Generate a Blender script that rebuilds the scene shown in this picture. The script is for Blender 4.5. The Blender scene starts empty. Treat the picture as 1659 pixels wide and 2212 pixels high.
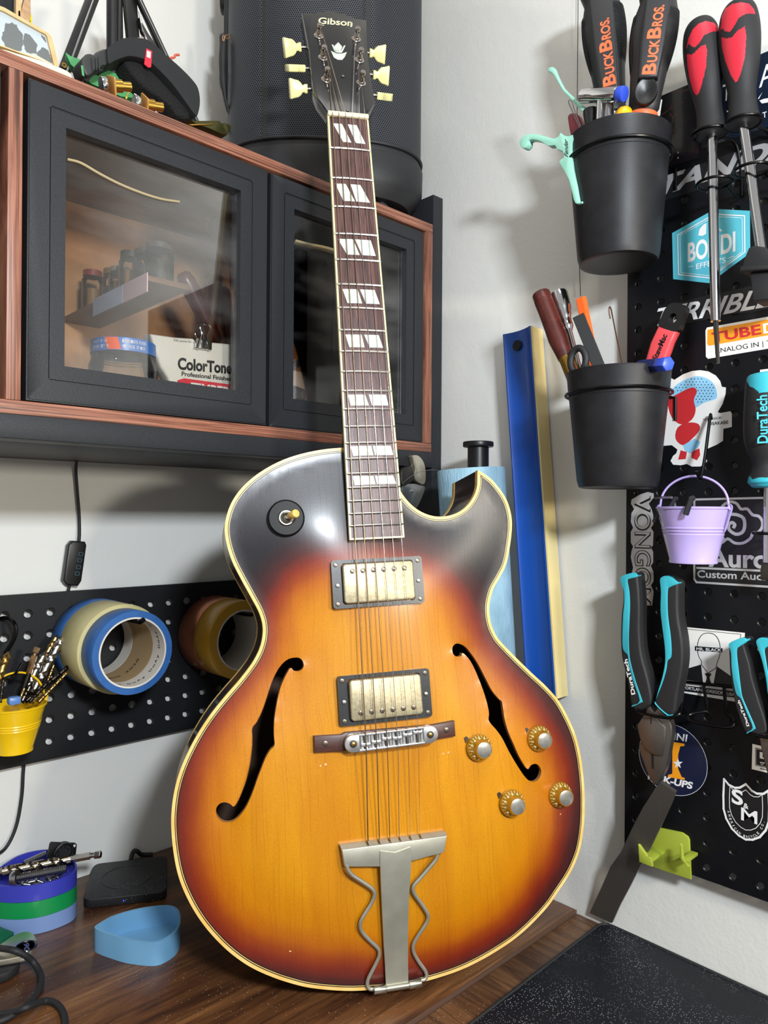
import bpy, bmesh, math, random
from mathutils import Vector as V, Matrix as M4, geometry

# ---------------------------------------------------------------- camera
SC = bpy.context.scene
COL = SC.collection
PI = math.pi
FPX = 1598.7
YAW, PITCH, ROLL = .80617, .002976, .00646
CAM = V((-.755, -.927, .454))
_cy, _sy = math.cos(YAW), math.sin(YAW)
_d = V((_cy, _sy, 0)); _r = V((_sy, -_cy, 0)); _u = V((0, 0, 1))
D2 = _d*math.cos(PITCH) + _u*math.sin(PITCH)
U2 = _u*math.cos(PITCH) - _d*math.sin(PITCH)
R3 = _r*math.cos(ROLL) + U2*math.sin(ROLL)
U3 = U2*math.cos(ROLL) - _r*math.sin(ROLL)
cd = bpy.data.cameras.new('camera'); co = bpy.data.objects.new('camera', cd); COL.objects.link(co)
co.matrix_world = M4((R3, U3, -D2)).transposed().to_4x4()
co.location = CAM
cd.sensor_fit = 'HORIZONTAL'; cd.sensor_width = 36; cd.lens = 36*FPX/1659
cd.clip_start = .02
SC.camera = co
# ---------------------------------------------------------------- view, world, lamps
SC.view_settings.view_transform = 'Standard'
SC.view_settings.look = 'None'
SC.view_settings.gamma = 1
SC.view_settings.exposure = .0
wd = bpy.data.worlds.new('room_light'); SC.world = wd; wd.use_nodes = True
wd.node_tree.nodes['Background'].inputs[0].default_value = (1, .98, .95, 1)
wd.node_tree.nodes['Background'].inputs[1].default_value = .44
def lamp(name, loc, target, size, power, col, sy=None):
    l = bpy.data.lights.new(name, 'AREA'); o = bpy.data.objects.new(name, l); COL.objects.link(o)
    l.energy = power; l.color = col; l.size = size
    if sy: l.shape = 'RECTANGLE'; l.size_y = sy
    o.location = loc
    o.rotation_euler = (V(target)-V(loc)).to_track_quat('-Z', 'Y').to_euler()
    return o
lamp('lamp_desk_warm', (-.36, -1.40, .57), (-.25, -.2, .40), .10, 5.2, (1, .93, .80), .07)
lamp('lamp_upper_cool', (-.76, -1.42, .84), (-.25, -.2, .22), .14, 17, (.86, .93, 1), .10)
lamp('lamp_ceiling', (-.75, -1.1, 2.2), (-.30, -.30, .3), 1.0, 8.5, (1, .975, .93), .8)

# ---------------------------------------------------------------- helpers
def ray(px, py): return R3*((px-829.5)/FPX) - U3*((py-1106)/FPX) + D2
def loc(T, px, py, w=0., sl=0.):
    """the point of the plane w (+ sl*v) of frame T that the photo shows at px, py"""
    I = T.inverted(); o = I @ CAM; d = I.to_3x3() @ ray(px, py)
    t = (w + sl*o.y - o.z)/(d.z - sl*d.y)
    return o + d*t
def zz(pts, ox, oy, s): return [(ox+x/s, oy+y/s) for x, y in pts]
def L2(T, pts, w=0., sl=0.): return [loc(T, x, y, w, sl) for x, y in pts]
def fr_right(u=0, v=0, w=0):   # frame on the right wall: u to the right, v up, w out of the wall
    return M4(((0, 0, -1, -w), (-1, 0, 0, -u), (0, 1, 0, v), (0, 0, 0, 1)))
def fr_left(u=0, v=0, w=0):    # frame on the left wall
    return M4(((1, 0, 0, u), (0, 0, -1, -w), (0, 1, 0, v), (0, 0, 0, 1)))
def fr_desk(x=0, y=0, z=0, a=0): return M4.Translation((x, y, z)) @ M4.Rotation(a, 4, 'Z')
GU = V((.86840284, .02892889, -.49501478)); GV = V((-.49383064, .14066773, -.85810482)); GW = V((.04480858, .98963413, .13644223))
TG = M4(((GU.x, GU.y, GU.z, 0), (GV.x, GV.y, GV.z, 0), (GW.x, GW.y, GW.z, 0), (0, 0, 0, 1)))
TG.translation = CAM + V((.48966871, .49886392, -.2065005))*.981
def s2l(c): return c/12.92 if c <= .04045 else ((c+.055)/1.055)**2.4
def hx(h):
    h = h.lstrip('#'); return tuple(s2l(int(h[i:i+2], 16)/255) for i in (0, 2, 4)) + (1,)
MATS = {}
def nt(name):
    m = bpy.data.materials.new(name); m.use_nodes = True; MATS[name] = m
    t = m.node_tree; return m, t, t.nodes['Principled BSDF']
def nd(t, typ, ins=None, **kw):
    n = t.nodes.new(typ)
    for k, v in kw.items(): setattr(n, k, v)
    if ins:
        for k, v in ins.items():
            if hasattr(v, 'is_output'): t.links.new(v, n.inputs[k])
            else: n.inputs[k].default_value = v
    return n
def co_(t, sc=(1, 1, 1), rot=(0, 0, 0)):
    tc = nd(t, 'ShaderNodeTexCoord'); mp = nd(t, 'ShaderNodeMapping', {'Vector': tc.outputs['Object'], 'Scale': sc, 'Rotation': rot})
    return mp.outputs[0]
def mixc(t, f, a, b, mode='MIX'):
    n = nd(t, 'ShaderNodeMix', data_type='RGBA', blend_type=mode)
    for k, v in ((0, f), (6, a), (7, b)):
        if hasattr(v, 'is_output'): t.links.new(v, n.inputs[k])
        else: n.inputs[k].default_value = v
    return n.outputs[2]
def ramp(t, f, stops, interp='LINEAR'):
    n = nd(t, 'ShaderNodeValToRGB', {'Fac': f}); r = n.color_ramp; r.interpolation = interp
    while len(r.elements) < len(stops): r.elements.new(.5)
    for e, (p, c) in zip(r.elements, stops): e.position = p; e.color = hx(c) if isinstance(c, str) else (c, c, c, 1)
    return n.outputs[0]
def math_(t, op, a, b=0., clamp=False):
    n = nd(t, 'ShaderNodeMath', operation=op, use_clamp=clamp)
    for k, v in ((0, a), (1, b)):
        if hasattr(v, 'is_output'): t.links.new(v, n.inputs[k])
        else: n.inputs[k].default_value = v
    return n.outputs[0]
def bump(t, p, h, st, dist=.001):
    b = nd(t, 'ShaderNodeBump', {'Height': h, 'Strength': st, 'Distance': dist}); t.links.new(b.outputs[0], p.inputs['Normal'])
def mat(name, col, rough=.5, metal=0., bmp=None, var=None, coat=0., spec=.5, dust=None):
    if name in MATS: return MATS[name]
    m, t, p = nt(name); c = hx(col)
    p.inputs['Base Color'].default_value = c; p.inputs['Roughness'].default_value = rough
    p.inputs['Metallic'].default_value = metal; p.inputs['Coat Weight'].default_value = coat; p.inputs['Coat Roughness'].default_value = .08
    p.inputs['Specular IOR Level'].default_value = spec
    out = None
    if var:
        n = nd(t, 'ShaderNodeTexNoise', {'Vector': co_(t), 'Scale': var[0], 'Detail': 5.})
        out = mixc(t, ramp(t, n.outputs[0], [(.3, 0.), (.7, 1.)]), c, hx(var[1]))
    if dust:
        out = dusty(t, out or c, dust)
    if out is not None: t.links.new(out, p.inputs['Base Color'])
    if bmp:
        n = nd(t, 'ShaderNodeTexNoise', {'Vector': co_(t), 'Scale': bmp[0], 'Detail': 4.})
        bump(t, p, n.outputs[0], bmp[1])
    return m
def dusty(t, c, dust):
    # dust: (scale, radius, colour, cluster)
    v = nd(t, 'ShaderNodeTexVoronoi', {'Vector': co_(t), 'Scale': dust[0]}, feature='F1')
    sp = math_(t, 'LESS_THAN', v.outputs['Distance'], dust[1])
    n = nd(t, 'ShaderNodeTexNoise', {'Vector': co_(t), 'Scale': 14., 'Detail': 3.})
    msk = ramp(t, n.outputs[0], [(.38, 0.), (.68, 1.)])
    s2 = nd(t, 'ShaderNodeSeparateColor', {'Color': v.outputs['Color']})
    pick = math_(t, 'GREATER_THAN', s2.outputs[0], dust[3])
    f = math_(t, 'MULTIPLY', math_(t, 'MULTIPLY', sp, msk), pick)
    return mixc(t, f, c, hx(dust[2]))
def woodm(name, stops, sc, rough=.45, rot=(0, 0, 0), bs=.15, dust=None, coat=0., fine=None):
    m, t, p = nt(name)
    v = co_(t, sc, rot)
    n = nd(t, 'ShaderNodeTexNoise', {'Vector': v, 'Scale': 1., 'Detail': 8., 'Roughness': .65, 'Distortion': .6})
    c = ramp(t, n.outputs[0], stops)
    if fine:
        n2 = nd(t, 'ShaderNodeTexNoise', {'Vector': co_(t, fine[0], rot), 'Scale': 1., 'Detail': 3.})
        c = mixc(t, math_(t, 'MULTIPLY', ramp(t, n2.outputs[0], [(.50, 0.), (.62, 1.)]), fine[2] if len(fine) > 2 else .8), c, hx(fine[1]))
    if dust: c = dusty(t, c, dust)
    t.links.new(c, p.inputs['Base Color']); p.inputs['Roughness'].default_value = rough; p.inputs['Coat Weight'].default_value = coat
    bump(t, p, n.outputs[0], bs)
    return m
def metal(name, col, rough=.25, bmp=None, var=None):
    return mat(name, col, rough, 1., bmp, var)

class B:
    """collects shapes; build() links them as one mesh object"""
    def __init__(s): s.bm = bmesh.new(); s.X = M4.Identity(4)
    def add(s, vs, fs):
        vv = [s.bm.verts.new(s.X @ V(v)) for v in vs]
        for f in fs:
            try: s.bm.faces.new([vv[i] for i in f])
            except ValueError: pass
        return vv
    def merge(s, bm2, mtx=None):
        idx = {}
        for v in bm2.verts: idx[v] = s.bm.verts.new(s.X @ ((mtx @ v.co) if mtx else v.co))
        for f in bm2.faces:
            try: s.bm.faces.new([idx[v] for v in f.verts])
            except ValueError: pass
        bm2.free(); return s
    def box(s, c, sz, bev=0, mtx=None, seg=2):
        b2 = bmesh.new(); bmesh.ops.create_cube(b2, size=1)
        for v in b2.verts: v.co = V((v.co.x*sz[0], v.co.y*sz[1], v.co.z*sz[2]))
        if bev: bmesh.ops.bevel(b2, geom=b2.edges[:], offset=bev, segments=seg, affect='EDGES', profile=.5)
        m = M4.Translation(c) @ (mtx or M4.Identity(4)); return s.merge(b2, m)
    def bb(s, x0, x1, y0, y1, z0, z1, bev=0):
        return s.box(((x0+x1)/2, (y0+y1)/2, (z0+z1)/2), (abs(x1-x0), abs(y1-y0), abs(z1-z0)), bev)
    def lathe(s, prof, n=32, mtx=None, sx=1, sy=1, closed=False):
        mtx = mtx or M4.Identity(4); vs = []; fs = []; k = len(prof)
        for i in range(n):
            a = 2*PI*i/n
            for r, z in prof: vs.append(mtx @ V((max(r, 1e-6)*math.cos(a)*sx, max(r, 1e-6)*math.sin(a)*sy, z)))
        for i in range(n):
            j = (i+1) % n
            for q in range(k if closed else k-1):
                q2 = (q+1) % k; fs.append((i*k+q, j*k+q, j*k+q2, i*k+q2))
        s.add(vs, fs); return s
    def cyl(s, p0, p1, r0, r1=None, n=24, cap=True, bev=0):
        p0, p1 = V(p0), V(p1); r1 = r0 if r1 is None else r1; h = (p1-p0).length
        m = M4.Translation(p0) @ (p1-p0).to_track_quat('Z', 'Y').to_matrix().to_4x4()
        pr = [(r0, 0), (r1, h)]
        if bev: pr = [(r0-bev, 0), (r0-.3*bev, .3*bev), (r0, bev), (r1, h-bev), (r1-.3*bev, h-.3*bev), (r1-bev, h)]
        if cap: pr = [(0, 0)] + pr + [(0, h)]
        return s.lathe(pr, n, m)
    def tube(s, pts, r, n=8, closed=False, sub=0, rs=None, cap=True, flat=1.):
        pts = [V(p) for p in pts]
        if sub: pts = catmull(pts, sub, closed)
        if rs and len(rs) != len(pts):
            q = rs; rs = [q[min(int(i/(len(pts)-1)*(len(q)-1)), len(q)-2)] + (q[min(int(i/(len(pts)-1)*(len(q)-1))+1, len(q)-1)]-q[min(int(i/(len(pts)-1)*(len(q)-1)), len(q)-2)])*((i/(len(pts)-1)*(len(q)-1)) - min(int(i/(len(pts)-1)*(len(q)-1)), len(q)-2)) for i in range(len(pts))]
        N = len(pts); vs = []; fs = []; up = None
        for i, p in enumerate(pts):
            a = pts[(i-1) % N] if (closed or i > 0) else p; b = pts[(i+1) % N] if (closed or i < N-1) else p
            t = (b-a).normalized()
            if up is None: up = t.orthogonal().normalized()
            up = (up - t*up.dot(t)).normalized(); sd = t.cross(up)
            rr = rs[i] if rs else r
            for k in range(n):
                an = 2*PI*k/n; vs.append(p + up*math.cos(an)*rr + sd*math.sin(an)*rr*flat)
        for i in range(N if closed else N-1):
            j = (i+1) % N
            for k in range(n):
                l = (k+1) % n; fs.append((i*n+k, j*n+k, j*n+l, i*n+l))
        if cap and not closed: fs += [tuple(range(n)), tuple((N-1)*n+k for k in reversed(range(n)))]
        s.add(vs, fs); return s
    def prism(s, poly, z0, z1, mtx=None, bev=0, seg=2):
        b2 = bmesh.new(); n = len(poly)
        a = [b2.verts.new((p[0], p[1], z0)) for p in poly]; b = [b2.verts.new((p[0], p[1], z1)) for p in poly]
        b2.faces.new(a[::-1]); top = b2.faces.new(b)
        for i in range(n): b2.faces.new((a[i], a[(i+1) % n], b[(i+1) % n], b[i]))
        bmesh.ops.recalc_face_normals(b2, faces=b2.faces[:])
        if bev:
            es = [e for f in b2.faces if len(f.verts) == n and n > 4 or (n == 4 and f is top) for e in f.edges]
            es = list({e for e in b2.edges if (e.verts[0].co.z == e.verts[1].co.z)})
            bmesh.ops.bevel(b2, geom=es, offset=bev, segments=seg, affect='EDGES', profile=.5, clamp_overlap=True)
        return s.merge(b2, mtx)
    def sheet(s, poly):
        s.add([tuple(p) for p in poly], [tuple(range(len(poly)))]); return s
    def ring(s, outer, inner, z0, z1, mtx=None):
        """flat ring between two outlines of equal length, with depth"""
        n = len(outer); vs = [(p[0], p[1], z1) for p in outer] + [(p[0], p[1], z1) for p in inner] + [(p[0], p[1], z0) for p in outer] + [(p[0], p[1], z0) for p in inner]
        if mtx: vs = [mtx @ V(v) for v in vs]
        fs = []
        for i in range(n):
            j = (i+1) % n
            fs += [(i, j, n+j, n+i), (2*n+j, 2*n+i, 3*n+i, 3*n+j), (2*n+i, 2*n+j, j, i), (n+i, n+j, 3*n+j, 3*n+i)]
        s.add(vs, fs); return s
    def text(s, txt, bl, br, tl, z=0, th=.0002, bold=0., shear=0., fit=True):
        """lettering whose baseline runs bl..br and whose caps reach tl, all in local coordinates"""
        cu = bpy.data.curves.new('t', 'FONT'); cu.body = txt; cu.size = 1; cu.offset = bold; cu.shear = shear; cu.resolution_u = 5
        ob = bpy.data.objects.new('t', cu); me = ob.to_mesh()
        xs = [v.co.x for v in me.vertices]; ys = [v.co.y for v in me.vertices]
        if not xs: return s
        x0, x1 = min(xs), max(xs); y1 = .73
        bl, br, tl = V(bl), V(br), V(tl); bl = V((bl.x, bl.y, 0)); br = V((br.x, br.y, 0)); tl = V((tl.x, tl.y, 0))
        ex = (br-bl)/(x1-x0); ey = (tl-bl)/y1
        vs = []
        base = [bl + ex*(v.co.x-x0) + ey*v.co.y for v in me.vertices]
        fs = [tuple(p.vertices) for p in me.polygons]
        s.add([(p.x, p.y, z+th) for p in base], fs)
        ob.to_mesh_clear(); bpy.data.objects.remove(ob); bpy.data.curves.remove(cu)
        return s
    def build(s, name, m, parent=None, smooth=True, ang=40, T=None, up=False):
        me = bpy.data.meshes.new(name)
        if up:
            s.bm.normal_update()
            for f in s.bm.faces:
                if f.normal.z < 0: f.normal_flip()
        if not up:
            bmesh.ops.remove_doubles(s.bm, verts=s.bm.verts[:], dist=1e-6)
            bmesh.ops.recalc_face_normals(s.bm, faces=s.bm.faces[:])
        s.bm.to_mesh(me); s.bm.free()
        if smooth:
            me.shade_smooth(); me.set_sharp_from_angle(angle=math.radians(ang))
        if m is not None: me.materials.append(MATS[m] if isinstance(m, str) else m)
        o = bpy.data.objects.new(name, me); COL.objects.link(o)
        if parent: o.parent = parent
        if T is not None: o.matrix_world = T
        return o
def catmull(P, k, closed=False):
    n = len(P); out = []
    for i in range(n if closed else n-1):
        p0 = P[(i-1) % n] if (closed or i > 0) else P[i]*2-P[i+1]
        p1 = P[i]; p2 = P[(i+1) % n]
        p3 = P[(i+2) % n] if (closed or i < n-2) else P[i+1]*2-P[i]
        for j in range(k):
            t = j/k; out.append(.5*((2*p1)+(p2-p0)*t+(2*p0-5*p1+4*p2-p3)*t*t+(3*p1-p0-3*p2+p3)*t*t*t))
    if not closed: out.append(P[-1])
    return out
def sm(P, k=4): return catmull([V(p) for p in P], k, True)
def resample(P, step, closed=False):
    P = [V(p) for p in P] + ([V(P[0])] if closed else []); out = [P[0].copy()]; acc = 0
    tot = sum((P[i+1]-P[i]).length for i in range(len(P)-1)); n = max(2, round(tot/step)); st = tot/n; tgt = st; run = 0
    for i in range(len(P)-1):
        l = (P[i+1]-P[i]).length
        while l > 0 and run + l >= tgt - 1e-9 and len(out) < n + (0 if closed else 1):
            out.append(P[i].lerp(P[i+1], (tgt-run)/l)); tgt += st
        run += l
    if closed and len(out) > n: out = out[:n]
    return out
def rrect(w, h, r, n=5):
    out = []
    for cx, cy, a0 in ((w/2-r, h/2-r, 0), (-w/2+r, h/2-r, PI/2), (-w/2+r, -h/2+r, PI), (w/2-r, -h/2+r, 1.5*PI)):
        for i in range(n+1): a = a0+PI/2*i/n; out.append((cx+r*math.cos(a), cy+r*math.sin(a)))
    return out
def circ(r, n=24, cx=0, cy=0, sy=1): return [(cx+r*math.cos(2*PI*i/n), cy+sy*r*math.sin(2*PI*i/n)) for i in range(n)]
def offs(P, d):
    n = len(P); out = []
    A = sum(P[i][0]*P[(i+1) % n][1]-P[(i+1) % n][0]*P[i][1] for i in range(n)); sg = 1 if A > 0 else -1
    for i in range(n):
        a = V((P[i-1][0], P[i-1][1])); b = V((P[i][0], P[i][1])); c = V((P[(i+1) % n][0], P[(i+1) % n][1]))
        t = ((b-a).normalized()+(c-b).normalized())
        t = t.normalized() if t.length > 1e-6 else (c-b).normalized()
        nn = V((t.y, -t.x))*sg; out.append((b.x+nn.x*d, b.y+nn.y*d))
    return out
def thing(name, label, cat, T=None, group=None):
    o = bpy.data.objects.new(name, None); COL.objects.link(o); o.empty_display_size = .01
    o.matrix_world = T if T is not None else M4.Identity(4)
    o['label'] = label; o['category'] = cat
    if group: o['group'] = group
    return o
def tag(o, label, cat, group=None, kind=None):
    o['label'] = label; o['category'] = cat
    if group: o['group'] = group
    if kind: o['kind'] = kind
    return o
def struct(name, b, m, smooth=False):
    o = b.build(name, m, smooth=smooth); o['kind'] = 'structure'; return o
def plab(o, l): o['label'] = l; return o
def dup(root, T, label=None, group=None):
    r = root.copy(); COL.objects.link(r); r.matrix_world = T
    if label: r['label'] = label
    if group: r['group'] = group
    for ch in list(root.children):
        c = ch.copy(); COL.objects.link(c); c.parent = r
        for g in ch.children:
            d = g.copy(); COL.objects.link(d); d.parent = c
    return r
random.seed(4)

# ---------------------------------------------------------------- materials
def wall_mat():
    m, t, p = nt('painted_wall')
    p.inputs['Base Color'].default_value = hx('#e2e1db'); p.inputs['Roughness'].default_value = .62
    a = nd(t, 'ShaderNodeTexNoise', {'Vector': co_(t), 'Scale': 260., 'Detail': 3.})
    b = nd(t, 'ShaderNodeTexNoise', {'Vector': co_(t), 'Scale': 70., 'Detail': 2.})
    bump(t, p, math_(t, 'ADD', a.outputs[0], math_(t, 'MULTIPLY', b.outputs[0], 1.5)), .22, .0010)
wall_mat()
woodm('walnut_laminate', [(.25, '#4d2a1f'), (.42, '#7d4b38'), (.55, '#9c6650'), (.72, '#b67f66')], (9, 300, 30), .42, fine=((5, 620, 5), '#2c1712'))
woodm('walnut_laminate_upright', [(.25, '#4d2a1f'), (.42, '#7d4b38'), (.55, '#9c6650'), (.72, '#b67f66')], (300, 9, 30), .42, fine=((620, 5, 5), '#2c1712'))
woodm('rustic_desk_wood', [(.20, '#22140c'), (.42, '#422719'), (.52, '#5e3b22'), (.64, '#7a512f'), (.80, '#946a40')], (3, 26, 26), .34, bs=.12,
      dust=(420., .16, '#d8c8b0', .72), fine=((12, 240, 240), '#2a170d', .45))
woodm('rustic_desk_wood_cross', [(.20, '#2c1b11'), (.42, '#4f3424'), (.52, '#6c4a30'), (.64, '#86603e'), (.80, '#a07a50')], (26, 3, 26), .40, bs=.12,
      dust=(420., .18, '#d8c8b0', .55), fine=((240, 12, 240), '#2a170d', .45))
mat('black_laminate', '#222427', .42, bmp=(1500., .25), var=(900., '#2c2e32'), spec=.28)
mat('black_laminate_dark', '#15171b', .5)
mat('black_powdercoat', '#17181b', .38, bmp=(1100., .30))
mat('black_plastic', '#141415', .38)
mat('black_rubber', '#1c1c1e', .62, bmp=(700., .15))
mat('black_gloss', '#0b0b0c', .12, coat=.6)
mat('pot_black', '#19191b', .45, var=(60., '#222225'), bmp=(900., .08), spec=.3)
mat('white_paper', '#e6e4df', .5)
mat('chrome_sticker', '#c9c9cb', .28, .55)
metal('chrome', '#d6d6d8', .12)
metal('steel', '#a9a9aa', .28)
metal('dark_steel', '#5d5a57', .38, bmp=(300., .1))
metal('nickel_aged', '#9a978c', .33, bmp=(500., .08), var=(120., '#84817a'))
metal('brass', '#c29a4a', .25)
metal('black_wire', '#2b2b2c', .3)
mat('cream_plastic', '#e3dd9c', .28, coat=.3)
mat('mint', '#9fdcc6', .35)
mat('teal', '#36abbb', .45)
mat('red_plastic', '#d3263a', .42)
mat('orange_plastic', '#ee5a1f', .4)
# ---------------------------------------------------------------- the room
struct('floor', B().bb(-2.4, .1, -2.6, .1, -.80, -.75), mat('grey_floor', '#8c8a86', .6))
struct('wall_left', B().bb(-2.4, .1, 0, .1, -.75, 2.4), 'painted_wall')
struct('wall_right', B().bb(0, .1, -2.6, 0, -.75, 2.4), 'painted_wall')

# ---------------------------------------------------------------- desks and mat
T = fr_desk(-1.0, -.23)
t = thing('desk', 'dark rustic wood desk along the left wall that the guitar stands on', 'desk', T)
B().bb(-.75, .999, -.235, .229, -.022, 0, .0015).build('desktop', 'rustic_desk_wood', t)
B().bb(-.75, .999, -.2362, -.2351, -.0235, -.0006).build('edge_band', mat('edge_band_brown', '#5b4438', .5), t)
for x in (-.70, .95):
    for y in (-.20, .20): B().bb(x-.02, x+.02, y-.02, y+.02, -.749, -.022, .001).build('leg', 'black_powdercoat', t)
T = fr_desk(-.38, -1.1)
t = thing('desk', 'brown rustic wood desk along the right wall, under the black mat', 'desk', T)
B().bb(-.36, .379, -.75, .633, -.026, -.004, .0015).build('desktop', 'rustic_desk_wood_cross', t)
for x in (-.33, .35):
    for y in (-.72, .58): B().bb(x-.02, x+.02, y-.02, y+.02, -.749, -.026, .001).build('leg', 'black_powdercoat', t)
T = fr_desk(0, 0, -.0038)
o = None
mp = [loc(T, *p, .003) for p in ((1012, 2212), (1283, 2004), (1400, 2031), (1659, 2150))]
ax = (mp[1]-mp[0]).normalized(); 
c0 = loc(T, 1302, 1988, .003); dX = (loc(T, 1010, 2212, .003)-c0); dX.z = 0; dX.normalize()
dY = (loc(T, 1659, 2152, .003)-c0); dY.z = 0; dY.normalize()
p1 = c0 + dX*.62; p2 = c0 + dX*.62 + dY*.9; p3 = c0 + dY*.9
poly = []
for c, a, b in ((c0, p1, p3), (p1, p2, c0), (p2, p3, p1), (p3, c0, p2)):
    r = .016; A = c+(b-c).normalized()*r; Bq = c+(a-c).normalized()*r
    for i in range(7):
        q = i/6; poly.append((A*(1-q)**2 + c*2*q*(1-q) + Bq*q*q))
T2 = fr_desk(c0.x, c0.y, -.0038)
t = thing('desk_mat', 'black stitched desk mat with white dust, lying on the brown desk at bottom right', 'mat', T2)
pl = [(p.x-c0.x, p.y-c0.y) for p in poly]
mat('mat_black', '#0d0f15', .55, bmp=(1800., .3), var=(9., '#161924'), dust=(520., .24, '#c4cbd6', .30), spec=.25)
B().prism(pl, 0, .003, bev=.0008).build('mat_pad', 'mat_black', t)
B().tube([V((p[0], p[1], .0026)) for p in offs(pl, -.0016)], .0017, 6, True).build('stitched_edge', 'black_rubber', t)

# ---------------------------------------------------------------- wall cabinet hutch
YC = .253
woodm('cabinet_inside_wood', [(.25, '#86583a'), (.45, '#b07e55'), (.6, '#cf9d6f'), (.8, '#e2b98e')], (4, 4, 130), .5, bs=.1)
TH = fr_left(-.29, .5375, YC)
t = thing('wall_cabinet', 'walnut edged black cabinet with two glass doors on the left wall', 'cabinet', TH)
X = lambda x: x+.29
Z = lambda z: z-.5375
def hbox(x0, x1, z0, z1, w0=0, w1=-YC+.0015, bev=.0006): return B().bb(X(x0), X(x1), Z(z0), Z(z1), w1, w0, bev)
hbox(-1.2, -.0206, .832, .844).build('top_board', 'walnut_laminate', t)
hbox(-1.2, -.0206, .5375, .5494).build('bottom_board', 'walnut_laminate', t)
for x0, x1 in ((-.0338, -.0206), (-.553, -.541), (-.818, -.806), (-1.2, -1.188)):
    hbox(x0, x1, .5495, .8319).build('upright', 'walnut_laminate_upright', t)
hbox(-1.188, -.034, .5496, .8318, -YC+.012, -YC+.002).build('back_panel', 'cabinet_inside_wood', t)
hbox(-.2880, -.2812, .5496, .8318, -.016, -.034).build('divider', 'black_laminate', t)
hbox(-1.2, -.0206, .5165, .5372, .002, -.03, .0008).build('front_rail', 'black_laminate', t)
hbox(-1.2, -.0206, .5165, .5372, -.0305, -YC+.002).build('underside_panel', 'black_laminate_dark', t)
t = thing('side_panel', 'tall black side panel standing against the right wall at the cabinet end', 'panel', fr_left(-.0105, 0, YC))
B().bb(-.0095, .0095, .0002, .885, -YC+.002, 0, .0006).build('board', 'black_laminate', t)
def glass_mat():
    m = bpy.data.materials.new('door_glass'); m.use_nodes = True; MATS['door_glass'] = m; tt = m.node_tree
    tt.nodes.remove(tt.nodes['Principled BSDF']); o = tt.nodes['Material Output']
    a = nd(tt, 'ShaderNodeBsdfTransparent', {'Color': (.93, .92, .90, 1)}); g = nd(tt, 'ShaderNodeBsdfGlossy', {'Roughness': .015})
    f = nd(tt, 'ShaderNodeFresnel', {'IOR': 1.6})
    n = nd(tt, 'ShaderNodeTexNoise', {'Vector': co_(tt, (6, 22, 6), (0, 0, .5)), 'Scale': 1., 'Detail': 3.})
    df = nd(tt, 'ShaderNodeBsdfDiffuse', {'Color': (.75, .75, .76, 1)})
    x = nd(tt, 'ShaderNodeMixShader', {0: f.outputs[0], 1: a.outputs[0], 2: g.outputs[0]})
    sm_ = math_(tt, 'MULTIPLY', ramp(tt, n.outputs[0], [(.45, 0.), (.75, 1.)]), .05)
    y = nd(tt, 'ShaderNodeMixShader', {0: sm_, 1: x.outputs[0], 2: df.outputs[0]})
    tt.links.new(y.outputs[0], o.inputs[0])
glass_mat()
def door(x0, x1, g0, g1, z0, z1, gz0, gz1, label, group=None):
    T = fr_left((x0+x1)/2, z0, YC); t = thing('cabinet_door', label, 'cabinet door', T)
    w, h = x1-x0, z1-z0; cx = (x0+x1)/2; a, b, c, d = g0-cx, g1-cx, gz0-z0, gz1-z0
    r = .0135
    def frame(ox0, ox1, oy0, oy1, ix0, ix1, iy0, iy1, zz0, zz1):
        return B().ring([(ox0, oy0), (ox1, oy0), (ox1, oy1), (ox0, oy1)], [(ix0, iy0), (ix1, iy0), (ix1, iy1), (ix0, iy1)], zz0, zz1)
    fr = frame(-w/2, w/2, 0, h, a-r, b+r, c-r, d+r, -.016, -.001)
    bmesh.ops.bevel(fr.bm, geom=[e for e in fr.bm.edges if abs(e.verts[0].co.z+.001) < 1e-5 and abs(e.verts[1].co.z+.001) < 1e-5], offset=.0012, segments=2, affect='EDGES')
    fo = fr.build('door_frame', 'black_laminate', t)
    frame(a-r+.0004, b+r-.0004, c-r+.0004, d+r-.0004, a, b, c, d, -.014, -.0016).build('glass_bead', 'black_laminate', t)
    B().bb(a-.003, b+.003, c-.003, d+.003, -.0105, -.0085).build('glass_pane', 'door_glass', t, smooth=False)
    return t, T
d1, TD1 = door(-.5362, -.2872, -.504, -.3213, .5508, .8300, .5845, .798, 'large black framed glass door with the white powder bag behind it', )
d2, TD2 = door(-.2825, -.0365, -.2505, -.069, .5500, .8296, .584, .799, 'black framed glass door to the right, partly hidden by the guitar neck')
d3, _ = door(-.802, -.5585, -.77, -.595, .5508, .8300, .5845, .798, 'black cabinet door at the left picture edge, showing only its frame')
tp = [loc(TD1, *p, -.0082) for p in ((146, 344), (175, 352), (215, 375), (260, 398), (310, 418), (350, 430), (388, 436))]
B().tube(tp, .0011, 6, sub=4, flat=.3).build('reflection_streak', mat('reflection_cream', '#b9a77f', .6), d1)  # curved reflection in the pane, modelled as a thin cream strip
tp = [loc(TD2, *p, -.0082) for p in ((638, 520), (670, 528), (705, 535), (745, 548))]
B().tube(tp, .0016, 6, sub=4, flat=.3).build('reflection_streak', 'reflection_cream', d2)  # the reflection carried on across the second pane, same cream strip

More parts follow.
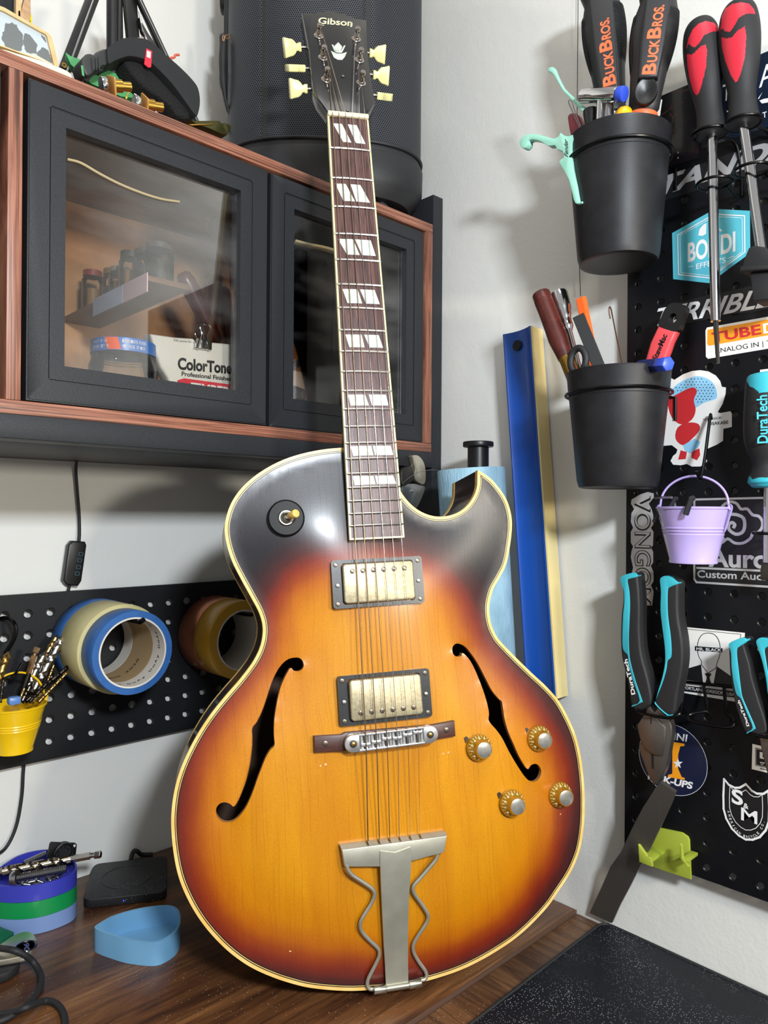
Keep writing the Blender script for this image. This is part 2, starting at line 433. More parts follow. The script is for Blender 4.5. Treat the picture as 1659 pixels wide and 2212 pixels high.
# ---------------------------------------------------------------- pegboards
def pegboard(T, w, h, hu, hv, du, dv, r, th, depth, mname, nu, nv, parent):
    """sheet with real punched holes; hu, hv the first hole, du, dv the pitch"""
    b = B(); bm = b.bm; S = 16
    def wall(x0, x1, y0, y1):
        if x1-x0 < 1e-5 or y1-y0 < 1e-5: return
        b.add([(x0, y0, 0), (x1, y0, 0), (x1, y1, 0), (x0, y1, 0)], [(0, 1, 2, 3)])
    ax0, ax1, ay0, ay1 = hu-du/2, hu-du/2+nu*du, hv-dv/2, hv-dv/2+nv*dv
    wall(0, ax0, 0, h); wall(ax1, w, 0, h); wall(ax0, ax1, 0, ay0); wall(ax0, ax1, ay1, h)
    for i in range(nu):
        for j in range(nv):
            cx, cy = hu+i*du, hv+j*dv; vs = []
            for k in range(S):
                a = 2*PI*k/S; cc, ss = math.cos(a), math.sin(a); q = 1/max(abs(cc), abs(ss))
                vs.append((cx+cc*q*du/2, cy+ss*q*dv/2, 0))
            for k in range(S): a = 2*PI*k/S; vs.append((cx+math.cos(a)*(r+.0009), cy+math.sin(a)*(r+.0009), 0))
            for k in range(S): a = 2*PI*k/S; vs.append((cx+math.cos(a)*r, cy+math.sin(a)*r, -.0009))
            for k in range(S): a = 2*PI*k/S; vs.append((cx+math.cos(a)*r, cy+math.sin(a)*r, -th))
            fs = []
            for k in range(S):
                l = (k+1) % S
                for q in range(3): fs.append((q*S+k, q*S+l, (q+1)*S+l, (q+1)*S+k))
            # square corners
            vv = b.add(vs, fs)
    o1 = b.build('panel', mname, parent, ang=25)
    f = B()
    for x0, x1, y0, y1, dd in ((0, .0012, 0, h, depth), (w-.0012, w, 0, h, depth), (0, w, 0, .0012, .007), (0, w, h-.0012, h, .007)):
        f.bb(x0, x1, y0, y1, -dd, -.0001)
    f.build('flange', mname, parent)
    return o1
mat('pegboard_black', '#0c0d10', .36, bmp=(900., .12), var=(30., '#111216'), spec=.25)
mat('pegboard_black_textured', '#18191c', .46, bmp=(1300., .35), spec=.3)
TR = fr_right(.5356, .0967, .02)
PR = thing('pegboard', 'large black metal pegboard covered in stickers on the right wall', 'pegboard', TR)
pegboard(TR, .53, .7925, .5476-.5356, .1086-.0967, .0249, .02464, .0031, .0016, .0195, 'pegboard_black', 21, 32, PR)
TL = fr_left(-.93, .159, .015)
PL = thing('pegboard', 'low black pegboard strip holding tape rolls on the left wall', 'pegboard', TL)
pegboard(TL, .915, .199, .0141, .1811-.159, .02558, .0256, .0046, .0016, .0145, 'pegboard_black_textured', 35, 7, PL)
# ---------------------------------------------------------------- the guitar
RA, RS = -.0280, .05
def rim(v): return RA + RS*v
GL = lambda px, py, w=0., sl=0.: loc(TG, px, py, w, sl)
GTR = thing('archtop_guitar', 'sunburst hollow body archtop guitar leaning upright on the dark wood desk', 'guitar', TG)
E1 = [(735, 968), (700, 971.5), (660, 979), (620, 991), (585, 1007), (552, 1028), (524, 1053), (504, 1080), (492, 1108), (486, 1140), (490, 1174), (502, 1212), (521, 1250), (543, 1290), (561, 1325), (568.5, 1357), (564, 1393), (548, 1428), (520, 1466), (488, 1503), (458, 1540), (431, 1580), (408, 1622), (389.5, 1665), (377, 1710), (371, 1757), (371.5, 1801), (377, 1850), (387, 1895), (403, 1935), (425, 1975), (455, 2015), (495, 2055), (540, 2087), (590, 2110), (640, 2126), (680, 2134), (740, 2139), (790.7, 2138), (860, 2131), (925, 2117), (985, 2098), (1031.5, 2077), (1075, 2052), (1113, 2026), (1150, 1993), (1183, 1957), (1204, 1927), (1226, 1894), (1241, 1865), (1253, 1830), (1260, 1785), (1262, 1745), (1261.4, 1705), (1258, 1665), (1252, 1625), (1243, 1590), (1231, 1560), (1208, 1517), (1180, 1484), (1150, 1456), (1120, 1427), (1090.5, 1397), (1072, 1375), (1059.3, 1345), (1056, 1309.7), (1064, 1274.4), (1079, 1247), (1093, 1217.5), (1101.4, 1174), (1105, 1136), (1102, 1106), (1090.5, 1074), (1066, 1041), (1048, 1026), (1032, 1016)]
E2 = [(1032, 1016), (1031.7, 1032), (1031, 1050), (1025, 1070), (1012, 1090), (996, 1104), (976, 1113), (955, 1116.6), (933, 1115), (909, 1106), (887, 1090), (868, 1067), (858, 1045)]
e1 = [GL(x, y, RA, RS) for x, y in E1]; e2 = [GL(x, y, RA, RS) for x, y in E2]
f2 = lambda P: [V((p.x, p.y, 0)) for p in P]
e1 = resample(catmull(f2(e1), 8), .003); e2 = resample(catmull(f2(e2), 8), .003)
e3 = resample([e2[-1], V((e2[-1].x-.006, e1[0].y, 0)), e1[0]], .003)
OUT = [(p.x, p.y) for p in (e1[:-1] + e2[:-1] + e3[:-1])]
n_tip = len(e1)-1
def pip(x, y, P):
    c = False; j = len(P)-1
    for i in range(len(P)):
        xi, yi = P[i]; xj, yj = P[j]
        if (yi > y) != (yj > y) and x < (xj-xi)*(y-yi)/(yj-yi)+xi: c = not c
        j = i
    return c
def pdist(x, y, P):
    m = 1e9; n = len(P)
    for i in range(n):
        ax, ay = P[i]; bx, by = P[(i+1) % n]; dx, dy = bx-ax, by-ay
        t = max(0, min(1, ((x-ax)*dx+(y-ay)*dy)/(dx*dx+dy*dy+1e-12)))
        d = (x-ax-t*dx)**2+(y-ay-t*dy)**2
        if d < m: m = d
    return math.sqrt(m)
BIND_I = offs(OUT, -.0034)      # inner line of the cream binding
FHL = zz([(1120, 115), (1165, 130), (1193, 170), (1197, 215), (1175, 258), (1130, 278), (1080, 272), (1045, 238), (1000, 300), (945, 410), (905, 530), (870, 690), (845, 850), (838, 1000), (843, 1100), (843, 1160), (790, 1215), (735, 1310), (690, 1420), (640, 1550), (580, 1720), (510, 1880), (440, 1985), (370, 2055), (300, 2085), (230, 2078), (175, 2030), (152, 1970), (160, 1910), (205, 1862), (265, 1850), (320, 1868), (360, 1897), (410, 1830), (470, 1690), (515, 1560), (555, 1390), (580, 1220), (588, 1080), (586, 965), (640, 890), (690, 790), (730, 690), (780, 540), (825, 410), (880, 290), (950, 190), (1030, 130)], 440, 1400, 5.53)
FHR = zz([(912, 28), (960, 45), (1000, 90), (1040, 150), (1085, 240), (1120, 310), (1165, 365), (1180, 380), (1190, 480), (1210, 560), (1235, 620), (1265, 690), (1300, 750), (1325, 778), (1345, 755), (1375, 747), (1400, 762), (1413, 795), (1400, 832), (1370, 853), (1330, 845), (1290, 805), (1240, 730), (1200, 660), (1165, 590), (1130, 540), (1088, 488), (1090, 440), (1075, 360), (1050, 280), (1020, 200), (985, 130), (942, 84), (935, 100), (912, 107), (887, 98), (876, 70), (885, 42)], 660, 1380, 2.765)
def fsm(Z): return [(p.x, p.y) for p in resample(sm([V((q.x, q.y, 0)) for q in [GL(x, y, RA+.008, RS) for x, y in Z]], 4), .0016, True)]
fl = fsm(FHL); fr_ = fsm(FHR)
BP = [(720, 1222), (660, 1246), (620, 1290), (598, 1340), (592, 1385), (570, 1440), (525, 1505), (478, 1570), (445, 1640), (425, 1720), (420, 1800), (430, 1870), (452, 1935), (500, 2000), (570, 2045), (650, 2068), (760, 2080), (860, 2078), (960, 2062), (1050, 2020), (1120, 1960), (1175, 1880), (1205, 1800), (1215, 1730), (1210, 1660), (1185, 1590), (1140, 1520), (1085, 1455), (1040, 1395), (1012, 1340), (990, 1296), (955, 1256), (915, 1230), (815, 1212)]
BURST = [(p.x, p.y) for p in sm([GL(x, y, RA+.008, RS) for x, y in BP], 3)]
HM = .0135
def arch(x, y):
    d = pdist(x, y, OUT)-.006
    t = max(0, min(1, d/.088)); return HM*(t*t*(3-2*t))*.9 + HM*.1*t
def top_w(x, y): return rim(y) + arch(x, y)
def build_top():
    inner = offs(OUT, -.0046)
    pts = [V((p[0], p[1])) for p in inner]; n0 = len(pts)
    edges = [(i, (i+1) % n0) for i in range(n0)]
    for P in (fl, fr_):
        k = len(pts); pts += [V(p) for p in P]; edges += [(k+i, k+(i+1) % len(P)) for i in range(len(P))]
    us = [p[0] for p in inner]; vs = [p[1] for p in inner]; g = .0055; r = 0; y = min(vs)
    while y < max(vs):
        x = min(us) + (g/2 if r % 2 else 0)
        while x < max(us):
            if pip(x, y, inner) and pdist(x, y, inner) > .0022 and not any(pip(x, y, P) or pdist(x, y, P) < .0016 for P in (fl, fr_)): pts.append(V((x, y)))
            x += g
        y += g*.866; r += 1
    res = geometry.delaunay_2d_cdt(pts, edges, [], 0, 1e-6)
    vv, ee, ff = res[0], res[1], res[2]
    b = B(); keep = []
    for f in ff:
        cx = sum(vv[i].x for i in f)/3; cy = sum(vv[i].y for i in f)/3
        if pip(cx, cy, inner) and not pip(cx, cy, fl) and not pip(cx, cy, fr_): keep.append(tuple(f))
    b.add([(p.x, p.y, top_w(p.x, p.y)) for p in vv], keep)
    loose = [v for v in b.bm.verts if not v.link_faces]; bmesh.ops.delete(b.bm, geom=loose, context='VERTS')
    b.bm.verts.ensure_lookup_table()
    hh = {v: v.co.z-rim(v.co.y) for v in b.bm.verts}; fx = {v: pdist(v.co.x, v.co.y, OUT) < .012 for v in b.bm.verts}
    for _ in range(60):
        hh = {v: (hh[v] if fx[v] else .5*hh[v]+.5*sum(hh[e.other_vert(v)] for e in v.link_edges)/len(v.link_edges)) for v in hh}
    for v in hh: v.co.z = rim(v.co.y)+hh[v]
    o = b.build('top_plate', None, GTR, ang=60)
    at = o.data.attributes.new('burst', 'FLOAT', 'POINT')
    for v in o.data.vertices:
        x, y = v.co.x, v.co.y; d = pdist(x, y, BURST); at.data[v.index].value = (d if pip(x, y, BURST) else -d)
    return o
def burst_mat(attr=True):
    m, t, p = nt('sunburst_lacquer')
    a = nd(t, 'ShaderNodeAttribute', attribute_name='burst')
    n = nd(t, 'ShaderNodeTexNoise', {'Vector': co_(t, (1, 1, 1)), 'Scale': 22., 'Detail': 5.})
    f = math_(t, 'ADD', math_(t, 'MULTIPLY', a.outputs['Fac'], 10.), .43)
    f = math_(t, 'ADD', f, math_(t, 'MULTIPLY', math_(t, 'SUBTRACT', n.outputs[0], .5), .10))
    c = ramp(t, f, [(.0, '#16131a'), (.12, '#2b1318'), (.24, '#4a1a17'), (.34, '#7a2510'), (.43, '#96400a'), (.53, '#b56404'), (.70, '#c98004'), (1., '#cd8b0c')])
    g = nd(t, 'ShaderNodeTexNoise', {'Vector': co_(t, (26, 5, 1)), 'Scale': 1., 'Detail': 6., 'Distortion': 1.})
    c = mixc(t, .32, c, mixc(t, 1., c, ramp(t, g.outputs[0], [(.3, '#b9702c'), (.7, '#ffffff')]), 'MULTIPLY'))
    gr = nd(t, 'ShaderNodeTexNoise', {'Vector': co_(t, (1, 1, 1)), 'Scale': 900., 'Detail': 2.})
    c = mixc(t, .16, c, mixc(t, 1., c, ramp(t, gr.outputs[0], [(.35, '#8c5320'), (.65, '#ffffff')]), 'MULTIPLY'))
    # weather checking: long hairline cracks along the grain
    sx = nd(t, 'ShaderNodeSeparateXYZ', {'Vector': co_(t)})
    wob = nd(t, 'ShaderNodeTexNoise', {'Vector': co_(t, (14, 9, 1)), 'Scale': 1., 'Detail': 2.})
    xs = math_(t, 'ADD', math_(t, 'MULTIPLY', sx.outputs[0], 1/.0046), math_(t, 'MULTIPLY', wob.outputs[0], 3.2))
    fl_ = math_(t, 'FLOOR', xs); fr2 = math_(t, 'FRACT', xs)
    rn = nd(t, 'ShaderNodeTexWhiteNoise', {'W': fl_}, noise_dimensions='1D')
    line = math_(t, 'LESS_THAN', math_(t, 'ABSOLUTE', math_(t, 'SUBTRACT', fr2, math_(t, 'ADD', .15, math_(t, 'MULTIPLY', rn.outputs[0], .7)))), .021)
    cv = nd(t, 'ShaderNodeCombineXYZ', {0: math_(t, 'MULTIPLY', fl_, 7.31), 1: math_(t, 'MULTIPLY', sx.outputs[1], 11.)})
    k2 = nd(t, 'ShaderNodeTexNoise', {'Vector': cv.outputs[0], 'Scale': 1., 'Detail': 1.})
    line = math_(t, 'MULTIPLY', line, ramp(t, k2.outputs[0], [(.45, 0.), (.56, 1.)]))
    c = mixc(t, math_(t, 'MULTIPLY', line, .55), c, hx('#4a1d0c'))
    t.links.new(c, p.inputs['Base Color'])
    p.inputs['Roughness'].default_value = .33; p.inputs['Coat Weight'].default_value = .25; p.inputs['Coat Roughness'].default_value = .20; p.inputs['Specular IOR Level'].default_value = .4
    h = math_(t, 'SUBTRACT', math_(t, 'MULTIPLY', gr.outputs[0], .12), math_(t, 'MULTIPLY', line, 1.))
    bump(t, p, h, .35, .0006)
burst_mat()
tp = build_top(); tp.data.materials.append(MATS['sunburst_lacquer'])
mat('guitar_side', '#2e1713', .3, coat=.4, var=(25., '#1d1012'))
mat('binding_cream', '#e8c67c', .38, var=(60., '#dcae5a'))
mat('line_black', '#120c0a', .4)
mat('fhole_edge', '#b07a48', .6)
mat('guitar_inside', '#3a2415', .8)
TH_ = .076
def band(Po, Pi, z1o, name, m, dz=-.0008):
    n = len(Po); b = B(); vs = []
    for P, k in ((Po, 0), (Pi, 0), (Po, 1), (Pi, 1)):
        for q in P: vs.append((q[0], q[1], rim(q[1])+(z1o if k == 0 else dz)))
    fs = []
    for i in range(n):
        j = (i+1) % n; fs += [(i, j, n+j, n+i), (2*n+j, 2*n+i, 3*n+i, 3*n+j), (2*n+i, 2*n+j, j, i), (n+i, n+j, 3*n+j, 3*n+i)]
    b.add(vs, fs); return b.build(name, m, GTR, ang=50)
band(offs(OUT, .0003), offs(OUT, -.0026), .0004, 'binding', 'binding_cream', -.0068)
band(offs(OUT, -.0026), offs(OUT, -.0034), .0003, 'purfling', 'line_black', -.004)
band(offs(OUT, -.0034), offs(OUT, -.0040), .0003, 'purfling', 'binding_cream', -.004)
band(offs(OUT, -.0040), offs(OUT, -.0048), .0003, 'purfling', 'line_black', -.004)
n = len(OUT); b = B()
vs = [(p[0], p[1], rim(p[1])-.0066) for p in OUT] + [(p[0], p[1], rim(p[1])-TH_) for p in OUT]
b.add(vs, [(i, (i+1) % n, n+(i+1) % n, n+i) for i in range(n)]); b.build('sides', 'guitar_side', GTR, ang=50)
b = B(); vs = [(p[0], p[1], rim(p[1])-TH_) for p in OUT] + [(p[0], p[1], rim(p[1])-TH_-.004) for p in OUT]
b.add(vs, [(i, (i+1) % n, n+(i+1) % n, n+i) for i in range(n)] + [tuple(range(n, 2*n))])
b.build('back_plate', 'guitar_inside', GTR)
oo = offs(OUT, .0003); b = B()
vs = [(p[0], p[1], rim(p[1])-TH_+.0045) for p in oo] + [(p[0], p[1], rim(p[1])-TH_-.0042) for p in oo] + [(p[0], p[1], rim(p[1])-TH_-.0042) for p in offs(OUT, -.003)] + [(p[0], p[1], rim(p[1])-TH_+.0045) for p in offs(OUT, -.0005)]
b.add(vs, [(q*n+i, q*n+(i+1) % n, ((q+1) % 4)*n+(i+1) % n, ((q+1) % 4)*n+i) for i in range(n) for q in range(4)])
b.build('back_binding', 'binding_cream', GTR, ang=50)
for P in (fl, fr_):      # the cut edge of each f-hole
    k = len(P); b = B()
    b.add([(p[0], p[1], top_w(*p)-.00005) for p in P] + [(p[0], p[1], top_w(*p)-.0055) for p in P], [(i, (i+1) % k, k+(i+1) % k, k+i) for i in range(k)])
    b.build('f_hole_edge', 'fhole_edge', GTR)

# neck and fingerboard
SCL = .6167
def fret(k): return SCL*2**(-k/12)
HW0, HW1 = .0214, .02686
def hw(v): return HW0 + (HW1-HW0)*(SCL-v)/(SCL-fret(20))
vend = GL(751, 1163).y; vn = SCL+.0003
def camb(u, v): return .0010*(1-(u/hw(v))**2)-.0008
woodm('rosewood', [(.25, '#2a1715'), (.45, '#4a2c28'), (.6, '#6a4640'), (.8, '#8c6a62')], (330, 9, 330), .38, bs=.35, fine=((900, 40, 900), '#20100e'))
mat('mop', '#dfe3d6', .16, coat=.5, var=(160., '#b9c4b8'))
mat('fret_metal', '#c9c6c0', .22, 1.)
mat('ebony_black', '#0f0f11', .22, coat=.5)
b = B(); nu, nv = 8, 30; vs = []
for j in range(nv+1):
    v = vend + (vn-vend)*j/nv; h = hw(v)-.0016
    for i in range(nu+1): u = -h+2*h*i/nu; vs.append((u, v, camb(u, v)))
    vs += [(-h, v, -.0055), (h, v, -.0055)]
k = nu+3; fs = []
for j in range(nv):
    for i in range(nu): fs.append((j*k+i, j*k+i+1, (j+1)*k+i+1, (j+1)*k+i))
    fs += [(j*k+nu+1, j*k, (j+1)*k, (j+1)*k+nu+1), (j*k+nu, j*k+nu+2, (j+1)*k+nu+2, (j+1)*k+nu), (j*k+nu+1, (j+1)*k+nu+1, (j+1)*k+nu+2, j*k+nu+2)]
fs += [tuple(range(nu+1)) + (nu+2, nu+1)]
b.add(vs, fs); FB = b.build('fingerboard', 'rosewood', GTR, ang=30)
b = B()
for sg in (-1, 1):
    vs = []
    for v in (vend-.0016, vn):
        h = hw(v); c = camb(h, v)
        vs += [(sg*h, v, c+.0001), (sg*(h-.0017), v, c+.00025), (sg*(h-.0017), v, -.0058), (sg*h, v, -.0058)]
    b.add(vs, [(0, 1, 5, 4), (1, 2, 6, 5), (2, 3, 7, 6), (3, 0, 4, 7), (0, 1, 2, 3), (4, 5, 6, 7)])
h = hw(vend); b.bb(-h+.001, h-.001, vend-.0017, vend-.0001, -.0058, .0001)
b.build('neck_binding', mat('binding_pale', '#ded8a0', .4), GTR, smooth=False)
for q in range(1, 21):
    v = fret(q); h = hw(v)-.0005
    pts = [V((-h+2*h*i/8, v, camb(-h+2*h*i/8, v)+.0004)) for i in range(9)]
    B().tube(pts, .00118, 8).build('fret', 'fret_metal', GTR)
INL = [(0, (.115, .33, .333, .533), (.47, .69, .64, .877)), (2, (.09, .33, .25, .52), (.44, .67, .55, .87)), (4, (.08, .41, .26, .54), (.46, .81, .59, .90)), (6, (.12, .44, .21, .52), (.49, .81, .60, .90)), (8, (.125, .46, .195, .505), (.51, .82, .61, .89)), (11, (.11, .45, .156, .51), (.52, .87, .57, .906)), (14, (.11, .50, .15, .53), (.53, .88, .56, .92)), (16, (.12, .50, .15, .53), (.53, .88, .56, .93))]
for q, a, c in INL:
    v1, v0 = fret(q), fret(q+1); g = v1-v0
    if q == 0: t1, t0 = v1-.0075, v1-.0275
    else: t1, t0 = v1-g*.20, v0+g*.20
    for tl, tr, bl, br in (a, c):
        P = [];
        for i in range(5): P.append((br+(bl-br)*i/4, t0))
        for i in range(5): P.append((tl+(tr-tl)*i/4, t1))
        pts = []
        for fx, v in P: h = hw(v); u = -h+2*h*fx; pts.append((u, v, camb(u, v)+.00018))
        o = B().sheet(pts).build('pearl_inlay', 'mop', FB, smooth=False)
# nut
b = B(); h = HW0
b.box((0, SCL+.0026, -.0018), (2*h, .0050, .0085), .0010); b.build('nut', mat('bone', '#e6dcb4', .4), GTR)
# neck shaft and heel
b = B(); S = 14; vs = []; stn = [(SCL+.004, .0205, .021), (.56, .0215, .0205), (.42, .0235, .0215), (.32, .0250, .0235), (.285, .0258, .030), (.262, .0262, .060), (.245, .0262, .085)]
for v, h, dp in stn:
    for i in range(S+1):
        a = PI*i/S; vs.append((-h*math.cos(a)*1.0, v, -.0057-dp*math.sin(a)**.8))
fs = []
for j in range(len(stn)-1):
    for i in range(S): fs.append((j*(S+1)+i, j*(S+1)+i+1, (j+1)*(S+1)+i+1, (j+1)*(S+1)+i))
    fs.append((j*(S+1), (j+1)*(S+1), (j+1)*(S+1)+S, j*(S+1)+S))
fs += [tuple(range(S+1)), tuple((len(stn)-1)*(S+1)+i for i in range(S+1))]
b.add(vs, fs); b.build('neck', 'ebony_black', GTR)
b = B(); h = hw(vend)-.002
b.prism([(-h, vend+.002), (h, vend+.002), (hw(.27)-.001, .27), (-hw(.27)+.001, .27)], -.030, -.0056); b.build('neck_block', 'ebony_black', GTR, smooth=False)
# headstock, pitched back
HA, HS = -.0035+.30*SCL, -.30
hd = zz([(665, 98), (735, 101), (790, 90), (868, 78), (940, 88), (1005, 113), (1075, 138), (1146, 147), (1150, 300), (1160, 450), (1188, 640), (1213, 765), (1180, 812), (1152, 852), (858, 835), (835, 800), (790, 740), (752, 680), (735, 560), (722, 400), (695, 250)], 460, 0, 3.456)
hp = [GL(x, y, HA, HS) for x, y in hd]
THD = M4(((1, 0, 0, 0), (0, 1/math.sqrt(1+HS*HS), -HS/math.sqrt(1+HS*HS), SCL), (0, HS/math.sqrt(1+HS*HS), 1/math.sqrt(1+HS*HS), -.0035), (0, 0, 0, 1)))
THI = THD.inverted(); TGH = TG @ THD
HL = lambda x, y, w=0: loc(TGH, 460+x/3.456, y/3.456, w)
hp2 = [THI @ p for p in hp]
o = B().prism([(p.x, p.y) for p in hp2], -.0150, 0, THD, bev=.0008).build('headstock', 'ebony_black', GTR, ang=30)
HEAD = o
# maker's name and crown inlay
b = B(); b.X = THD
b.text('Gibson', HL(785, 176, 0), HL(1040, 196, 0), HL(790, 128, 0), z=0, bold=.022)
b.text(',', HL(818, 190, 0), HL(832, 192, 0), HL(818, 178, 0), z=0, bold=.03)
b.text('l', HL(1026, 203, 0), HL(1036, 203, 0), HL(1026, 165, 0), z=0, bold=.02)
b.build('maker_name', mat('gold_inlay', '#d9d3b0', .35), HEAD, smooth=False)
b = B(); b.X = THD
for P in ([(935, 316), (965, 350), (958, 372), (935, 385), (908, 368), (904, 348)], [(886, 334), (898, 336), (925, 392), (908, 386)], [(990, 340), (978, 342), (950, 392), (968, 386)], [(905, 375), (968, 378), (962, 395), (915, 392)], [(880, 380), (918, 400), (960, 402), (1000, 390), (985, 425), (965, 448), (930, 446), (902, 430)]):
    q = [HL(x, y) for x, y in P]; b.prism([(p.x, p.y) for p in q], 0, .0003)
b.build('crown_inlay', 'mop', HEAD, smooth=False)
for x, y, r in ((970, 573, .0016), (1006, 828, .0016)):
    c = HL(x, y); B().cyl(THD @ V((c.x, c.y, 0)), THD @ V((c.x, c.y, .0014)), r, n=12, bev=.0004).build('screw', 'nickel_aged', HEAD)
# tuners
mat('nickel_bright', '#c8bfb8', .18, 1.)
posts = [(790, 262, 797, 215), (822, 425, 828, 370), (845, 588, 850, 535), (1070, 286, 1077, 235), (1094, 443, 1100, 395), (1107, 613, 1114, 560)]
btn = [((700, 358), (655, 352), (528, 358), 0), ((728, 512), (685, 512), (550, 508), 1), ((740, 667), (703, 664), (570, 662), 0), ((1150, 393), (1165, 396), (1285, 408), 0), ((1180, 556), (1192, 558), (1312, 568), 0), ((1212, 712), (1222, 714), (1328, 728), 1)]
PT = []
for (bx, by, tx, ty), (pa, pb, pc, rot) in zip(posts, btn):
    c = HL(bx, by, .001); b = B(); b.X = THD
    b.lathe([(0, .0001), (.0052, .0001), (.0052, .0006), (.0047, .0011), (.0042, .0013), (.0040, .0024), (.0036, .0029), (.0, .0029)], 24, M4.Translation((c.x, c.y, 0)))
    b.lathe([(.0030, .0025), (.0030, .0050), (.0023, .0065), (.0022, .0085), (.0029, .0100), (.0029, .0128), (.0025, .0134), (0, .0134)], 20, M4.Translation((c.x, c.y, 0)))
    tn = b.build('tuner_post', 'nickel_bright', GTR); PT.append(THD @ V((c.x, c.y, .0075)))
    b = B(); b.X = THD; p1 = HL(*pa, -.009); p2 = HL(*pb, -.009); p3 = HL(*pc, -.009)
    dr = (p3-p2).normalized(); L = (p3-p2).length
    b.cyl(p1-dr*.004, p2+dr*.002, .0016, n=10); b.build('tuner_shaft', 'nickel_aged', GTR)
    sgn = 1 if dr.x > 0 else -1
    pr = [(0, .0042), (.0012, .0047), (.0030, .0043), (.0042, .0034), (.0055, .0036), (.0075, .0062), (.0100, .0080), (.0150, .0090), (L-.001, .0100), (L, .0092)]
    top = [(x, y*.98) for x, y in pr]; poly = [(x, y) for x, y in top] + [(x, -y) for x, y in reversed(top)]
    vd_ = (TGH.inverted() @ CAM - p3); vd_ = (vd_-dr*vd_.dot(dr)).normalized()
    if rot: yv = vd_; zv = dr.cross(yv)
    else: zv = vd_; yv = zv.cross(dr)
    mm = M4(((dr.x, yv.x, zv.x, p2.x), (dr.y, yv.y, zv.y, p2.y), (dr.z, yv.z, zv.z, p2.z), (0, 0, 0, 1)))
    b = B(); b.X = THD; b.prism(poly, -.0036, .0036, mm, bev=.0022, seg=3)
    b.build('tuner_button', 'cream_plastic', GTR, ang=60)

# pickups
def pickup(cx, cy, wr, wc, row, name):
    pk = B()
    out = [(x+cx, y+cy) for x, y in rrect(.0895, .0455, .003)]
    inn = [(x+cx, y+cy) for x, y in rrect(.0712, .0390, .003)]
    bt = min(top_w(cx, cy+.022), top_w(cx, cy-.022), top_w(cx-.044, cy), top_w(cx+.044, cy))-.003
    r = pk.ring(out, inn, bt, wr).build('pickup_ring', mat('ring_black', '#17191c', .32, bmp=(300., .03), var=(40., '#24272c')), GTR, ang=30)
    B().prism([(x+cx, y+cy) for x, y in rrect(.0695, .0375, .0035)], bt, wc, bev=.0014, seg=3).build('pickup_cover', mat('cover_aged', '#a59c80', .40, .45, bmp=(500., .06), var=(420., '#8f8264')), GTR, ang=60)
    for i in range(6):
        x = cx+(i-2.5)*.0102; sc = B(); sc.cyl((x, cy+row, wc-.001), (x, cy+row, wc+.0007), .0024, n=16, bev=.0004)
        sc.box((x, cy+row, wc+.0008), (.0042, .0007, .0003), mtx=M4.Rotation(random.uniform(-1.2, 1.2), 4, 'Z')); sc.build('pole_screw', mat('pole_metal', '#6a6055', .35, .9), GTR)
    for x, y in ((-.0405, .0185), (.0405, .0185), (-.0405, -.0185), (.0405, -.0185)):
        sc = B(); sc.cyl((cx+x, cy+y, wr-.001), (cx+x, cy+y, wr+.0006), .0022, n=14, bev=.0003)
        sc.box((cx+x, cy+y, wr+.0007), (.0026, .0006, .0003)); sc.box((cx+x, cy+y, wr+.0007), (.0006, .0026, .0003)); sc.build('ring_screw', 'pole_metal', r)
    for x in (-.0398, .0398):
        sc = B(); sc.cyl((cx+x, cy-.001, wr-.001), (cx+x, cy-.001, wr+.0012), .0020, n=14, bev=.0003); sc.build('height_screw', 'nickel_aged', r)
a = GL(818, 1257, -.004); pickup(a.x, a.y, -.0050, -.0008, .0115, 'neck')
a = GL(834, 1506, -.006); pickup(a.x, a.y, -.0085, -.0035, -.0115, 'bridge')
# bridge
woodm('bridge_rosewood', [(.3, '#2e1511'), (.6, '#4e2a22'), (.8, '#633a2f')], (30, 300, 30), .42)
wt = top_w(0, 0)
P = zz([(52, 582), (214, 572), (236, 560), (765, 512), (890, 489), (896, 582), (775, 603), (700, 612), (250, 668), (222, 672), (55, 680)], 660, 1380, 2.765)
q = [GL(x, y, wt+.005) for x, y in P]
BR = B().prism([(p.x, p.y) for p in q], wt-.002, wt+.0055, bev=.001).build('bridge_base', 'bridge_rosewood', GTR)
for x, y in ((118, 625), (842, 544)):
    c = GL(660+x/2.765, 1380+y/2.765, wt+.0055); sc = B(); sc.cyl((c.x, c.y, wt+.004), (c.x, c.y, wt+.0064), .0026, n=14, bev=.0004); sc.build('base_screw', 'pole_metal', BR)
wb = .0005
ca = GL(660+285/2.765, 1380+628/2.765, wb); cb = GL(660+745/2.765, 1380+572/2.765, wb)
ax = (cb-ca); ax.z = 0; Lb = ax.length; ax.normalize(); an = math.atan2(ax.y, ax.x)
mid = (ca+cb)/2; MB_ = M4.Translation((mid.x, mid.y, 0)) @ M4.Rotation(an, 4, 'Z')
b = B(); R = .0078; L2_ = Lb/2
outp = [(L2_+R*math.cos(t_), R*math.sin(t_)) for t_ in [(-PI/2)+PI*i/10 for i in range(11)]] + [(-L2_-R*math.cos(t_), -R*math.sin(t_)) for t_ in [(-PI/2)+PI*i/10 for i in range(11)]]
b.prism(outp, wb-.0062, wb-.0040, MB_, bev=.0008)
for sy in (-1, 1): b.box((0, sy*(R-.0009), wb-.0024), (2*L2_+.004, .0018, .0044), .0004, None)
bm_shift = M4.Rotation(an, 4, 'Z')
b2 = B(); b2.X = MB_
b2.prism(outp, wb-.0062, wb-.0042)
for sy in (-1, 1): b2.box((0, sy*(R-.0010), wb-.0022), (2*L2_-.008, .0020, .0044), .0004)
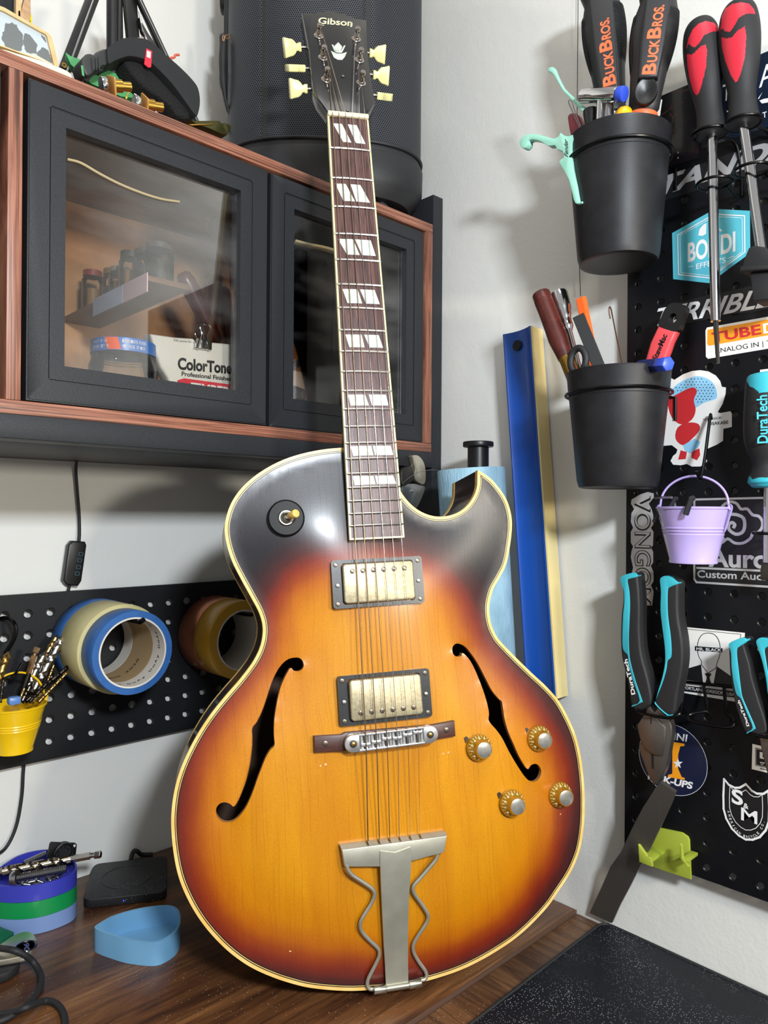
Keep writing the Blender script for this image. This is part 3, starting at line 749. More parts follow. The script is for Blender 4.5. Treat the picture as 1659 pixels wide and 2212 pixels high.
for sx in (-1, 1):
    hp_ = [(x, y) for x, y in outp if x*sx > L2_-1e-4]
    hp_ = sorted(hp_, key=lambda p: math.atan2(p[1], (p[0]-sx*L2_)*sx))
    hp_ = [(sx*(L2_-.0062), -R)] + hp_ + [(sx*(L2_-.0062), R)]
    b2.prism(hp_, wb-.0045, wb, bev=.0005)
BRG = b2.build('bridge_body', mat('bridge_nickel', '#dcdcdc', .22, .9), GTR); b.bm.free()
for sx in (-1, 1):
    b = B(); b.X = MB_; b.cyl((sx*L2_, 0, wb-.0005), (sx*L2_, 0, wb+.0008), .0034, n=18, bev=.0002); b.build('post_recess', mat('recess_dark', '#3a332c', .5, .5), BRG)
    b = B(); b.X = MB_; b.cyl((sx*L2_, 0, wb), (sx*L2_, 0, wb+.0014), .0018, n=14, bev=.0004); b.build('post_screw', 'brass', BRG)
    b = B(); b.X = MB_; b.cyl((sx*(L2_-.0005), 0, wt+.0055), (sx*(L2_-.0005), 0, wb-.0068), .0082, n=32, bev=.0005); b.cyl((sx*L2_, 0, wt), (sx*L2_, 0, wb-.005), .002, n=10); b.build('thumbwheel', 'nickel_aged', BRG)
SX = [(390, 1600), ]
sxs = []
for i in range(6):
    x = -L2_+.0117+i*(2*L2_-.0234)/5; yo = [-.0020, -.0008, .0010, .0004, .0022, .0034][i]
    b = B(); b.X = MB_; b.box((x, yo, wb-.0012), (.0088, .0030, .0036), .0004); b.box((x-.0037, 0, wb-.0018), (.0012, 2*R-.004, .0030)); b.box((x+.0037, 0, wb-.0018), (.0012, 2*R-.004, .0030))
    b.build('saddle', 'bridge_nickel', BRG)
    b = B(); b.X = MB_; b.cyl((x, -R-.0008, wb-.0022), (x, R+.0012, wb-.0022), .0012, n=10); b.build('saddle_screw', 'nickel_aged', BRG)
    sxs.append((MB_ @ V((x, yo, 0))).xy)
# tailpiece
TZ = lambda pts, w, sl=0: [GL(x, y, w, sl) for x, y in zz(pts, 680, 1760, 4.879)]
mat('tail_nickel', '#a9a798', .42, .65, bmp=(350., .05), var=(50., '#bab8a8'))
wt_ = -.010
q = TZ([(285, 370), (1395, 222), (1366, 398), (1014, 492), (690, 548), (316, 550)], wt_)
q = [(p.x, p.y) for p in q]
TB = B().prism(q, wt_-.010, wt_, bev=.0007).build('tailpiece_bar', 'tail_nickel', GTR, ang=30)
q2 = TZ([(265, 325), (1378, 180), (1395, 222), (285, 372)], wt_-.003)
b = B(); A = TZ([(285, 370), (1395, 222)], wt_); C2 = TZ([(265, 325), (1380, 180)], wt_-.004)
for i in range(7):
    f0 = [0, .245, .352, .452, .548, .648, .745][i]+(.012 if i else 0); f1 = [.245, .352, .452, .548, .648, .745, 1.][i]-(.012 if i < 6 else 0)
    pa = [A[0].lerp(A[1], f0), A[0].lerp(A[1], f1), C2[0].lerp(C2[1], f1), C2[0].lerp(C2[1], f0)]
    vs = [tuple(p) for p in pa] + [(p.x, p.y, wt_-.012) for p in pa]
    b.add(vs, [(0, 1, 2, 3), (3, 2, 6, 7), (0, 3, 7, 4), (1, 2, 6, 5), (0, 1, 5, 4)])
b.build('tailpiece_ridge', 'tail_nickel', GTR, smooth=False)
# strap of the tailpiece: follows a falling plane
sw = [(-.094, -.0085), (-.115, -.0085), (-.13, -.0115), (-.165, -.019), (-.20, -.028), (-.228, -.0335)]
def wof(v):
    if v >= sw[0][0]: return sw[0][1]
    for (v0, w0), (v1, w1) in zip(sw, sw[1:]):
        if v >= v1: return w0+(w1-w0)*(v-v0)/(v1-v0)
    return sw[-1][1]
def TW(x, y, extra=0):
    w = -.01
    for _ in range(8): p = GL(680+x/4.879, 1760+y/4.879, w+extra); w = wof(p.y)
    return p
lf = [(690, 385), (690, 500), (697, 700), (705, 900), (715, 1100), (727, 1350), (742, 1600), (750, 1780), (758, 1866)]
rt = [(1012, 343), (1016, 500), (1005, 700), (992, 900), (986, 1100), (982, 1350), (984, 1600), (986, 1750), (988, 1820)]
mc = (850, 402)
lp = [TW(*p) for p in lf]; rp = [TW(*p) for p in rt]; m0 = TW(*mc)
b = B(); vs = []; K = len(lf)
for k_ in (0, -.0022):
    for i in range(K):
        c = (lp[i]+rp[i])/2 if i else m0
        vs += [lp[i]+V((0, 0, k_)), c+V((0, 0, k_)), rp[i]+V((0, 0, k_))]
fs = []
for o_ in (0, 3*K):
    for i in range(K-1): fs += [(o_+3*i, o_+3*i+1, o_+3*i+4, o_+3*i+3), (o_+3*i+1, o_+3*i+2, o_+3*i+5, o_+3*i+4)]
for i in range(K-1): fs += [(3*i, 3*i+3, 3*K+3*i+3, 3*K+3*i), (3*i+2, 3*i+5, 3*K+3*i+5, 3*K+3*i+2)]
fs += [(0, 1, 3*K+1, 3*K), (1, 2, 3*K+2, 3*K+1), (3*K-3, 3*K-2, 6*K-2, 6*K-3), (3*K-2, 3*K-1, 6*K-1, 6*K-2)]
b.add([tuple(v) for v in vs], fs); b.build('tailpiece_strap', 'tail_nickel', GTR, ang=30)
RL = [(345, 540), (352, 580), (395, 640), (470, 692), (560, 750), (612, 792), (634, 830), (630, 880), (600, 950), (550, 1030), (500, 1115), (484, 1180), (508, 1250), (580, 1330), (655, 1400), (683, 1440), (684, 1500), (660, 1560), (610, 1660), (566, 1750), (562, 1810), (585, 1848), (630, 1850)]
RR = [(1308, 425), (1285, 480), (1220, 560), (1130, 665), (1062, 740), (1042, 790), (1062, 850), (1120, 930), (1180, 1020), (1203, 1080), (1185, 1150), (1120, 1250), (1062, 1345), (1042, 1410), (1058, 1480), (1110, 1570), (1165, 1645), (1186, 1700), (1170, 1745), (1120, 1760)]
for P in (RL, RR):
    pts = [TW(x, y)-V((0, 0, .0025)) for x, y in P]
    B().tube(pts, .0018, 10, sub=3).build('tailpiece_rod', 'tail_nickel', GTR, ang=80)
a, c, d, e = TW(620, 1850), TW(755, 1832), TW(990, 1795), TW(1122, 1768)
b = B(); b.cyl(a, c, .0038, n=18, bev=.0004); b.cyl(d, e, .0038, n=18, bev=.0004); b.cyl(c, d, .0030, n=18)
b.build('tailpiece_hinge', mat('hinge_metal', '#aaa89a', .28, .95), GTR)
hc = (c+d)/2; b = B(); h0 = min(rim(hc.y)-.03, -.06)
yb = min(p[1] for p in OUT)
b.bb(hc.x-.019, hc.x+.019, yb-.0022, yb-.0004, rim(yb)-.055, hc.z-.007); b.build('tailpiece_mount', 'tail_nickel', GTR, smooth=False)
# strings
nutx = [718.4, 732, 746.5, 761, 776, 788]; tailx = [(794.8, 1817), (819.4, 1813.5), (842, 1811), (862.4, 1808), (886, 1805), (907, 1802)]
orderp = [2, 1, 0, 3, 4, 5]; rad = [.00062, .00052, .00044, .00034, .00026, .00022]
mat('string_wound', '#a48f78', .3, 1.); mat('string_plain', '#c8c8c8', .2, 1.)
post_for = [2, 1, 0, 3, 4, 5]
for i in range(6):
    nn = GL(nutx[i], 246, .0026); nn.z = .0026
    sd = V((sxs[i].x, sxs[i].y, wb+.0011)); tt = GL(*tailx[i], wt_-.002)
    pp = PT[post_for[i]]; sgn = (1 if i > 2 else -1)
    pts = [pp+V((-sgn*.002 if i > 2 else .002, 0, 0)), nn, V((nn.x, nn.y-.003, .0024)), sd, tt]
    B().tube(pts, rad[i], 6).build('string', 'string_wound' if i < 3 else 'string_plain', GTR, ang=90)
# knobs
def numring(b, r, z0, rr0, T):
    pass
mat('knob_gold', '#a87c1c', .18, .35, coat=1.)
mat('knob_cap', '#bdbab2', .25, .75, var=(140., '#9a9890'))
mat('knob_marks', '#e8d9a0', .5)
for x, y in ((1047, 1620.5), (1178, 1600), (1119.3, 1742.7), (1224, 1724)):
    w0 = -.008; p = GL(x, y, w0)
    for _ in range(6): w0 = top_w(p.x, p.y)+.0165; p = GL(x, y, w0)
    z0 = w0-.0165; b = B(); Tk = M4.Translation((p.x, p.y, z0+.0012))
    b.lathe([(0, .0), (.0128, 0), (.0130, .0012), (.0126, .0030), (.0104, .0062), (.0086, .0075), (.0080, .0140), (.0078, .0148), (.0, .0148)], 40, Tk)
    kb = b.build('control_knob', 'knob_gold', GTR, ang=50)
    B().lathe([(0, .0152), (.0062, .0154), (.0072, .0150), (.0074, .0140)], 32, Tk).build('knob_cap', 'knob_cap', kb)
    b = B()
    for k_ in range(21):
        a_ = 2*PI*k_/24-1.2; rr = (.0104, .0122); z1, z2 = .0067, .0040
        b.X = Tk @ M4.Rotation(a_, 4, 'Z')
        b.add([(rr[0], -.00022, z1), (rr[0], .00022, z1), (rr[1], .00026, z2), (rr[1], -.00026, z2)], [(0, 1, 2, 3)])
    for k_ in range(11):
        a_ = PI*2*k_/12-.9; b.X = Tk @ M4.Rotation(a_, 4, 'Z') @ M4.Translation((.0098, 0, .0072)) @ M4.Rotation(.75, 4, 'Y') @ M4.Rotation(-PI/2, 4, 'Z')
        b.text(str(10-k_), V((-.0011, -.0010, 0)), V((.0011, -.0010, 0)), V((-.0011, .0012, 0)), z=0, bold=.02)
    b.build('knob_scale', 'knob_marks', kb, smooth=False)
    b = B(); q = GL(x-19, y-26, z0+.001); b.prism([(p.x-.0128, p.y+.0055), (p.x-.0095, p.y+.0098), (p.x-.0118, p.y+.0118), (p.x-.0140, p.y+.0105)], z0+.0004, z0+.0014); b.build('pointer_washer', mat('dark_pointer', '#4b443c', .35, .8), GTR, smooth=False)
# toggle switch
c = GL(617.7, 1119.4, -.013); 
for _ in range(5): w0 = top_w(c.x, c.y); c = GL(617.7, 1119.4, w0)
Tk = M4.Translation((c.x, c.y, w0+.0012))
B().lathe([(.0060, .0), (.0172, 0), (.0176, .0004), (.0160, .0020), (.0080, .0022), (.006, .0022)], 40, Tk).build('switch_washer', mat('washer_black', '#0a0a0b', .5, spec=.25), GTR)
sw_ = B().lathe([(0, .0), (.0078, 0), (.0078, .0030), (.0068, .0040), (.0060, .0040), (.0056, .0052), (.0044, .0058), (.0030, .0046), (0, .0040)], 32, Tk).build('toggle_switch', 'nickel_aged', GTR)
tp_ = GL(639, 1109, w0+.019); a = Tk @ V((0, 0, .004)); d = (tp_-a).normalized()
B().cyl(a, a+d*.006, .0016, .0018, 12).build('lever', 'nickel_aged', sw_)
B().cyl(a+d*.004, tp_+d*.001, .0031, .0040, 20, bev=.0012).build('switch_tip', mat('tip_amber', '#dcb45e', .3, coat=.3), sw_)
for x, y, r in ((692, 1654, .0011), (703, 1651, .0013), (957, 1628, .0011), (968, 1625, .0012), (1211, 1759, .0009), (627, 2054, .0014)):
    p = GL(x, y, top_w(*GL(x, y, -.02).xy)); z_ = top_w(p.x, p.y)+.0005
    B().sheet([(p.x+r*math.cos(a)*random.uniform(.6, 1.2), p.y+r*math.sin(a)*random.uniform(.6, 1.2), z_) for a in [2*PI*k/9 for k in range(9)]]).build('finish_chip', mat('bare_chip', '#d9a777', .6), tp, smooth=False, up=True)
# ---------------------------------------------------------------- right wall: the pegboard's stickers
def proj(P):
    d = P-CAM; z = d.dot(D2); return (829.5+FPX*d.dot(R3)/z, 1106-FPX*d.dot(U3)/z)
def sticker(label, poly, m, cat='sticker', name='sticker', th=.0003, lift=.0002, smooth_n=0):
    pts = [loc(TR, x, y, 0) for x, y in poly]
    c = sum(pts, V())/len(pts); T = fr_right(.5356+c.x, .0967+c.y, .02+lift)
    q = [loc(T, x, y, 0) for x, y in poly]
    if smooth_n: q = sm([V((p.x, p.y, 0)) for p in q], smooth_n)
    t = thing(name, label, cat, T)
    B().prism([(p.x, p.y) for p in q], 0, th).build('backing', m, t, smooth=False)
    return t, T, (lambda x, y: loc(T, x, y, th))
def lay(t, T, L, name, m, shapes=(), texts=(), lines=(), z=.0004, k=0):
    """flat print on a sticker: filled shapes, lettering and lines"""
    b = B(); zi = z
    for P in shapes:
        q = [L(*p) for p in P]
        if k and len(q) > 6: q = sm([V((p.x, p.y, 0)) for p in q], k)
        zi += 3e-6; b.sheet([(p.x, p.y, zi) for p in q])
    for s in texts:
        txt, bl, br, tl = s[:4]; b.text(txt, L(*bl), L(*br), L(*tl), z=z-.0002, bold=s[4] if len(s) > 4 else 0, shear=s[5] if len(s) > 5 else 0)
    for P, w_, cl in lines:
        q = [L(*p) for p in P]
        if len(q) > 5 and k: q = catmull([V((p.x, p.y, 0)) for p in q], k, cl)
        q = [(p.x, p.y) for p in q]; n = len(q)
        for i in range(n if cl else n-1):
            a = V(q[i]); c = V(q[(i+1) % n]); d = (c-a)
            if d.length < 1e-6: continue
            d = d.normalized(); nn = V((-d.y, d.x))*w_/2; e = d*w_*.35
            zi += 1.5e-6; b.add([(*(a-e+nn), zi), (*(a-e-nn), zi), (*(c+e-nn), zi), (*(c+e+nn), zi)], [(0, 1, 2, 3)])
    return b.build(name, m, t, smooth=False, up=True)
def zp(ox, oy, s): return lambda x, y: (ox+x/s, oy+y/s)
mat('print_black', '#121214', .45); mat('print_white', '#e2e2e2', .45); mat('print_red', '#c22a2e', .45); mat('print_orange', '#f09a1c', .45)
mat('print_blue', '#55b4c6', .4); mat('print_navy', '#161c36', .35); mat('print_lightblue', '#8cc4e4', .45); mat('poster_dark', '#241d1e', .25, coat=.4, var=(60., '#151624'))
mat('poster_navy', '#17243a', .25, coat=.4, var=(20., '#101823')); mat('print_copper', '#8c5a48', .5)
f = zp(1400, 60, 5.53)
t, T, L = sticker('dark poster card with a copper bare tree at the pegboard top corner', [(1427, 208), (1508, 175), (1510, 341), (1428, 366)], 'poster_dark', 'poster', 'poster_card')
tree = [[f(205, 1640), f(190, 1480), f(210, 1330), f(265, 1220), f(290, 1120), f(300, 1060)], [f(295, 1080), f(260, 1020)], [f(298, 1075), f(345, 985)], [f(345, 985), f(352, 1010), f(320, 1080)], [f(200, 1400), f(150, 1300)], [f(230, 1290), f(310, 1240), f(360, 1180)], [f(150, 1050), f(250, 980), f(330, 950), f(420, 880)], [f(270, 960), f(300, 880)], [f(330, 760), f(400, 770), f(480, 735)]]
lay(t, T, L, 'tree_print', 'print_copper', lines=[(P, .0006, False) for P in tree])
lay(t, T, L, 'lettering', 'print_white', texts=[('S', f(259, 1535), f(275, 1529), f(259, 1512), .01), ('S', f(350, 1503), f(366, 1498), f(350, 1482), .01), ('N', f(167, 1632), f(187, 1626), f(167, 1605), .01), ('G', f(258, 1603), f(276, 1597), f(258, 1578), .01), ('S', f(350, 1567), f(366, 1562), f(350, 1545), .01)])
t, T, L = sticker('navy poster card with white serif letters at the pegboard top right', [(1514, 173), (1690, 98), (1694, 262), (1516, 322)], 'poster_navy', 'poster', 'poster_card')
lay(t, T, L, 'lettering', 'print_white', texts=[('T', f(885, 885), f(980, 860), f(895, 670), .0), ('A', f(1325, 720), f(1520, 640), f(1325, 460), .0), ('G', f(928, 1228), f(998, 1215), f(925, 1165), .005), ('T', f(1368, 1080), f(1420, 1065), f(1365, 1010), .005)],
    shapes=[[f(938, 990), f(1010, 985), f(1008, 1005), f(940, 1008)], [f(1310, 850), f(1365, 770), f(1350, 800), f(1325, 850)], [f(1330, 870), f(1380, 850), f(1440, 840), f(1480, 850), f(1440, 890), f(1360, 905)]])
# STANDARD
u0 = loc(TR, 1430, 400, 0); u1 = loc(TR, 1602, 352, 0); pitch = (u1.x-u0.x)/3
t, T, L = sticker('black strip sticker with large slanted silver STANDARD lettering', [(1400, 398), (1700, 285), (1700, 352), (1400, 445)], 'print_black')
o = (TR.inverted() @ T).to_translation(); b = B()
vb = loc(TR, 1437, 419, 0); ub = u0.x-pitch*1.0-o.x; vbase = vb.y-o.y; hcap = loc(TR, 1437, 380, 0).y-vb.y
b.text('STANDARD', V((ub, vbase, 0)), V((ub+8*pitch, vbase, 0)), V((ub, vbase+hcap, 0)), z=.0004, bold=.035, shear=.35)
b.build('lettering', 'chrome_sticker', t, smooth=False, up=True)
# BONDI EFFECTS
f = zp(1100, 0, 2.968)
t, T, L = sticker('light blue six sided BONDI EFFECTS sticker behind the first screwdriver shaft', [f(*p) for p in ((1320, 1340), (1543, 1352), (1546, 1622), (1285, 1816), (1052, 1790), (1045, 1495))], 'print_blue')
hexo = lambda s: [((1295+(x-1295)*s), (1578+(y-1578)*s)) for x, y in ((1320, 1340), (1543, 1352), (1546, 1622), (1285, 1816), (1052, 1790), (1045, 1495))]
lay(t, T, L, 'border_and_lettering', 'print_white', texts=[('BONDI', f(1145, 1677), f(1450, 1606), f(1145, 1556), .03), ('EFFECTS', f(1198, 1726), f(1388, 1684), f(1198, 1690), .01)],
    lines=[([f(*p) for p in hexo(.86)], .0010, True), ([f(*p) for p in hexo(.80)], .0005, True), ([f(1148, 1712), f(1180, 1706)], .0006, False), ([f(1405, 1655), f(1440, 1642)], .0006, False)],
    shapes=[[f(1212, 1510), f(1220, 1470), f(1245, 1440), f(1265, 1430), f(1262, 1500), f(1240, 1512)], [f(1325, 1475), f(1350, 1485), f(1345, 1462), f(1368, 1480), f(1330, 1490)]])
# TERRIBLE
f = zp(1300, 580, 4.621)
t, T, L = sticker('black cut sticker with brushed white TERRIBLE lettering above the orange tube sticker', [f(*p) for p in ((585, 400), (740, 350), (1060, 265), (1350, 210), (1500, 170), (1750, 130), (1760, 380), (1500, 440), (1300, 450), (1000, 520), (790, 560), (590, 480))], 'print_black')
lay(t, T, L, 'lettering', 'print_white', texts=[('TERRIBLE', f(545, 570), f(1750, 360), f(555, 395), .02, .35)])
# tube sticker
t, T, L = sticker('white and orange sticker with red TUBE lettering and analog in text', [f(*p) for p in ((1050, 590), (1750, 465), (1752, 785), (1060, 902), (1040, 880), (1036, 620))], 'white_paper')
lay(t, T, L, 'orange_panel', 'print_orange', shapes=[[f(1055, 612), f(1750, 492), f(1750, 650), f(1070, 772), f(1052, 755)]], z=.00038)
lay(t, T, L, 'red_lettering', 'print_red', texts=[('TUBE', f(1105, 735), f(1595, 652), f(1095, 640), .03)], z=.00055)
lay(t, T, L, 'white_lettering', 'print_white', texts=[('D', f(1615, 648), f(1740, 628), f(1608, 550), .03)], z=.00055)
lay(t, T, L, 'small_lettering', 'print_black', texts=[('ANALOG IN | TUBE', f(1130, 848), f(1850, 735), f(1126, 800), .0)], z=.00045)
# die cut figure sticker, plain stand-in
f = zp(1400, 780, 7.375)
wp = ((240, 205), (320, 245), (420, 300), (560, 210), (700, 160), (830, 145), (960, 165), (1080, 230), (1150, 320), (1175, 410), (1240, 420), (1235, 520), (1190, 680), (1110, 810), (1140, 830), (1310, 800), (1335, 830), (1335, 1050), (1200, 1080), (1195, 1270), (1100, 1330), (940, 1400), (900, 1500), (940, 1590), (900, 1650), (830, 1680), (700, 1680), (620, 1640), (520, 1660), (400, 1650), (360, 1590), (400, 1510), (450, 1470), (470, 1410), (380, 1340), (80, 1362), (90, 900), (140, 500), (200, 330))
t, T, L = sticker('white die cut sticker with dotted blue dome and red shapes beside the lower pot', [f(*p) for p in wp], 'white_paper')
lay(t, T, L, 'blue_dome', 'print_lightblue', shapes=[[f(*p) for p in ((370, 520), (430, 400), (560, 310), (680, 262), (800, 240), (950, 280), (1050, 370), (1095, 500), (1080, 600), (900, 660), (700, 770), (600, 700))]], k=3)
lay(t, T, L, 'red_shape', 'print_red', shapes=[[f(*p) for p in ((320, 640), (480, 520), (700, 420), (780, 480), (730, 620), (760, 780), (700, 930), (540, 1010), (380, 900))], [f(*p) for p in ((470, 1060), (640, 980), (800, 1000), (820, 1100), (700, 1240), (560, 1340), (440, 1240))], [f(*p) for p in ((520, 1420), (620, 1450), (600, 1560), (480, 1570))], [f(*p) for p in ((700, 1440), (820, 1390), (830, 1500), (780, 1580), (690, 1540))]], z=.00045, k=3)
lay(t, T, L, 'pale_shape', 'print_lightblue', shapes=[[f(*p) for p in ((560, 1340), (740, 1235), (835, 1290), (800, 1370), (680, 1470), (590, 1430))]], z=.0005, k=3)
dots = []
random.seed(7)
for i in range(9):
    for j in range(13):
        x, y = 420+j*54+(i % 2)*27, 285+i*46
        if pip(x, y, [(430, 420), (560, 330), (680, 282), (800, 262), (950, 300), (1040, 380), (1075, 500), (1060, 590), (900, 640), (790, 690), (760, 620), (800, 480), (720, 400), (560, 460), (460, 500)]): dots.append([f(x+9*math.cos(a*PI/3), y+9*math.sin(a*PI/3)) for a in range(6)])
lay(t, T, L, 'dots_and_lettering', 'print_black', shapes=dots, texts=[('TATTOODOG BY', f(875, 955), f(1175, 918), f(872, 918), .01), ('OSAKABE', f(965, 1025), f(1280, 995), f(962, 975), .02)], z=.0005)
# VONGOM
f = zp(1300, 1000, 4.424)
vp = [(370, 300), (440, 278), (495, 290), (498, 330), (450, 390), (475, 440), (492, 500), (492, 590), (470, 620), (495, 660), (490, 790), (470, 805), (492, 850), (492, 950), (470, 985), (494, 1040), (494, 1130), (470, 1170), (495, 1230), (480, 1362), (400, 1362), (330, 1340), (290, 1200), (278, 1100), (300, 1000), (278, 900), (285, 840), (300, 800), (278, 760), (278, 660), (300, 620), (278, 560), (285, 480), (310, 440), (280, 390), (285, 350)]
t, T, L = sticker('silver outline sticker reading VONGOM down the left edge of the pegboard', [f(*p) for p in vp], 'chrome_sticker', smooth_n=0)
lay(t, T, L, 'lettering_outline', 'print_black', texts=[('VONGOM', f(318, 318), f(322, 1345), f(470, 316), .03)], z=.0005)
lay(t, T, L, 'lettering', 'chrome_sticker', texts=[('VONGOM', f(318, 318), f(322, 1345), f(470, 316), -.008)], z=.0007)
# Auro custom audio
t, T, L = sticker('black and silver Custom Audio cloud sticker behind the purple bucket', [f(*p) for p in ((880, 345), (900, 332), (1700, 325), (1700, 1195), (905, 1145), (880, 1120))], 'print_black')
cloud = [f(*p) for p in ((1180, 390), (1235, 372), (1290, 390), (1330, 440), (1390, 440), (1440, 495), (1500, 510), (1535, 560), (1530, 620), (1490, 665), (1445, 670), (1420, 720), (1350, 765), (1270, 765), (1205, 725), (1150, 760), (1160, 720), (1110, 660), (1105, 560), (1130, 450))]
lay(t, T, L, 'cloud_and_lettering', 'chrome_sticker', lines=[(cloud, .0026, True), ([f(*p) for p in ((1200, 490), (1290, 495), (1355, 530), (1365, 610), (1340, 665), (1280, 680), (1220, 640), (1215, 590), (1245, 570), (1270, 590), (1262, 615))], .0030, False), ([f(*p) for p in ((885, 350), (1700, 330), (1700, 1190), (905, 1140), (885, 1110))], .0020, True), ([f(910, 1003), f(1700, 1038)], .0020, False)],
    texts=[('Auro', f(1020, 985), f(1600, 1005), f(1020, 815), .03), ('Custom Audio', f(912, 1092), f(1640, 1125), f(912, 1022), .02)], k=3)
# MR. BLACK
f = zp(1250, 1200, 3.951)
t, T, L = sticker('white MR. BLACK card with a suited bust drawing, right of the large pliers', [f(890, 608), f(1419, 660), f(1400, 1258), f(872, 1168)], 'white_paper')
lay(t, T, L, 'suit_print', 'print_black', shapes=[[f(*p) for p in ((905, 972), (1045, 930), (1062, 1080), (900, 1060))], [f(*p) for p in ((1180, 945), (1330, 1050), (1340, 1125), (1150, 1098))], [f(*p) for p in ((1078, 1008), (1105, 1003), (1135, 1012), (1118, 1040), (1130, 1095), (1085, 1088), (1095, 1040))], [f(*p) for p in ((993, 773), (1229, 790), (1228, 826), (993, 812))], [f(*p) for p in ((885, 1105), (1345, 1160), (1343, 1215), (882, 1155))], [f(*p) for p in ((900, 1062), (1338, 1125), (1338, 1140), (900, 1080))]],
    lines=[([f(*p) for p in ((1050, 900), (1022, 850), (1015, 770), (1030, 710), (1060, 672), (1105, 660), (1155, 672), (1190, 710), (1208, 770), (1205, 850), (1185, 905))], .0006, False), ([f(*p) for p in ((1050, 900), (1048, 930), (1105, 1003), (1172, 960), (1185, 905))], .0006, False), ([f(905, 625), f(1385, 672), f(1382, 720)], .0004, False)], z=.0005, k=3)
lay(t, T, L, 'white_lettering', 'print_white', texts=[('MR. BLACK', f(1006, 808), f(1220, 820), f(1006, 782), .015), ('PORTLAND, OREGON, USA', f(896, 1138), f(1332, 1200), f(898, 1112), .01)], z=.0008)
# navy round sticker
cx_ = loc(TR, 1452, 1640, 0); rr = abs(loc(TR, 1452, 1563, 0).y-cx_.y)
T = fr_right(.5356+cx_.x, .0967+cx_.y, .0202); t = thing('sticker', 'round navy pickups sticker with an orange letter and white star behind the pliers jaws', 'sticker', T)
B().prism(circ(rr, 48), 0, .0003).build('backing', 'print_navy', t, smooth=False)
L = lambda x, y: loc(T, x, y, .0003)
lay(t, T, L, 'rim_print', 'print_white', lines=[([(proj(T @ V((x, y, 0)))) for x, y in circ(rr*.985, 48)], .0004, True)], texts=[('GEMINI', f(620, 1545), f(922, 1588), f(628, 1485), .02)])
lay(t, T, L, 'orange_letter', 'print_orange', shapes=[[f(*p) for p in ((740, 1580), (905, 1606), (902, 1626), (868, 1628), (850, 1700), (850, 1820), (880, 1890), (906, 1898), (905, 1914), (760, 1890), (765, 1872), (800, 1862), (800, 1640), (740, 1610))]], z=.0005)
st = []
for i in range(10): a = -PI/2+i*PI/5; r_ = 46 if i % 2 == 0 else 19; st.append(f(848+r_*math.cos(a)*.95, 1775+r_*math.sin(a)))
lay(t, T, L, 'star_and_lettering', 'print_white', shapes=[st], texts=[('PICK-UPS', f(590, 1905), f(972, 1992), f(595, 1850), .04, .1)], z=.0007)
# small card at the frame edge
f = zp(1540, 1340, 4.42)
t, T, L = sticker('small white card with black panel and website line at the right picture edge', [f(378, 1180), f(900, 1300), f(900, 1545), f(372, 1420)], 'white_paper')
lay(t, T, L, 'black_panel', 'print_black', shapes=[[f(405, 1215), f(870, 1320), f(868, 1492), f(405, 1385)]], texts=[('www.', f(448, 1420), f(530, 1440), f(448, 1398), .02)])
lay(t, T, L, 'white_lettering', 'print_white', texts=[('L', f(448, 1312), f(520, 1328), f(448, 1255), .05), ('guitars', f(445, 1368), f(760, 1440), f(445, 1335), .01)], lines=[([f(412, 1225), f(860, 1325), f(860, 1480), f(412, 1378)], .0003, True)], z=.0006)
# S&M shield
f = zp(1200, 1650, 3.614)
half = [(1487, 150), (1440, 178), (1400, 180), (1350, 155), (1312, 110), (1306, 240), (1308, 350), (1330, 430), (1375, 510), (1430, 565), (1487, 598)]
def shield(s, dy=0):
    P = [(x, y) for x, y in half]
    c0_ = loc(TR, *f(1487, 350), 0); P2 = [loc(TR, *f(x, y), 0) for x, y in P]
    lft = [((p.x-c0_.x)*s, (p.y-c0_.y)*s+dy) for p in P2]
    top0 = lft[0][0]; return lft + [(-x+2*0, y) for x, y in reversed(lft[1:-1])]
c0_ = loc(TR, *f(1487, 350), 0); T = fr_right(.5356+c0_.x, .0967+c0_.y, .0202)
t = thing('sticker', 'black and white S&M shield sticker near the lower right pegboard', 'sticker', T)
def sym(s, dy=0): P = shield(s, dy); x0 = P[0][0]; lf_ = [(p[0], p[1]) for p in P[:len(half)]]; lf_[0] = (0, lf_[0][1]); lf_[-1] = (0, lf_[-1][1]); return lf_ + [(-x, y) for x, y in reversed(lf_[1:-1])]
S0 = sym(1)
B().prism(S0, 0, .0003).build('backing', 'print_black', t, smooth=False)
b = B()
for s_, w_, dy in ((.965, .0019, 0), (.70, .0006, .001)):
    P = sym(s_, dy); n_ = len(P)
    for i in range(n_):
        a = V(P[i]); c = V(P[(i+1) % n_]); d = (c-a).normalized(); nn = V((-d.y, d.x))*w_/2; e = d*w_*.4
        zq = .0004+i*2e-6; b.add([(*(a-e+nn), zq), (*(a-e-nn), zq), (*(c+e-nn), zq), (*(c+e+nn), zq)], [(0, 1, 2, 3)])
S_ = abs(S0[4][0])
b.text('S', V((-S_*.62, S_*.12, 0)), V((-S_*.12, S_*.12, 0)), V((-S_*.62, S_*.78, 0)), z=.0003, bold=.03)
b.text('M', V((-S_*.20, -S_*.55, 0)), V((S_*.50, -S_*.55, 0)), V((-S_*.20, S_*.05, 0)), z=.0003, bold=.01)
b.text('&', V((-S_*.10, S_*.02, 0)), V((S_*.12, S_*.02, 0)), V((-S_*.10, S_*.26, 0)), z=.0003, bold=.02)
word = 'AMERICAN BICYCLE CO.'; cy0 = S0[6][1]*.18
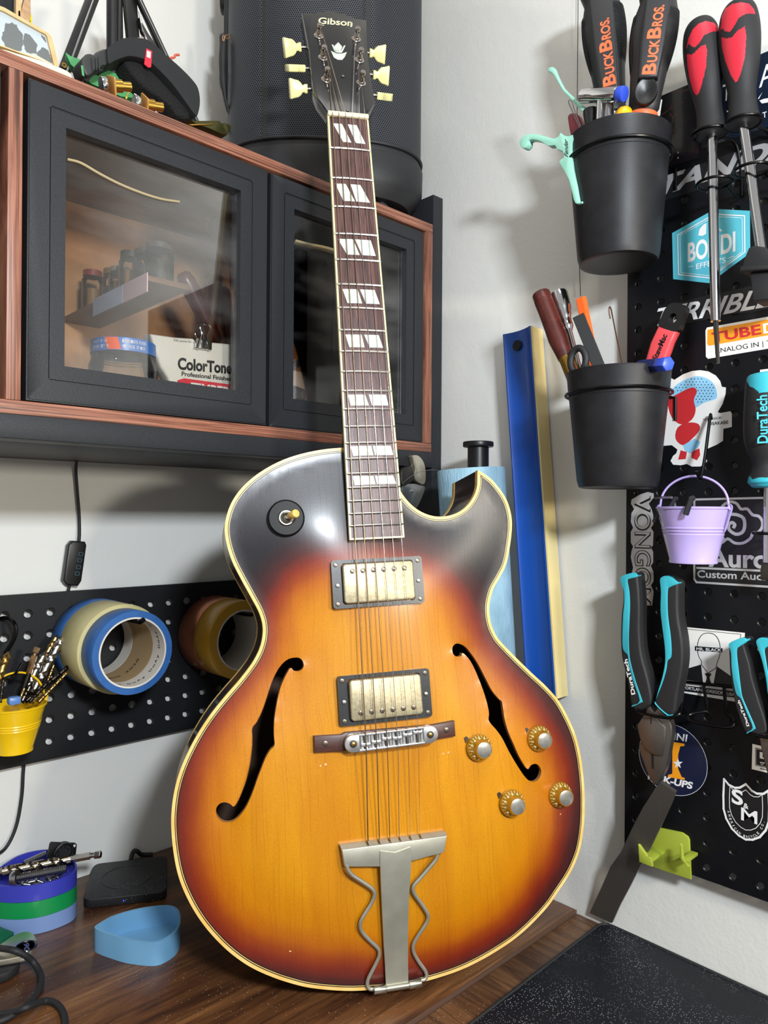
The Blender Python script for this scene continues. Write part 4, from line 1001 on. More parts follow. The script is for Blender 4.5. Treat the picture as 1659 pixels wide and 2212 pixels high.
for i, ch in enumerate(word):
    if ch == ' ': continue
    a = PI*1.08+(PI*.84)*i/(len(word)-1); rx, ry = S_*.83, abs(S0[len(half)-1][1]-cy0)*.90
    px_, py_ = rx*math.cos(a), cy0+ry*math.sin(a); tx, ty = -rx*math.sin(a), ry*math.cos(a); d = V((tx, ty)).normalized(); nn = V((-d.y, d.x))
    c = V((px_, py_)); w_ = S_*(.03 if ch in 'I.' else .085); p0 = c-d*w_/2; p1 = c+d*w_/2; p2 = p0+nn*S_*.11
    b.text(ch, V((p0.x, p0.y, 0)), V((p1.x, p1.y, 0)), V((p2.x, p2.y, 0)), z=.0003, bold=.01)
b.build('print', 'print_white', t, smooth=False, up=True)
# ---------------------------------------------------------------- right wall: pots, tools, hooks
RX = M4.Rotation(-PI/2, 4, 'X')         # lathe axis onto v (up)
def FW(px, py, w):                      # thing frame on the right wall with its origin at the photo point, w out of the wall
    p = loc(fr_right(), px, py, w); return fr_right(p.x, p.y, w)
def axis_M(a, b_):                      # matrix that carries z to the axis a -> b_, x kept towards u
    z = (b_-a).normalized(); x = V((1, 0, 0)); x = (x-z*x.dot(z)).normalized(); y = z.cross(x)
    return M4(((x.x, y.x, z.x, a.x), (x.y, y.y, z.y, a.y), (x.z, y.z, z.z, a.z), (0, 0, 0, 1)))
def pot(cx, yt, yb, label):
    T = FW(cx, yb, .075); t = thing('tool_pot', label, 'pot', T)
    h = loc(T, cx, yt, 0).y
    prof = [(0, .0015), (.030, .0015), (.034, .0004), (.0375, .0015), (.0395, .008), (.0475, h-.026), (.0480, h-.0255), (.0500, h-.002), (.0505, h), (.0492, h+.0004), (.0480, h-.001), (.0460, h-.026), (.0375, .010), (.036, .004), (0, .004)]
    B().lathe(prof, 56, RX).build('pot_body', 'pot_black', t, ang=35)
    return t, T, h
P1, TP1, H1 = pot(1335, 302, 572, 'upper black plastic tool pot hooked on the pegboard corner')
P2, TP2, H2 = pot(1334, 806, 1056, 'lower black plastic tool pot hooked on the pegboard edge')
def ring_hook(T, h, label):
    p = T.to_translation(); t = thing('ring_hook', label, 'hook', T)
    R = .0508
    B().tube([V((R*math.cos(a), h-.0215, R*math.sin(a))) for a in [2*PI*i/40 for i in range(40)]], .0016, 8, True).build('ring_wire', 'black_wire', t)
    B().tube([V((.012, h-.0215, -R+.001)), V((.030, h-.0215, -.0515)), V((.034, h-.022, -.0535)), V((.034, h-.045, -.0535))], .0016, 8).build('back_wire', 'black_wire', t)
ring_hook(TP1, H1, 'black wire ring hook around the upper tool pot')
ring_hook(TP2, H2, 'black wire ring hook around the lower tool pot')

def pl(T, px, py, w=0): return loc(T, px, py, w)
mat('chisel_black', '#242426', .5, bmp=(900., .1)); mat('brand_orange', '#ff6a3a', .5)
def chisel(x0, y0, x1, y1, label, text, thumb, band=False):
    T = FW(x0, y0, .075+(.004 if thumb else -.006)); t = thing('wood_chisel', label, 'chisel', T)
    a = pl(T, x0, y0); b_ = pl(T, x1, y1); M_ = axis_M(a, b_); L_ = (b_-a).length
    def pr(s=1., o=0): return [(0, -o), (.0125*s, -o), (.0150*s, .004), (.0158*s, L_*.18), (.0190*s, L_*.45), (.0222*s, L_*.62), (.0225*s, L_*.70), (.0200*s, L_*.84), (.0172*s, L_*.93), (.0205*s, L_*1.03), (.0205*s, L_*1.10), (.014*s, L_*1.13), (0, L_*1.14)]
    g = B().lathe(pr(), 40, M_, sy=.80).build('grip', 'chisel_black', t, ang=40)
    b = B(); b.cyl(a-(b_-a)*.36, a+(b_-a)*.01, .0085, .0095, 20)
    b.build('blade', 'chrome', t)
    B().cyl(a-(b_-a)*.002, a-(b_-a)*.06, .0138, .0130, 32, bev=.0006).build('ferrule_band', 'brand_orange' if band else 'chisel_black', t)
    # ribs on both sides of the grip
    for s_ in (-1, 1):
        b = B()
        for i in range(46):
            z = L_*(.30+.52*i/46); r = .0163+.0062*max(0, math.sin((i/46)*2.2))
            b.tube([M_ @ V((s_*r*1.015*math.cos(an), .80*r*1.015*math.sin(an), z)) for an in [-.85+.28*k for k in range(7)]], .0004, 4)
        b.build('grip_ribs', 'black_rubber', t)
    # raised maker's panel with orange lettering, facing out of the wall
    b = B(); b.X = M_ @ M4.Rotation(PI/2, 4, 'X') @ M4.Rotation(PI/2, 4, 'Z') if False else M_
    zt = .0225*.80
    fm = M4(((1, 0, 0, 0), (0, 0, -1, 0), (0, 1, 0, 0), (0, 0, 0, 1)))   # local x,y,z -> x,-z,y : plane facing -y of the axis frame
    vd = (T.inverted() @ CAM); dr = (M_.inverted() @ vd); ang = math.atan2(dr.y, dr.x)
    PX = M_ @ M4.Rotation(ang, 4, 'Z') @ M4(((0, 0, 1, .0160), (1, 0, 0, 0), (0, 1, 0, 0), (0, 0, 0, 1)))  # x' across, y' along axis, z' towards camera
    b = B(); b.X = PX; b.prism([(-.0085, L_*.06), (.0085, L_*.06), (.0110, L_*.45), (.0115, L_*.92), (-.0115, L_*.92), (-.0110, L_*.45)] if not thumb else [(-.0090, L_*.22), (.0090, L_*.22), (.0110, L_*.5), (.0115, L_*.98), (-.0115, L_*.98), (-.0110, L_*.5)], -.008, .0048, bev=.0028, seg=4)
    b.build('logo_panel', 'chisel_black', t)
    z0, z1 = text
    b = B(); b.X = PX; b.text('B', V((.0058, L_*z0, 0)), V((.0058, L_*(z0+.09), 0)), V((-.0062, L_*z0, 0)), z=.0048, bold=.03)
    b.text('UCK', V((.0058, L_*(z0+.098), 0)), V((.0058, L_*(z0+.28), 0)), V((-.0030, L_*(z0+.098), 0)), z=.0048, bold=.03)
    b.text('B', V((.0058, L_*(z0+.288), 0)), V((.0058, L_*(z0+.378), 0)), V((-.0062, L_*(z0+.288), 0)), z=.0048, bold=.03)
    b.text('ROS.', V((.0058, L_*(z0+.386), 0)), V((.0058, L_*z1, 0)), V((-.0030, L_*(z0+.386), 0)), z=.0048, bold=.03)
    b.build('maker_name', 'brand_orange', t, smooth=False)
    if thumb:
        b = B(); b.X = PX; b.lathe([(0, -.001), (.006, -.0004), (.0088, .0012), (.0098, .0012), (.0102, .0002), (.0104, -.004)], 32, M4.Translation((0, L_*.13, 0)), sy=1.25); b.build('thumb_rest', 'black_plastic', t)
    return t
chisel(1322, 236, 1296, -12, 'black chisel handle with orange lettering, left one in the upper pot', (.10, .66), False)
chisel(1389, 247, 1424, -14, 'black chisel handle with thumb rest and orange lettering, right one in the upper pot', (.245, .80), True, True)
# hammer-like chrome tool
T = FW(1300, 290, .105); t = thing('mini_hammer', 'small chrome hammer with a blue end cap in the upper pot', 'hammer', T)
a, b_ = pl(T, 1257, 208), pl(T, 1350, 203)
B().cyl(a, a+(b_-a)*.84, .0068, n=32, bev=.0006).build('hammer_head', 'chrome', t)
B().cyl(a+(b_-a)*.845, b_, .0071, n=32, bev=.001).build('end_cap', mat('cap_blue', '#2f4fc8', .4), t)
c = pl(T, 1297, 215); B().cyl(pl(T, 1293, 310), c, .0036, n=20).build('handle', 'chrome', t)
T = FW(1315, 290, .100); t = thing('socket_extension', 'plain steel rod standing beside the small hammer handle', 'rod', T)
B().cyl(pl(T, 1312, 310), pl(T, 1316, 226), .0048, n=24, bev=.0008).build('rod', 'steel', t)
T = FW(1347, 282, .099); t = thing('screwdriver', 'short yellow handled tool between the two chisels', 'tool', T)
a, b_ = pl(T, 1346, 300), pl(T, 1348, 232)
M_ = axis_M(a, b_); L_ = (b_-a).length
B().lathe([(0, 0), (.0088, 0), (.0088, L_*.70), (.0082, L_*.84), (.0060, L_*.95), (.003, L_), (0, L_)], 8, M_).build('handle', mat('yellow_plastic', '#f5b60c', .28, coat=.3), t, ang=55)
T = FW(1276, 285, .098); t = thing('screwdriver', 'small black topped driver with red and white rings behind the mint capo', 'tool', T)
a, b_ = pl(T, 1278, 300), pl(T, 1275, 236); M_ = axis_M(a, b_); L_ = (b_-a).length
B().lathe([(0, L_*.32), (.0062, L_*.33), (.0058, L_*.42), (.0072, L_*.85), (.0070, L_*.97), (.005, L_), (0, L_)], 28, M_).build('handle', 'black_plastic', t)
B().lathe([(0, L_*.27), (.0064, L_*.27), (.0064, L_*.325), (0, L_*.325)], 28, M_).build('red_ring', 'red_plastic', t)
B().lathe([(0, 0), (.0066, 0), (.0066, L_*.265), (0, L_*.265)], 28, M_).build('white_ring', 'white_paper', t)
T = FW(1243, 285, .082); t = thing('pocket_knife', 'dark red folding knife peeking out of the upper pot', 'knife', T)
B().prism([(p.x, p.y) for p in sm([V((*pl(T, x, y).xy, 0)) for x, y in ((1229, 262), (1229, 252), (1236, 246), (1249, 248), (1256, 262), (1260, 290), (1255, 300), (1240, 300), (1234, 290))], 3)], -.006, .002, bev=.001).build('knife_scale', mat('dark_red', '#8d1b30', .3), t)
T = FW(1240, 250, .095); t = thing('safety_pin', 'thin steel safety pin leaning on the red knife', 'pin', T)
B().tube([pl(T, *p) for p in ((1256, 285), (1240, 248), (1230, 226), (1228, 218), (1232, 216), (1237, 224), (1240, 236), (1258, 280))], .0005, 6, sub=3).build('pin_wire', 'steel', t)
def capo(label, P, w, th, T0, txt=None):
    T = FW(T0[0], T0[1], w); t = thing('guitar_capo', label, 'capo', T)
    q = [pl(T, x, y) for x, y in P]
    B().prism([(p.x, p.y) for p in sm([V((p.x, p.y, 0)) for p in q], 2)], -th, 0, bev=.0010).build('lever_arm', 'mint', t)
    return t, T
f = zp(1100, 0, 2.968)
t, T = capo('mint green capo lever sticking up left of the chisels', [f(*p) for p in ((247, 442), (262, 428), (285, 432), (300, 470), (345, 560), (410, 620), (440, 655), (485, 685), (478, 712), (455, 705), (385, 625), (340, 580), (290, 490), (262, 462), (248, 456))], .100, .006, (1200, 190))
t, T = capo('mint green capo clamped on the left rim of the upper pot', [f(*p) for p in ((66, 925), (66, 900), (90, 872), (130, 858), (190, 862), (250, 880), (290, 888), (318, 868), (328, 850), (345, 866), (385, 872), (430, 850), (492, 838), (494, 866), (470, 890), (420, 893), (402, 920), (398, 985), (405, 1080), (430, 1190), (448, 1290), (466, 1290), (464, 1302), (432, 1306), (412, 1280), (380, 1150), (330, 1060), (318, 1040), (332, 1020), (348, 1008), (340, 970), (305, 955), (290, 930), (250, 935), (200, 905), (150, 893), (122, 900), (120, 925), (100, 948), (78, 945))], .118, .009, (1220, 310))
b = B(); b.text('Fender', pl(T, *f(378, 1008)), pl(T, *f(376, 895)), pl(T, *f(352, 1000)), z=0, shear=.3, bold=.01); b.build('maker_script', 'print_black', t, smooth=False)
T = FW(1411, 270, .060); t = thing('steel_ruler', 'white ruler with black ticks behind the right chisel', 'ruler', T)
B().prism([(p.x, p.y) for p in [pl(T, *q) for q in ((1400, 330), (1412, 330), (1430, 215), (1418, 215))]], -.0006, 0).build('ruler_blade', 'white_paper', t, smooth=False)
b = B()
for i in range(4): q = [pl(T, 1407+.16*(-10*i)*-1-2, 276-10*i), pl(T, 1414+.16*10*i-2, 276-10*i), pl(T, 1414+.16*10*i-2, 274.6-10*i), pl(T, 1407+1.6*i-2, 274.6-10*i)]; b.sheet([(p.x, p.y, .0001) for p in q])
b.build('ruler_ticks', 'print_black', t, smooth=False, up=True)
# lower pot tools
woodm('dark_red_wood', [(.3, '#3d1611'), (.6, '#5a241c'), (.8, '#6b3026')], (60, 60, 12), .38, coat=.2)
T = FW(1200, 780, .085); t = thing('wood_handle_tool', 'dark red wooden handle with brass ferrule leaning left in the lower pot', 'tool', T)
a, b_ = pl(T, 1232, 800), pl(T, 1168, 634); M_ = axis_M(a, b_); L_ = (b_-a).length
B().lathe([(0, L_*.15), (.0080, L_*.155), (.0088, L_*.25), (.0105, L_*.40), (.0100, L_*.55), (.0098, L_*.72), (.0100, L_*.855), (.0096, L_*.860), (.0100, L_*.865), (.0100, L_*.885), (.0096, L_*.89), (.0100, L_*.895), (.0098, L_*.985), (.0090, L_), (0, L_)], 32, M_).build('handle', 'dark_red_wood', t, ang=30)
B().lathe([(0, -.02), (.0068, -.02), (.0072, L_*.12), (.0078, L_*.155), (0, L_*.155)], 28, M_).build('ferrule', 'brass', t)
T = FW(1230, 740, .070); t = thing('socket_wrench', 'chrome nut driver with knurled socket leaning behind the wooden handle', 'wrench', T)
a, b_ = pl(T, 1245, 775), pl(T, 1207, 632); M_ = axis_M(a, b_); L_ = (b_-a).length
B().lathe([(0, -.02), (.0032, -.02), (.0034, L_*.40), (.0062, L_*.47), (.0062, L_*.52), (.0056, L_*.54), (.0062, L_*.60), (.0074, L_*.65), (.0072, L_*.68), (.0088, L_*.74), (.0092, L_*.97), (.0086, L_), (.0060, L_), (.0056, L_*.9), (0, L_*.9)], 32, M_).build('shaft', 'chrome', t, ang=30)
T = FW(1262, 700, .062); t = thing('carpenter_pencil', 'flat orange carpenter pencil standing in the lower pot', 'pencil', T)
a, b_ = pl(T, 1284, 790), pl(T, 1255, 645); M_ = axis_M(a, b_); L_ = (b_-a).length
B().prism([(-.0062, 0), (-.0035, .0036), (.0035, .0036), (.0062, 0), (.0035, -.0036), (-.0035, -.0036)], 0, L_, M_).build('barrel', mat('pencil_orange', '#f4641e', .35), t, smooth=False)
B().prism(circ(.0016, 12), L_, L_+.0003, M_).build('lead', 'print_black', t)
T = FW(1270, 740, .090); t = thing('square_file', 'black square steel bar leaning in the lower pot', 'bar', T)
a, b_ = pl(T, 1297, 800), pl(T, 1250, 684); M_ = axis_M(a, b_); L_ = (b_-a).length
B().box((0, 0, L_/2), (.0120, .0085, L_), .0006, None).bm.free()
b = B(); b.X = M_ @ M4.Rotation(.4, 4, 'Z'); b.box((0, 0, L_/2), (.0120, .0085, L_), .0006); b.build('bar', mat('gunmetal', '#3b3c3e', .42, .6), t, smooth=False)
T = FW(1327, 730, .066); t = thing('feeler_strip', 'thin bare metal strip standing alone at the right of the lower pot', 'rod', T)
B().tube([pl(T, *p) for p in ((1346, 800), (1338, 760), (1328, 710), (1320, 668), (1316, 664), (1315, 672), (1318, 688))], .0012, 6, sub=2, flat=.5).build('strip', mat('copper_rod', '#a08070', .35, .9), t)
T = FW(1250, 780, .098); t = thing('scissors', 'black scissor handle loop at the front left of the lower pot', 'scissors', T)
c = pl(T, 1249, 779); B().tube([c+V((.0088*math.cos(a), .0125*math.sin(a), 0)) for a in [2*PI*i/28 for i in range(28)]], .0036, 10, True).build('handle_loop', 'black_rubber', t)
B().tube([c+V((.006, -.005, 0)), c+V((.014, -.012, 0)), c+V((.018, -.022, 0))], .0036, 10).build('shank', 'black_rubber', t)
T = FW(1425, 720, .050); t = thing('fret_cutter', 'red handle with black holed end leaning out of the lower pot', 'tool', T)
f = zp(1300, 580, 4.621)
q = [pl(T, *f(*p)) for p in ((560, 572), (740, 628), (690, 730), (660, 820), (600, 960), (560, 1080), (380, 1080), (440, 880), (480, 740))]
B().prism([(p.x, p.y) for p in q], -.011, 0, bev=.0025, seg=3).build('grip', mat('grip_red', '#e04a50', .45), t)
q = [pl(T, *f(*p)) for p in ((568, 570), (590, 480), (630, 400), (680, 350), (760, 342), (815, 365), (828, 410), (790, 510), (742, 625))]
hc = pl(T, *f(705, 495)); R_ = .0042; n_ = 32
po = resample(sm([V((p.x, p.y, 0)) for p in q], 4), .0012, True)
pi_ = []
for p in po: d = (p-V((hc.x, hc.y, 0))).normalized(); pi_.append((hc.x+d.x*R_, hc.y+d.y*R_*1.15))
B().ring([(p.x, p.y) for p in po], pi_, -.0105, -.0005).build('end_cap', 'black_plastic', t, ang=40)
b = B(); b.text('StewMac', pl(T, *f(550, 920)), pl(T, *f(655, 668)), pl(T, *f(500, 895)), z=0, bold=.03); b.build('maker_name', 'print_black', t, smooth=False)
T = FW(1430, 786, .098); t = thing('marker_pen', 'blue hexagonal pen end pointing out over the lower pot rim', 'pen', T)
a, b_ = pl(T, 1400, 790, -.008), pl(T, 1445, 786, .006)
M_ = axis_M(a, b_); L_ = (b_-a).length
B().prism(circ(.0066, 6), -.012, L_*.55, M_, bev=.0006).build('barrel', mat('navy_plastic', '#1f2c66', .4), t, smooth=False)
B().prism(circ(.0070, 6), L_*.55, L_, M_, bev=.0018).build('end_cap', mat('royal_blue', '#3a58d8', .35), t)

# big screwdrivers
def big_driver(tip, top, sh0, wd, label, gT=.0):
    T = FW(*sh0, .060); t = thing('screwdriver', label, 'screwdriver', T)
    a, e = pl(T, *tip), pl(T, *top); c = pl(T, *sh0); M_ = axis_M(c, e); L_ = (e-c).length
    R_ = wd
    B().cyl(c, a, .0045, n=28).build('shaft', 'chrome', t)
    prof = [(0, 0), (.74*R_, 0), (.80*R_, .003), (.74*R_, L_*.07), (.66*R_, L_*.20), (.72*R_, L_*.32), (.90*R_, L_*.48), (R_, L_*.66), (.98*R_, L_*.80), (.86*R_, L_*.91), (.62*R_, L_*.975), (.3*R_, L_*.998), (0, L_)]
    prof = [(p.x, p.y) for p in catmull([V((x, y, 0)) for x, y in prof], 18)]
    bm_all = B(); bm_all.lathe(prof, 220, M_, sy=.92)
    return t, T, bm_all
def split_px(t, T, b, polys, name, m, mred):
    """colours of the two moulded materials: faces inside the red panel outlines form a part of their own"""
    bm = b.bm; bm.normal_update(); cam_l = T.inverted() @ CAM; sel = []
    bmesh.ops.recalc_face_normals(bm, faces=bm.faces[:])
    for f in bm.faces:
        c = f.calc_center_median()
        if f.normal.dot(cam_l-c) <= 0: continue
        x, y = proj(T @ c)
        if any(pip(x, y, P) for P in polys): sel.append(f)
    rs_ = []
    for P in polys:
        r = B(); idx = {}
        for f in sel:
            c = f.calc_center_median(); x, y = proj(T @ c)
            if not pip(x, y, P): continue
            for v in f.verts:
                if v not in idx: idx[v] = r.bm.verts.new(v.co)
            r.bm.faces.new([idx[v] for v in f.verts])
        rs_.append(r)
    bmesh.ops.delete(bm, geom=sel, context='FACES')
    g = b.build(name, m, t)
    for r in rs_: r.build(name+'_inlay', mred, g)
    return g
f = zp(1100, 0, 2.968)
t, T, b = big_driver((1546, 694), (1510, 44), (1538, 292), .0172, 'left one of the two big red and black screwdrivers, long shaft')
S1 = [[f(*p) for p in ((1135, 320), (1148, 250), (1175, 190), (1215, 150), (1260, 135), (1310, 145), (1345, 175), (1355, 200), (1300, 202), (1250, 225), (1215, 280), (1190, 303), (1165, 295), (1150, 280))],
      [f(*p) for p in ((1138, 345), (1165, 350), (1195, 330), (1225, 300), (1262, 282), (1268, 330), (1262, 430), (1235, 540), (1212, 605), (1200, 612), (1180, 590), (1155, 500), (1142, 420))]]
split_px(t, T, b, S1, 'grip', 'black_rubber', 'red_plastic')
a = pl(T, 1546, 694); b_ = pl(T, 1551, 785)
B().cyl(a-(b_-a)*.02, b_, .0026, .0017, 6).build('tip', 'dark_steel', t)
t, T, b = big_driver((1648, 560), (1594, 5), (1606, 268), .0176, 'right one of the two big red and black screwdrivers, standing in a black rubber block')
S2 = [[f(*p) for p in ((1355, 190), (1362, 110), (1385, 55), (1430, 25), (1490, 14), (1540, 25), (1570, 60), (1578, 90), (1520, 88), (1475, 110), (1440, 170), (1415, 205), (1385, 200), (1365, 180))],
      [f(*p) for p in ((1358, 238), (1390, 248), (1430, 238), (1460, 200), (1510, 168), (1520, 230), (1512, 360), (1485, 470), (1462, 522), (1450, 526), (1420, 480), (1385, 390), (1365, 310))]]
split_px(t, T, b, S2, 'grip', 'black_rubber', 'red_plastic')
# black block on the second screwdriver
T = FW(1648, 640, .060); t = thing('rubber_block', 'black rubber block with flared top at the right edge, on the second screwdriver', 'block', T)
q = [pl(T, *p) for p in ((1612, 592), (1617, 568), (1628, 542), (1640, 537), (1664, 541), (1688, 565), (1694, 588))]
B().prism([(p.x, p.y) for p in q], -.022, .012, bev=.0015).build('cap', 'black_rubber', t)
q = [pl(T, *p) for p in ((1611, 594), (1696, 588), (1696, 580), (1612, 583))]
B().prism([(p.x, p.y) for p in q], -.024, .014, bev=.0008).build('rim', 'black_rubber', t)
q = [pl(T, *p) for p in ((1627, 594), (1685, 590), (1680, 648), (1634, 654))]
B().prism([(p.x, p.y) for p in q], -.020, .008, bev=.0015).build('body', 'black_rubber', t)
def ring_holder(cx, cy, r, w, label, cx2=None, cy2=None):
    T = FW(cx, cy, w); t = thing('ring_holder', label, 'hook', T)
    for i, (x, y) in enumerate([(cx, cy)] + ([(cx2, cy2)] if cx2 else [])):
        c = pl(T, x, y)
        B().tube([c+V((r*math.cos(a), 0, r*math.sin(a))) for a in [2*PI*k/32 for k in range(32)]], .0014, 8, True).build('ring', 'black_wire', t)
    c = pl(T, cx, cy); d = pl(T, cx2, cy2) if cx2 else c+V((0, -.02, 0))
    B().tube([c+V((r*.4, 0, -r*.92)), V((c.x+r*.7, c.y-.003, -(w-.0225))), V((d.x+r*.7, d.y-.004, -(w-.0225))), d+V((r*.4, 0, -r*.92))], .0016, 8, sub=3).build('back_wire', 'black_wire', t)
ring_holder(1533, 289, .0150, .060, 'black double ring wire holder carrying the left big screwdriver', 1543, 396)
ring_holder(1606, 265, .0150, .060, 'black double ring wire holder carrying the right big screwdriver', 1625, 367)

# teal handled driver at the right edge
T = FW(1645, 1053, .048); t = thing('screwdriver', 'flat blade screwdriver with black and teal handle reading DuraTech at the right edge', 'screwdriver', T)
f = zp(1560, 780, 4.424)
cx = 1660; a, e = pl(T, cx, 1053), pl(T, cx-4, 806); M_ = axis_M(a, e); L_ = (e-a).length
b = B(); RR_ = abs(pl(T, 1612, 900).x-a.x)
prof = [(0, 0), (.60*RR_, .0), (.80*RR_, .003), (.88*RR_, L_*.05), (.82*RR_, L_*.10), (.70*RR_, L_*.16), (.70*RR_, L_*.22), (.92*RR_, L_*.34), (1.03*RR_, L_*.46), (1.02*RR_, L_*.62), (.94*RR_, L_*.86), (.86*RR_, L_*.96), (.66*RR_, L_*.995), (0, L_*1.0)]
prof = [(p.x, p.y) for p in catmull([V((x, y, 0)) for x, y in prof], 16)]
b.lathe(prof, 200, M_, sy=.9)
split_px(t, T, b, [[f(*p) for p in ((200, 100), (600, 90), (600, 290), (435, 296), (350, 298), (310, 262), (262, 240), (240, 200))], [f(*p) for p in ((230, 1100), (265, 1098), (290, 1130), (350, 1112), (600, 1115), (600, 1225), (230, 1225))]], 'grip', 'black_rubber', 'teal')
B().cyl(a, pl(T, cx-1, 1215), .0042, n=24).build('shaft', 'chrome', t)
q = [pl(T, *f(*p)) for p in ((392, 1880), (478, 1880), (505, 2010), (500, 2100), (372, 2090), (368, 2000))]
B().prism([(p.x, p.y) for p in q], -.0012, .0012, bev=.0003).build('blade', 'dark_steel', t)
vd = M_.inverted() @ (T.inverted() @ CAM); ang = math.atan2(vd.y, vd.x)
PX = M_ @ M4.Rotation(ang, 4, 'Z') @ M4(((0, 0, 1, RR_*1.02), (1, 0, 0, 0), (0, 1, 0, 0), (0, 0, 0, 1)))
b = B(); b.X = PX; b.text('DuraTech', V((.0, L_*.37, 0)), V((.0, L_*.78, 0)), V((-.0085, L_*.37, 0)), z=.0003, bold=.02); b.build('maker_name', 'teal', t, smooth=False)
ring_holder(1655, 1152, .0105, .046, 'single black wire ring holding the DuraTech screwdriver shaft')
t, T, L = sticker('small white label behind the DuraTech screwdriver top', [(1642, 799), (1680, 794), (1680, 830), (1642, 833)], 'white_paper')

# purple bucket
def bucket(T, r1, r0, h, m, ribs, rm=None):
    prof = [(0, .001), (r0*.98, .001), (r0*1.03, 0), (r0*1.05, .0015), (r0*1.02, .0035)]
    for i in range(3): z = h*(ribs+.055*i); rr = r0+(r1-r0)*z/h; prof += [(rr, z-.0012), (rr+.0005, z), (rr, z+.0012)]
    prof += [(r1-.0004, h-.0015), (r1+.0010, h-.0010), (r1+.0012, h+.0005), (r1, h+.0010), (r1-.0012, h), (r0-.0008, .004), (0, .004)]
    return B().lathe(prof, 48, RX)
T = FW(1497, 1216, .058); t = thing('mini_bucket', 'small purple metal bucket hanging on the pegboard', 'bucket', T)
h = pl(T, 1497, 1097).y; r1 = (pl(T, 1580, 1100)-pl(T, 1428, 1100)).x/2*.97; r0 = r1*.64
mat('purple_enamel', '#b3a2dd', .25, coat=.4)
bucket(T, r1, r0, h, None, .52).build('bucket_body', 'purple_enamel', t, ang=35)
hp_ = [(-r1-.001, h-.001, 0)]; hk = pl(T, 1512, 1028)
arc = [V((-r1-.0015, h-.002, 0))]+[V((-(r1)*math.cos(a_)*1.0, h+.003+(hk.y-h-.003)*math.sin(a_), 0)) for a_ in [PI*i/14 for i in range(0, 15)]]+[V((r1+.0015, h-.002, 0))]
B().tube(arc, .0011, 8, sub=2).build('bail_handle', 'purple_enamel', t)
for s_ in (-1, 1):
    B().tube([V((s_*(r1-.003), h*.60, 0)), V((s_*(r1+.0015), h-.006, 0)), V((s_*(r1+.003), h+.001, 0)), V((s_*(r1+.0005), h+.003, 0))], .0016, 8, sub=3, flat=.5).build('bail_ear', 'purple_enamel', t)
hk2 = FW(1512, 1030, .058)
t = thing('peg_hook', 'long black wire peg hook carrying the purple bucket', 'hook', hk2)
B().tube([pl(hk2, 1536, 905, -.036), pl(hk2, 1534, 900, -.030), pl(hk2, 1524, 980, -.010), pl(hk2, 1516, 1025, .0), V((.0005, -.0026, .001)), V((.001, .0005, .006)), V((.0005, .005, .008))], .0016, 8, sub=4).build('hook_wire', 'black_wire', t)
i = 0
for a_, e_, w_, lb in (((1481, 1112), (1493, 1077), .094, 'thick black hex key lying over the front rim of the purple bucket'), ((1412, 1128), (1428, 1098), .070, 'black hex key hanging over the left rim of the purple bucket'), ((1448, 1095), (1458, 1076), .062, 'short dark hex key end inside the purple bucket')):
    T_ = FW(*a_, w_); t = thing('hex_key', lb, 'hex key', T_)
    p0 = V((0, 0, 0)); p1 = pl(T_, *e_)
    B().tube([p0, p1, p1+(p1-p0)*.10+V((0, -.001, -.003))], .0026 if i == 0 else .0019, 6).build('hex_bar', 'gunmetal', t, ang=25)
    i += 1
T_ = FW(1470, 1085, .060); t = thing('hex_key', 'bright ended long hex key leaning out of the purple bucket', 'hex key', T_)
B().tube([pl(T_, 1462, 1110), pl(T_, 1455, 1078), pl(T_, 1440, 1074), pl(T_, 1414, 1076)], .0011, 6, sub=3).build('hex_bar', 'steel', t, ang=25)

# pliers
def pliers(label, parts, w, T0):
    T = FW(*T0, w); t = thing('combination_pliers', label, 'pliers', T)
    for nm, m, P, z0, z1, bv in parts:
        q = sm([V((*pl(T, *p).xy, 0)) for p in P], 3) if nm not in ('jaw', 'cutter_slot') else [V((*pl(T, *p).xy, 0)) for p in P]
        B().prism([(p.x, p.y) for p in q], z0, z1, bev=bv, seg=4 if bv > .002 else 2).build(nm, m, t, ang=45)
    return t, T
f = zp(1250, 1200, 3.951)
LH = [(393, 205), (400, 180), (430, 160), (470, 148), (510, 142), (532, 155), (538, 200), (548, 300), (555, 450), (552, 600), (560, 760), (580, 880), (620, 1020), (650, 1160), (655, 1230), (640, 1270), (560, 1310), (500, 1290), (478, 1240), (465, 1140), (430, 980), (400, 850), (392, 700), (398, 500), (412, 380), (408, 280)]
LT = [(395, 205), (400, 180), (440, 158), (510, 142), (532, 160), (530, 180), (470, 195), (455, 215), (470, 300), (476, 420), (470, 560), (465, 700), (470, 830), (480, 900), (520, 1050), (578, 1220), (575, 1240), (500, 1275), (495, 1265), (560, 1225), (500, 1050), (465, 910), (458, 840), (420, 795), (412, 700), (418, 500), (428, 400), (425, 300), (408, 250)]
RH = [(730, 210), (745, 180), (785, 168), (830, 185), (878, 225), (880, 300), (880, 450), (890, 560), (915, 700), (925, 850), (910, 1000), (880, 1150), (865, 1260), (850, 1340), (810, 1355), (720, 1300), (680, 1250), (690, 1200), (730, 1080), (760, 950), (775, 850), (765, 700), (745, 560), (730, 450), (735, 320)]
RT = [(730, 210), (745, 180), (785, 168), (830, 185), (878, 225), (875, 240), (815, 265), (798, 290), (795, 400), (800, 520), (818, 650), (828, 760), (826, 855), (795, 890), (785, 960), (750, 1080), (700, 1200), (692, 1245), (790, 1340), (835, 1340), (830, 1355), (790, 1352), (684, 1250), (695, 1195), (735, 1080), (765, 960), (775, 870), (770, 760), (750, 600), (735, 460), (738, 300)]
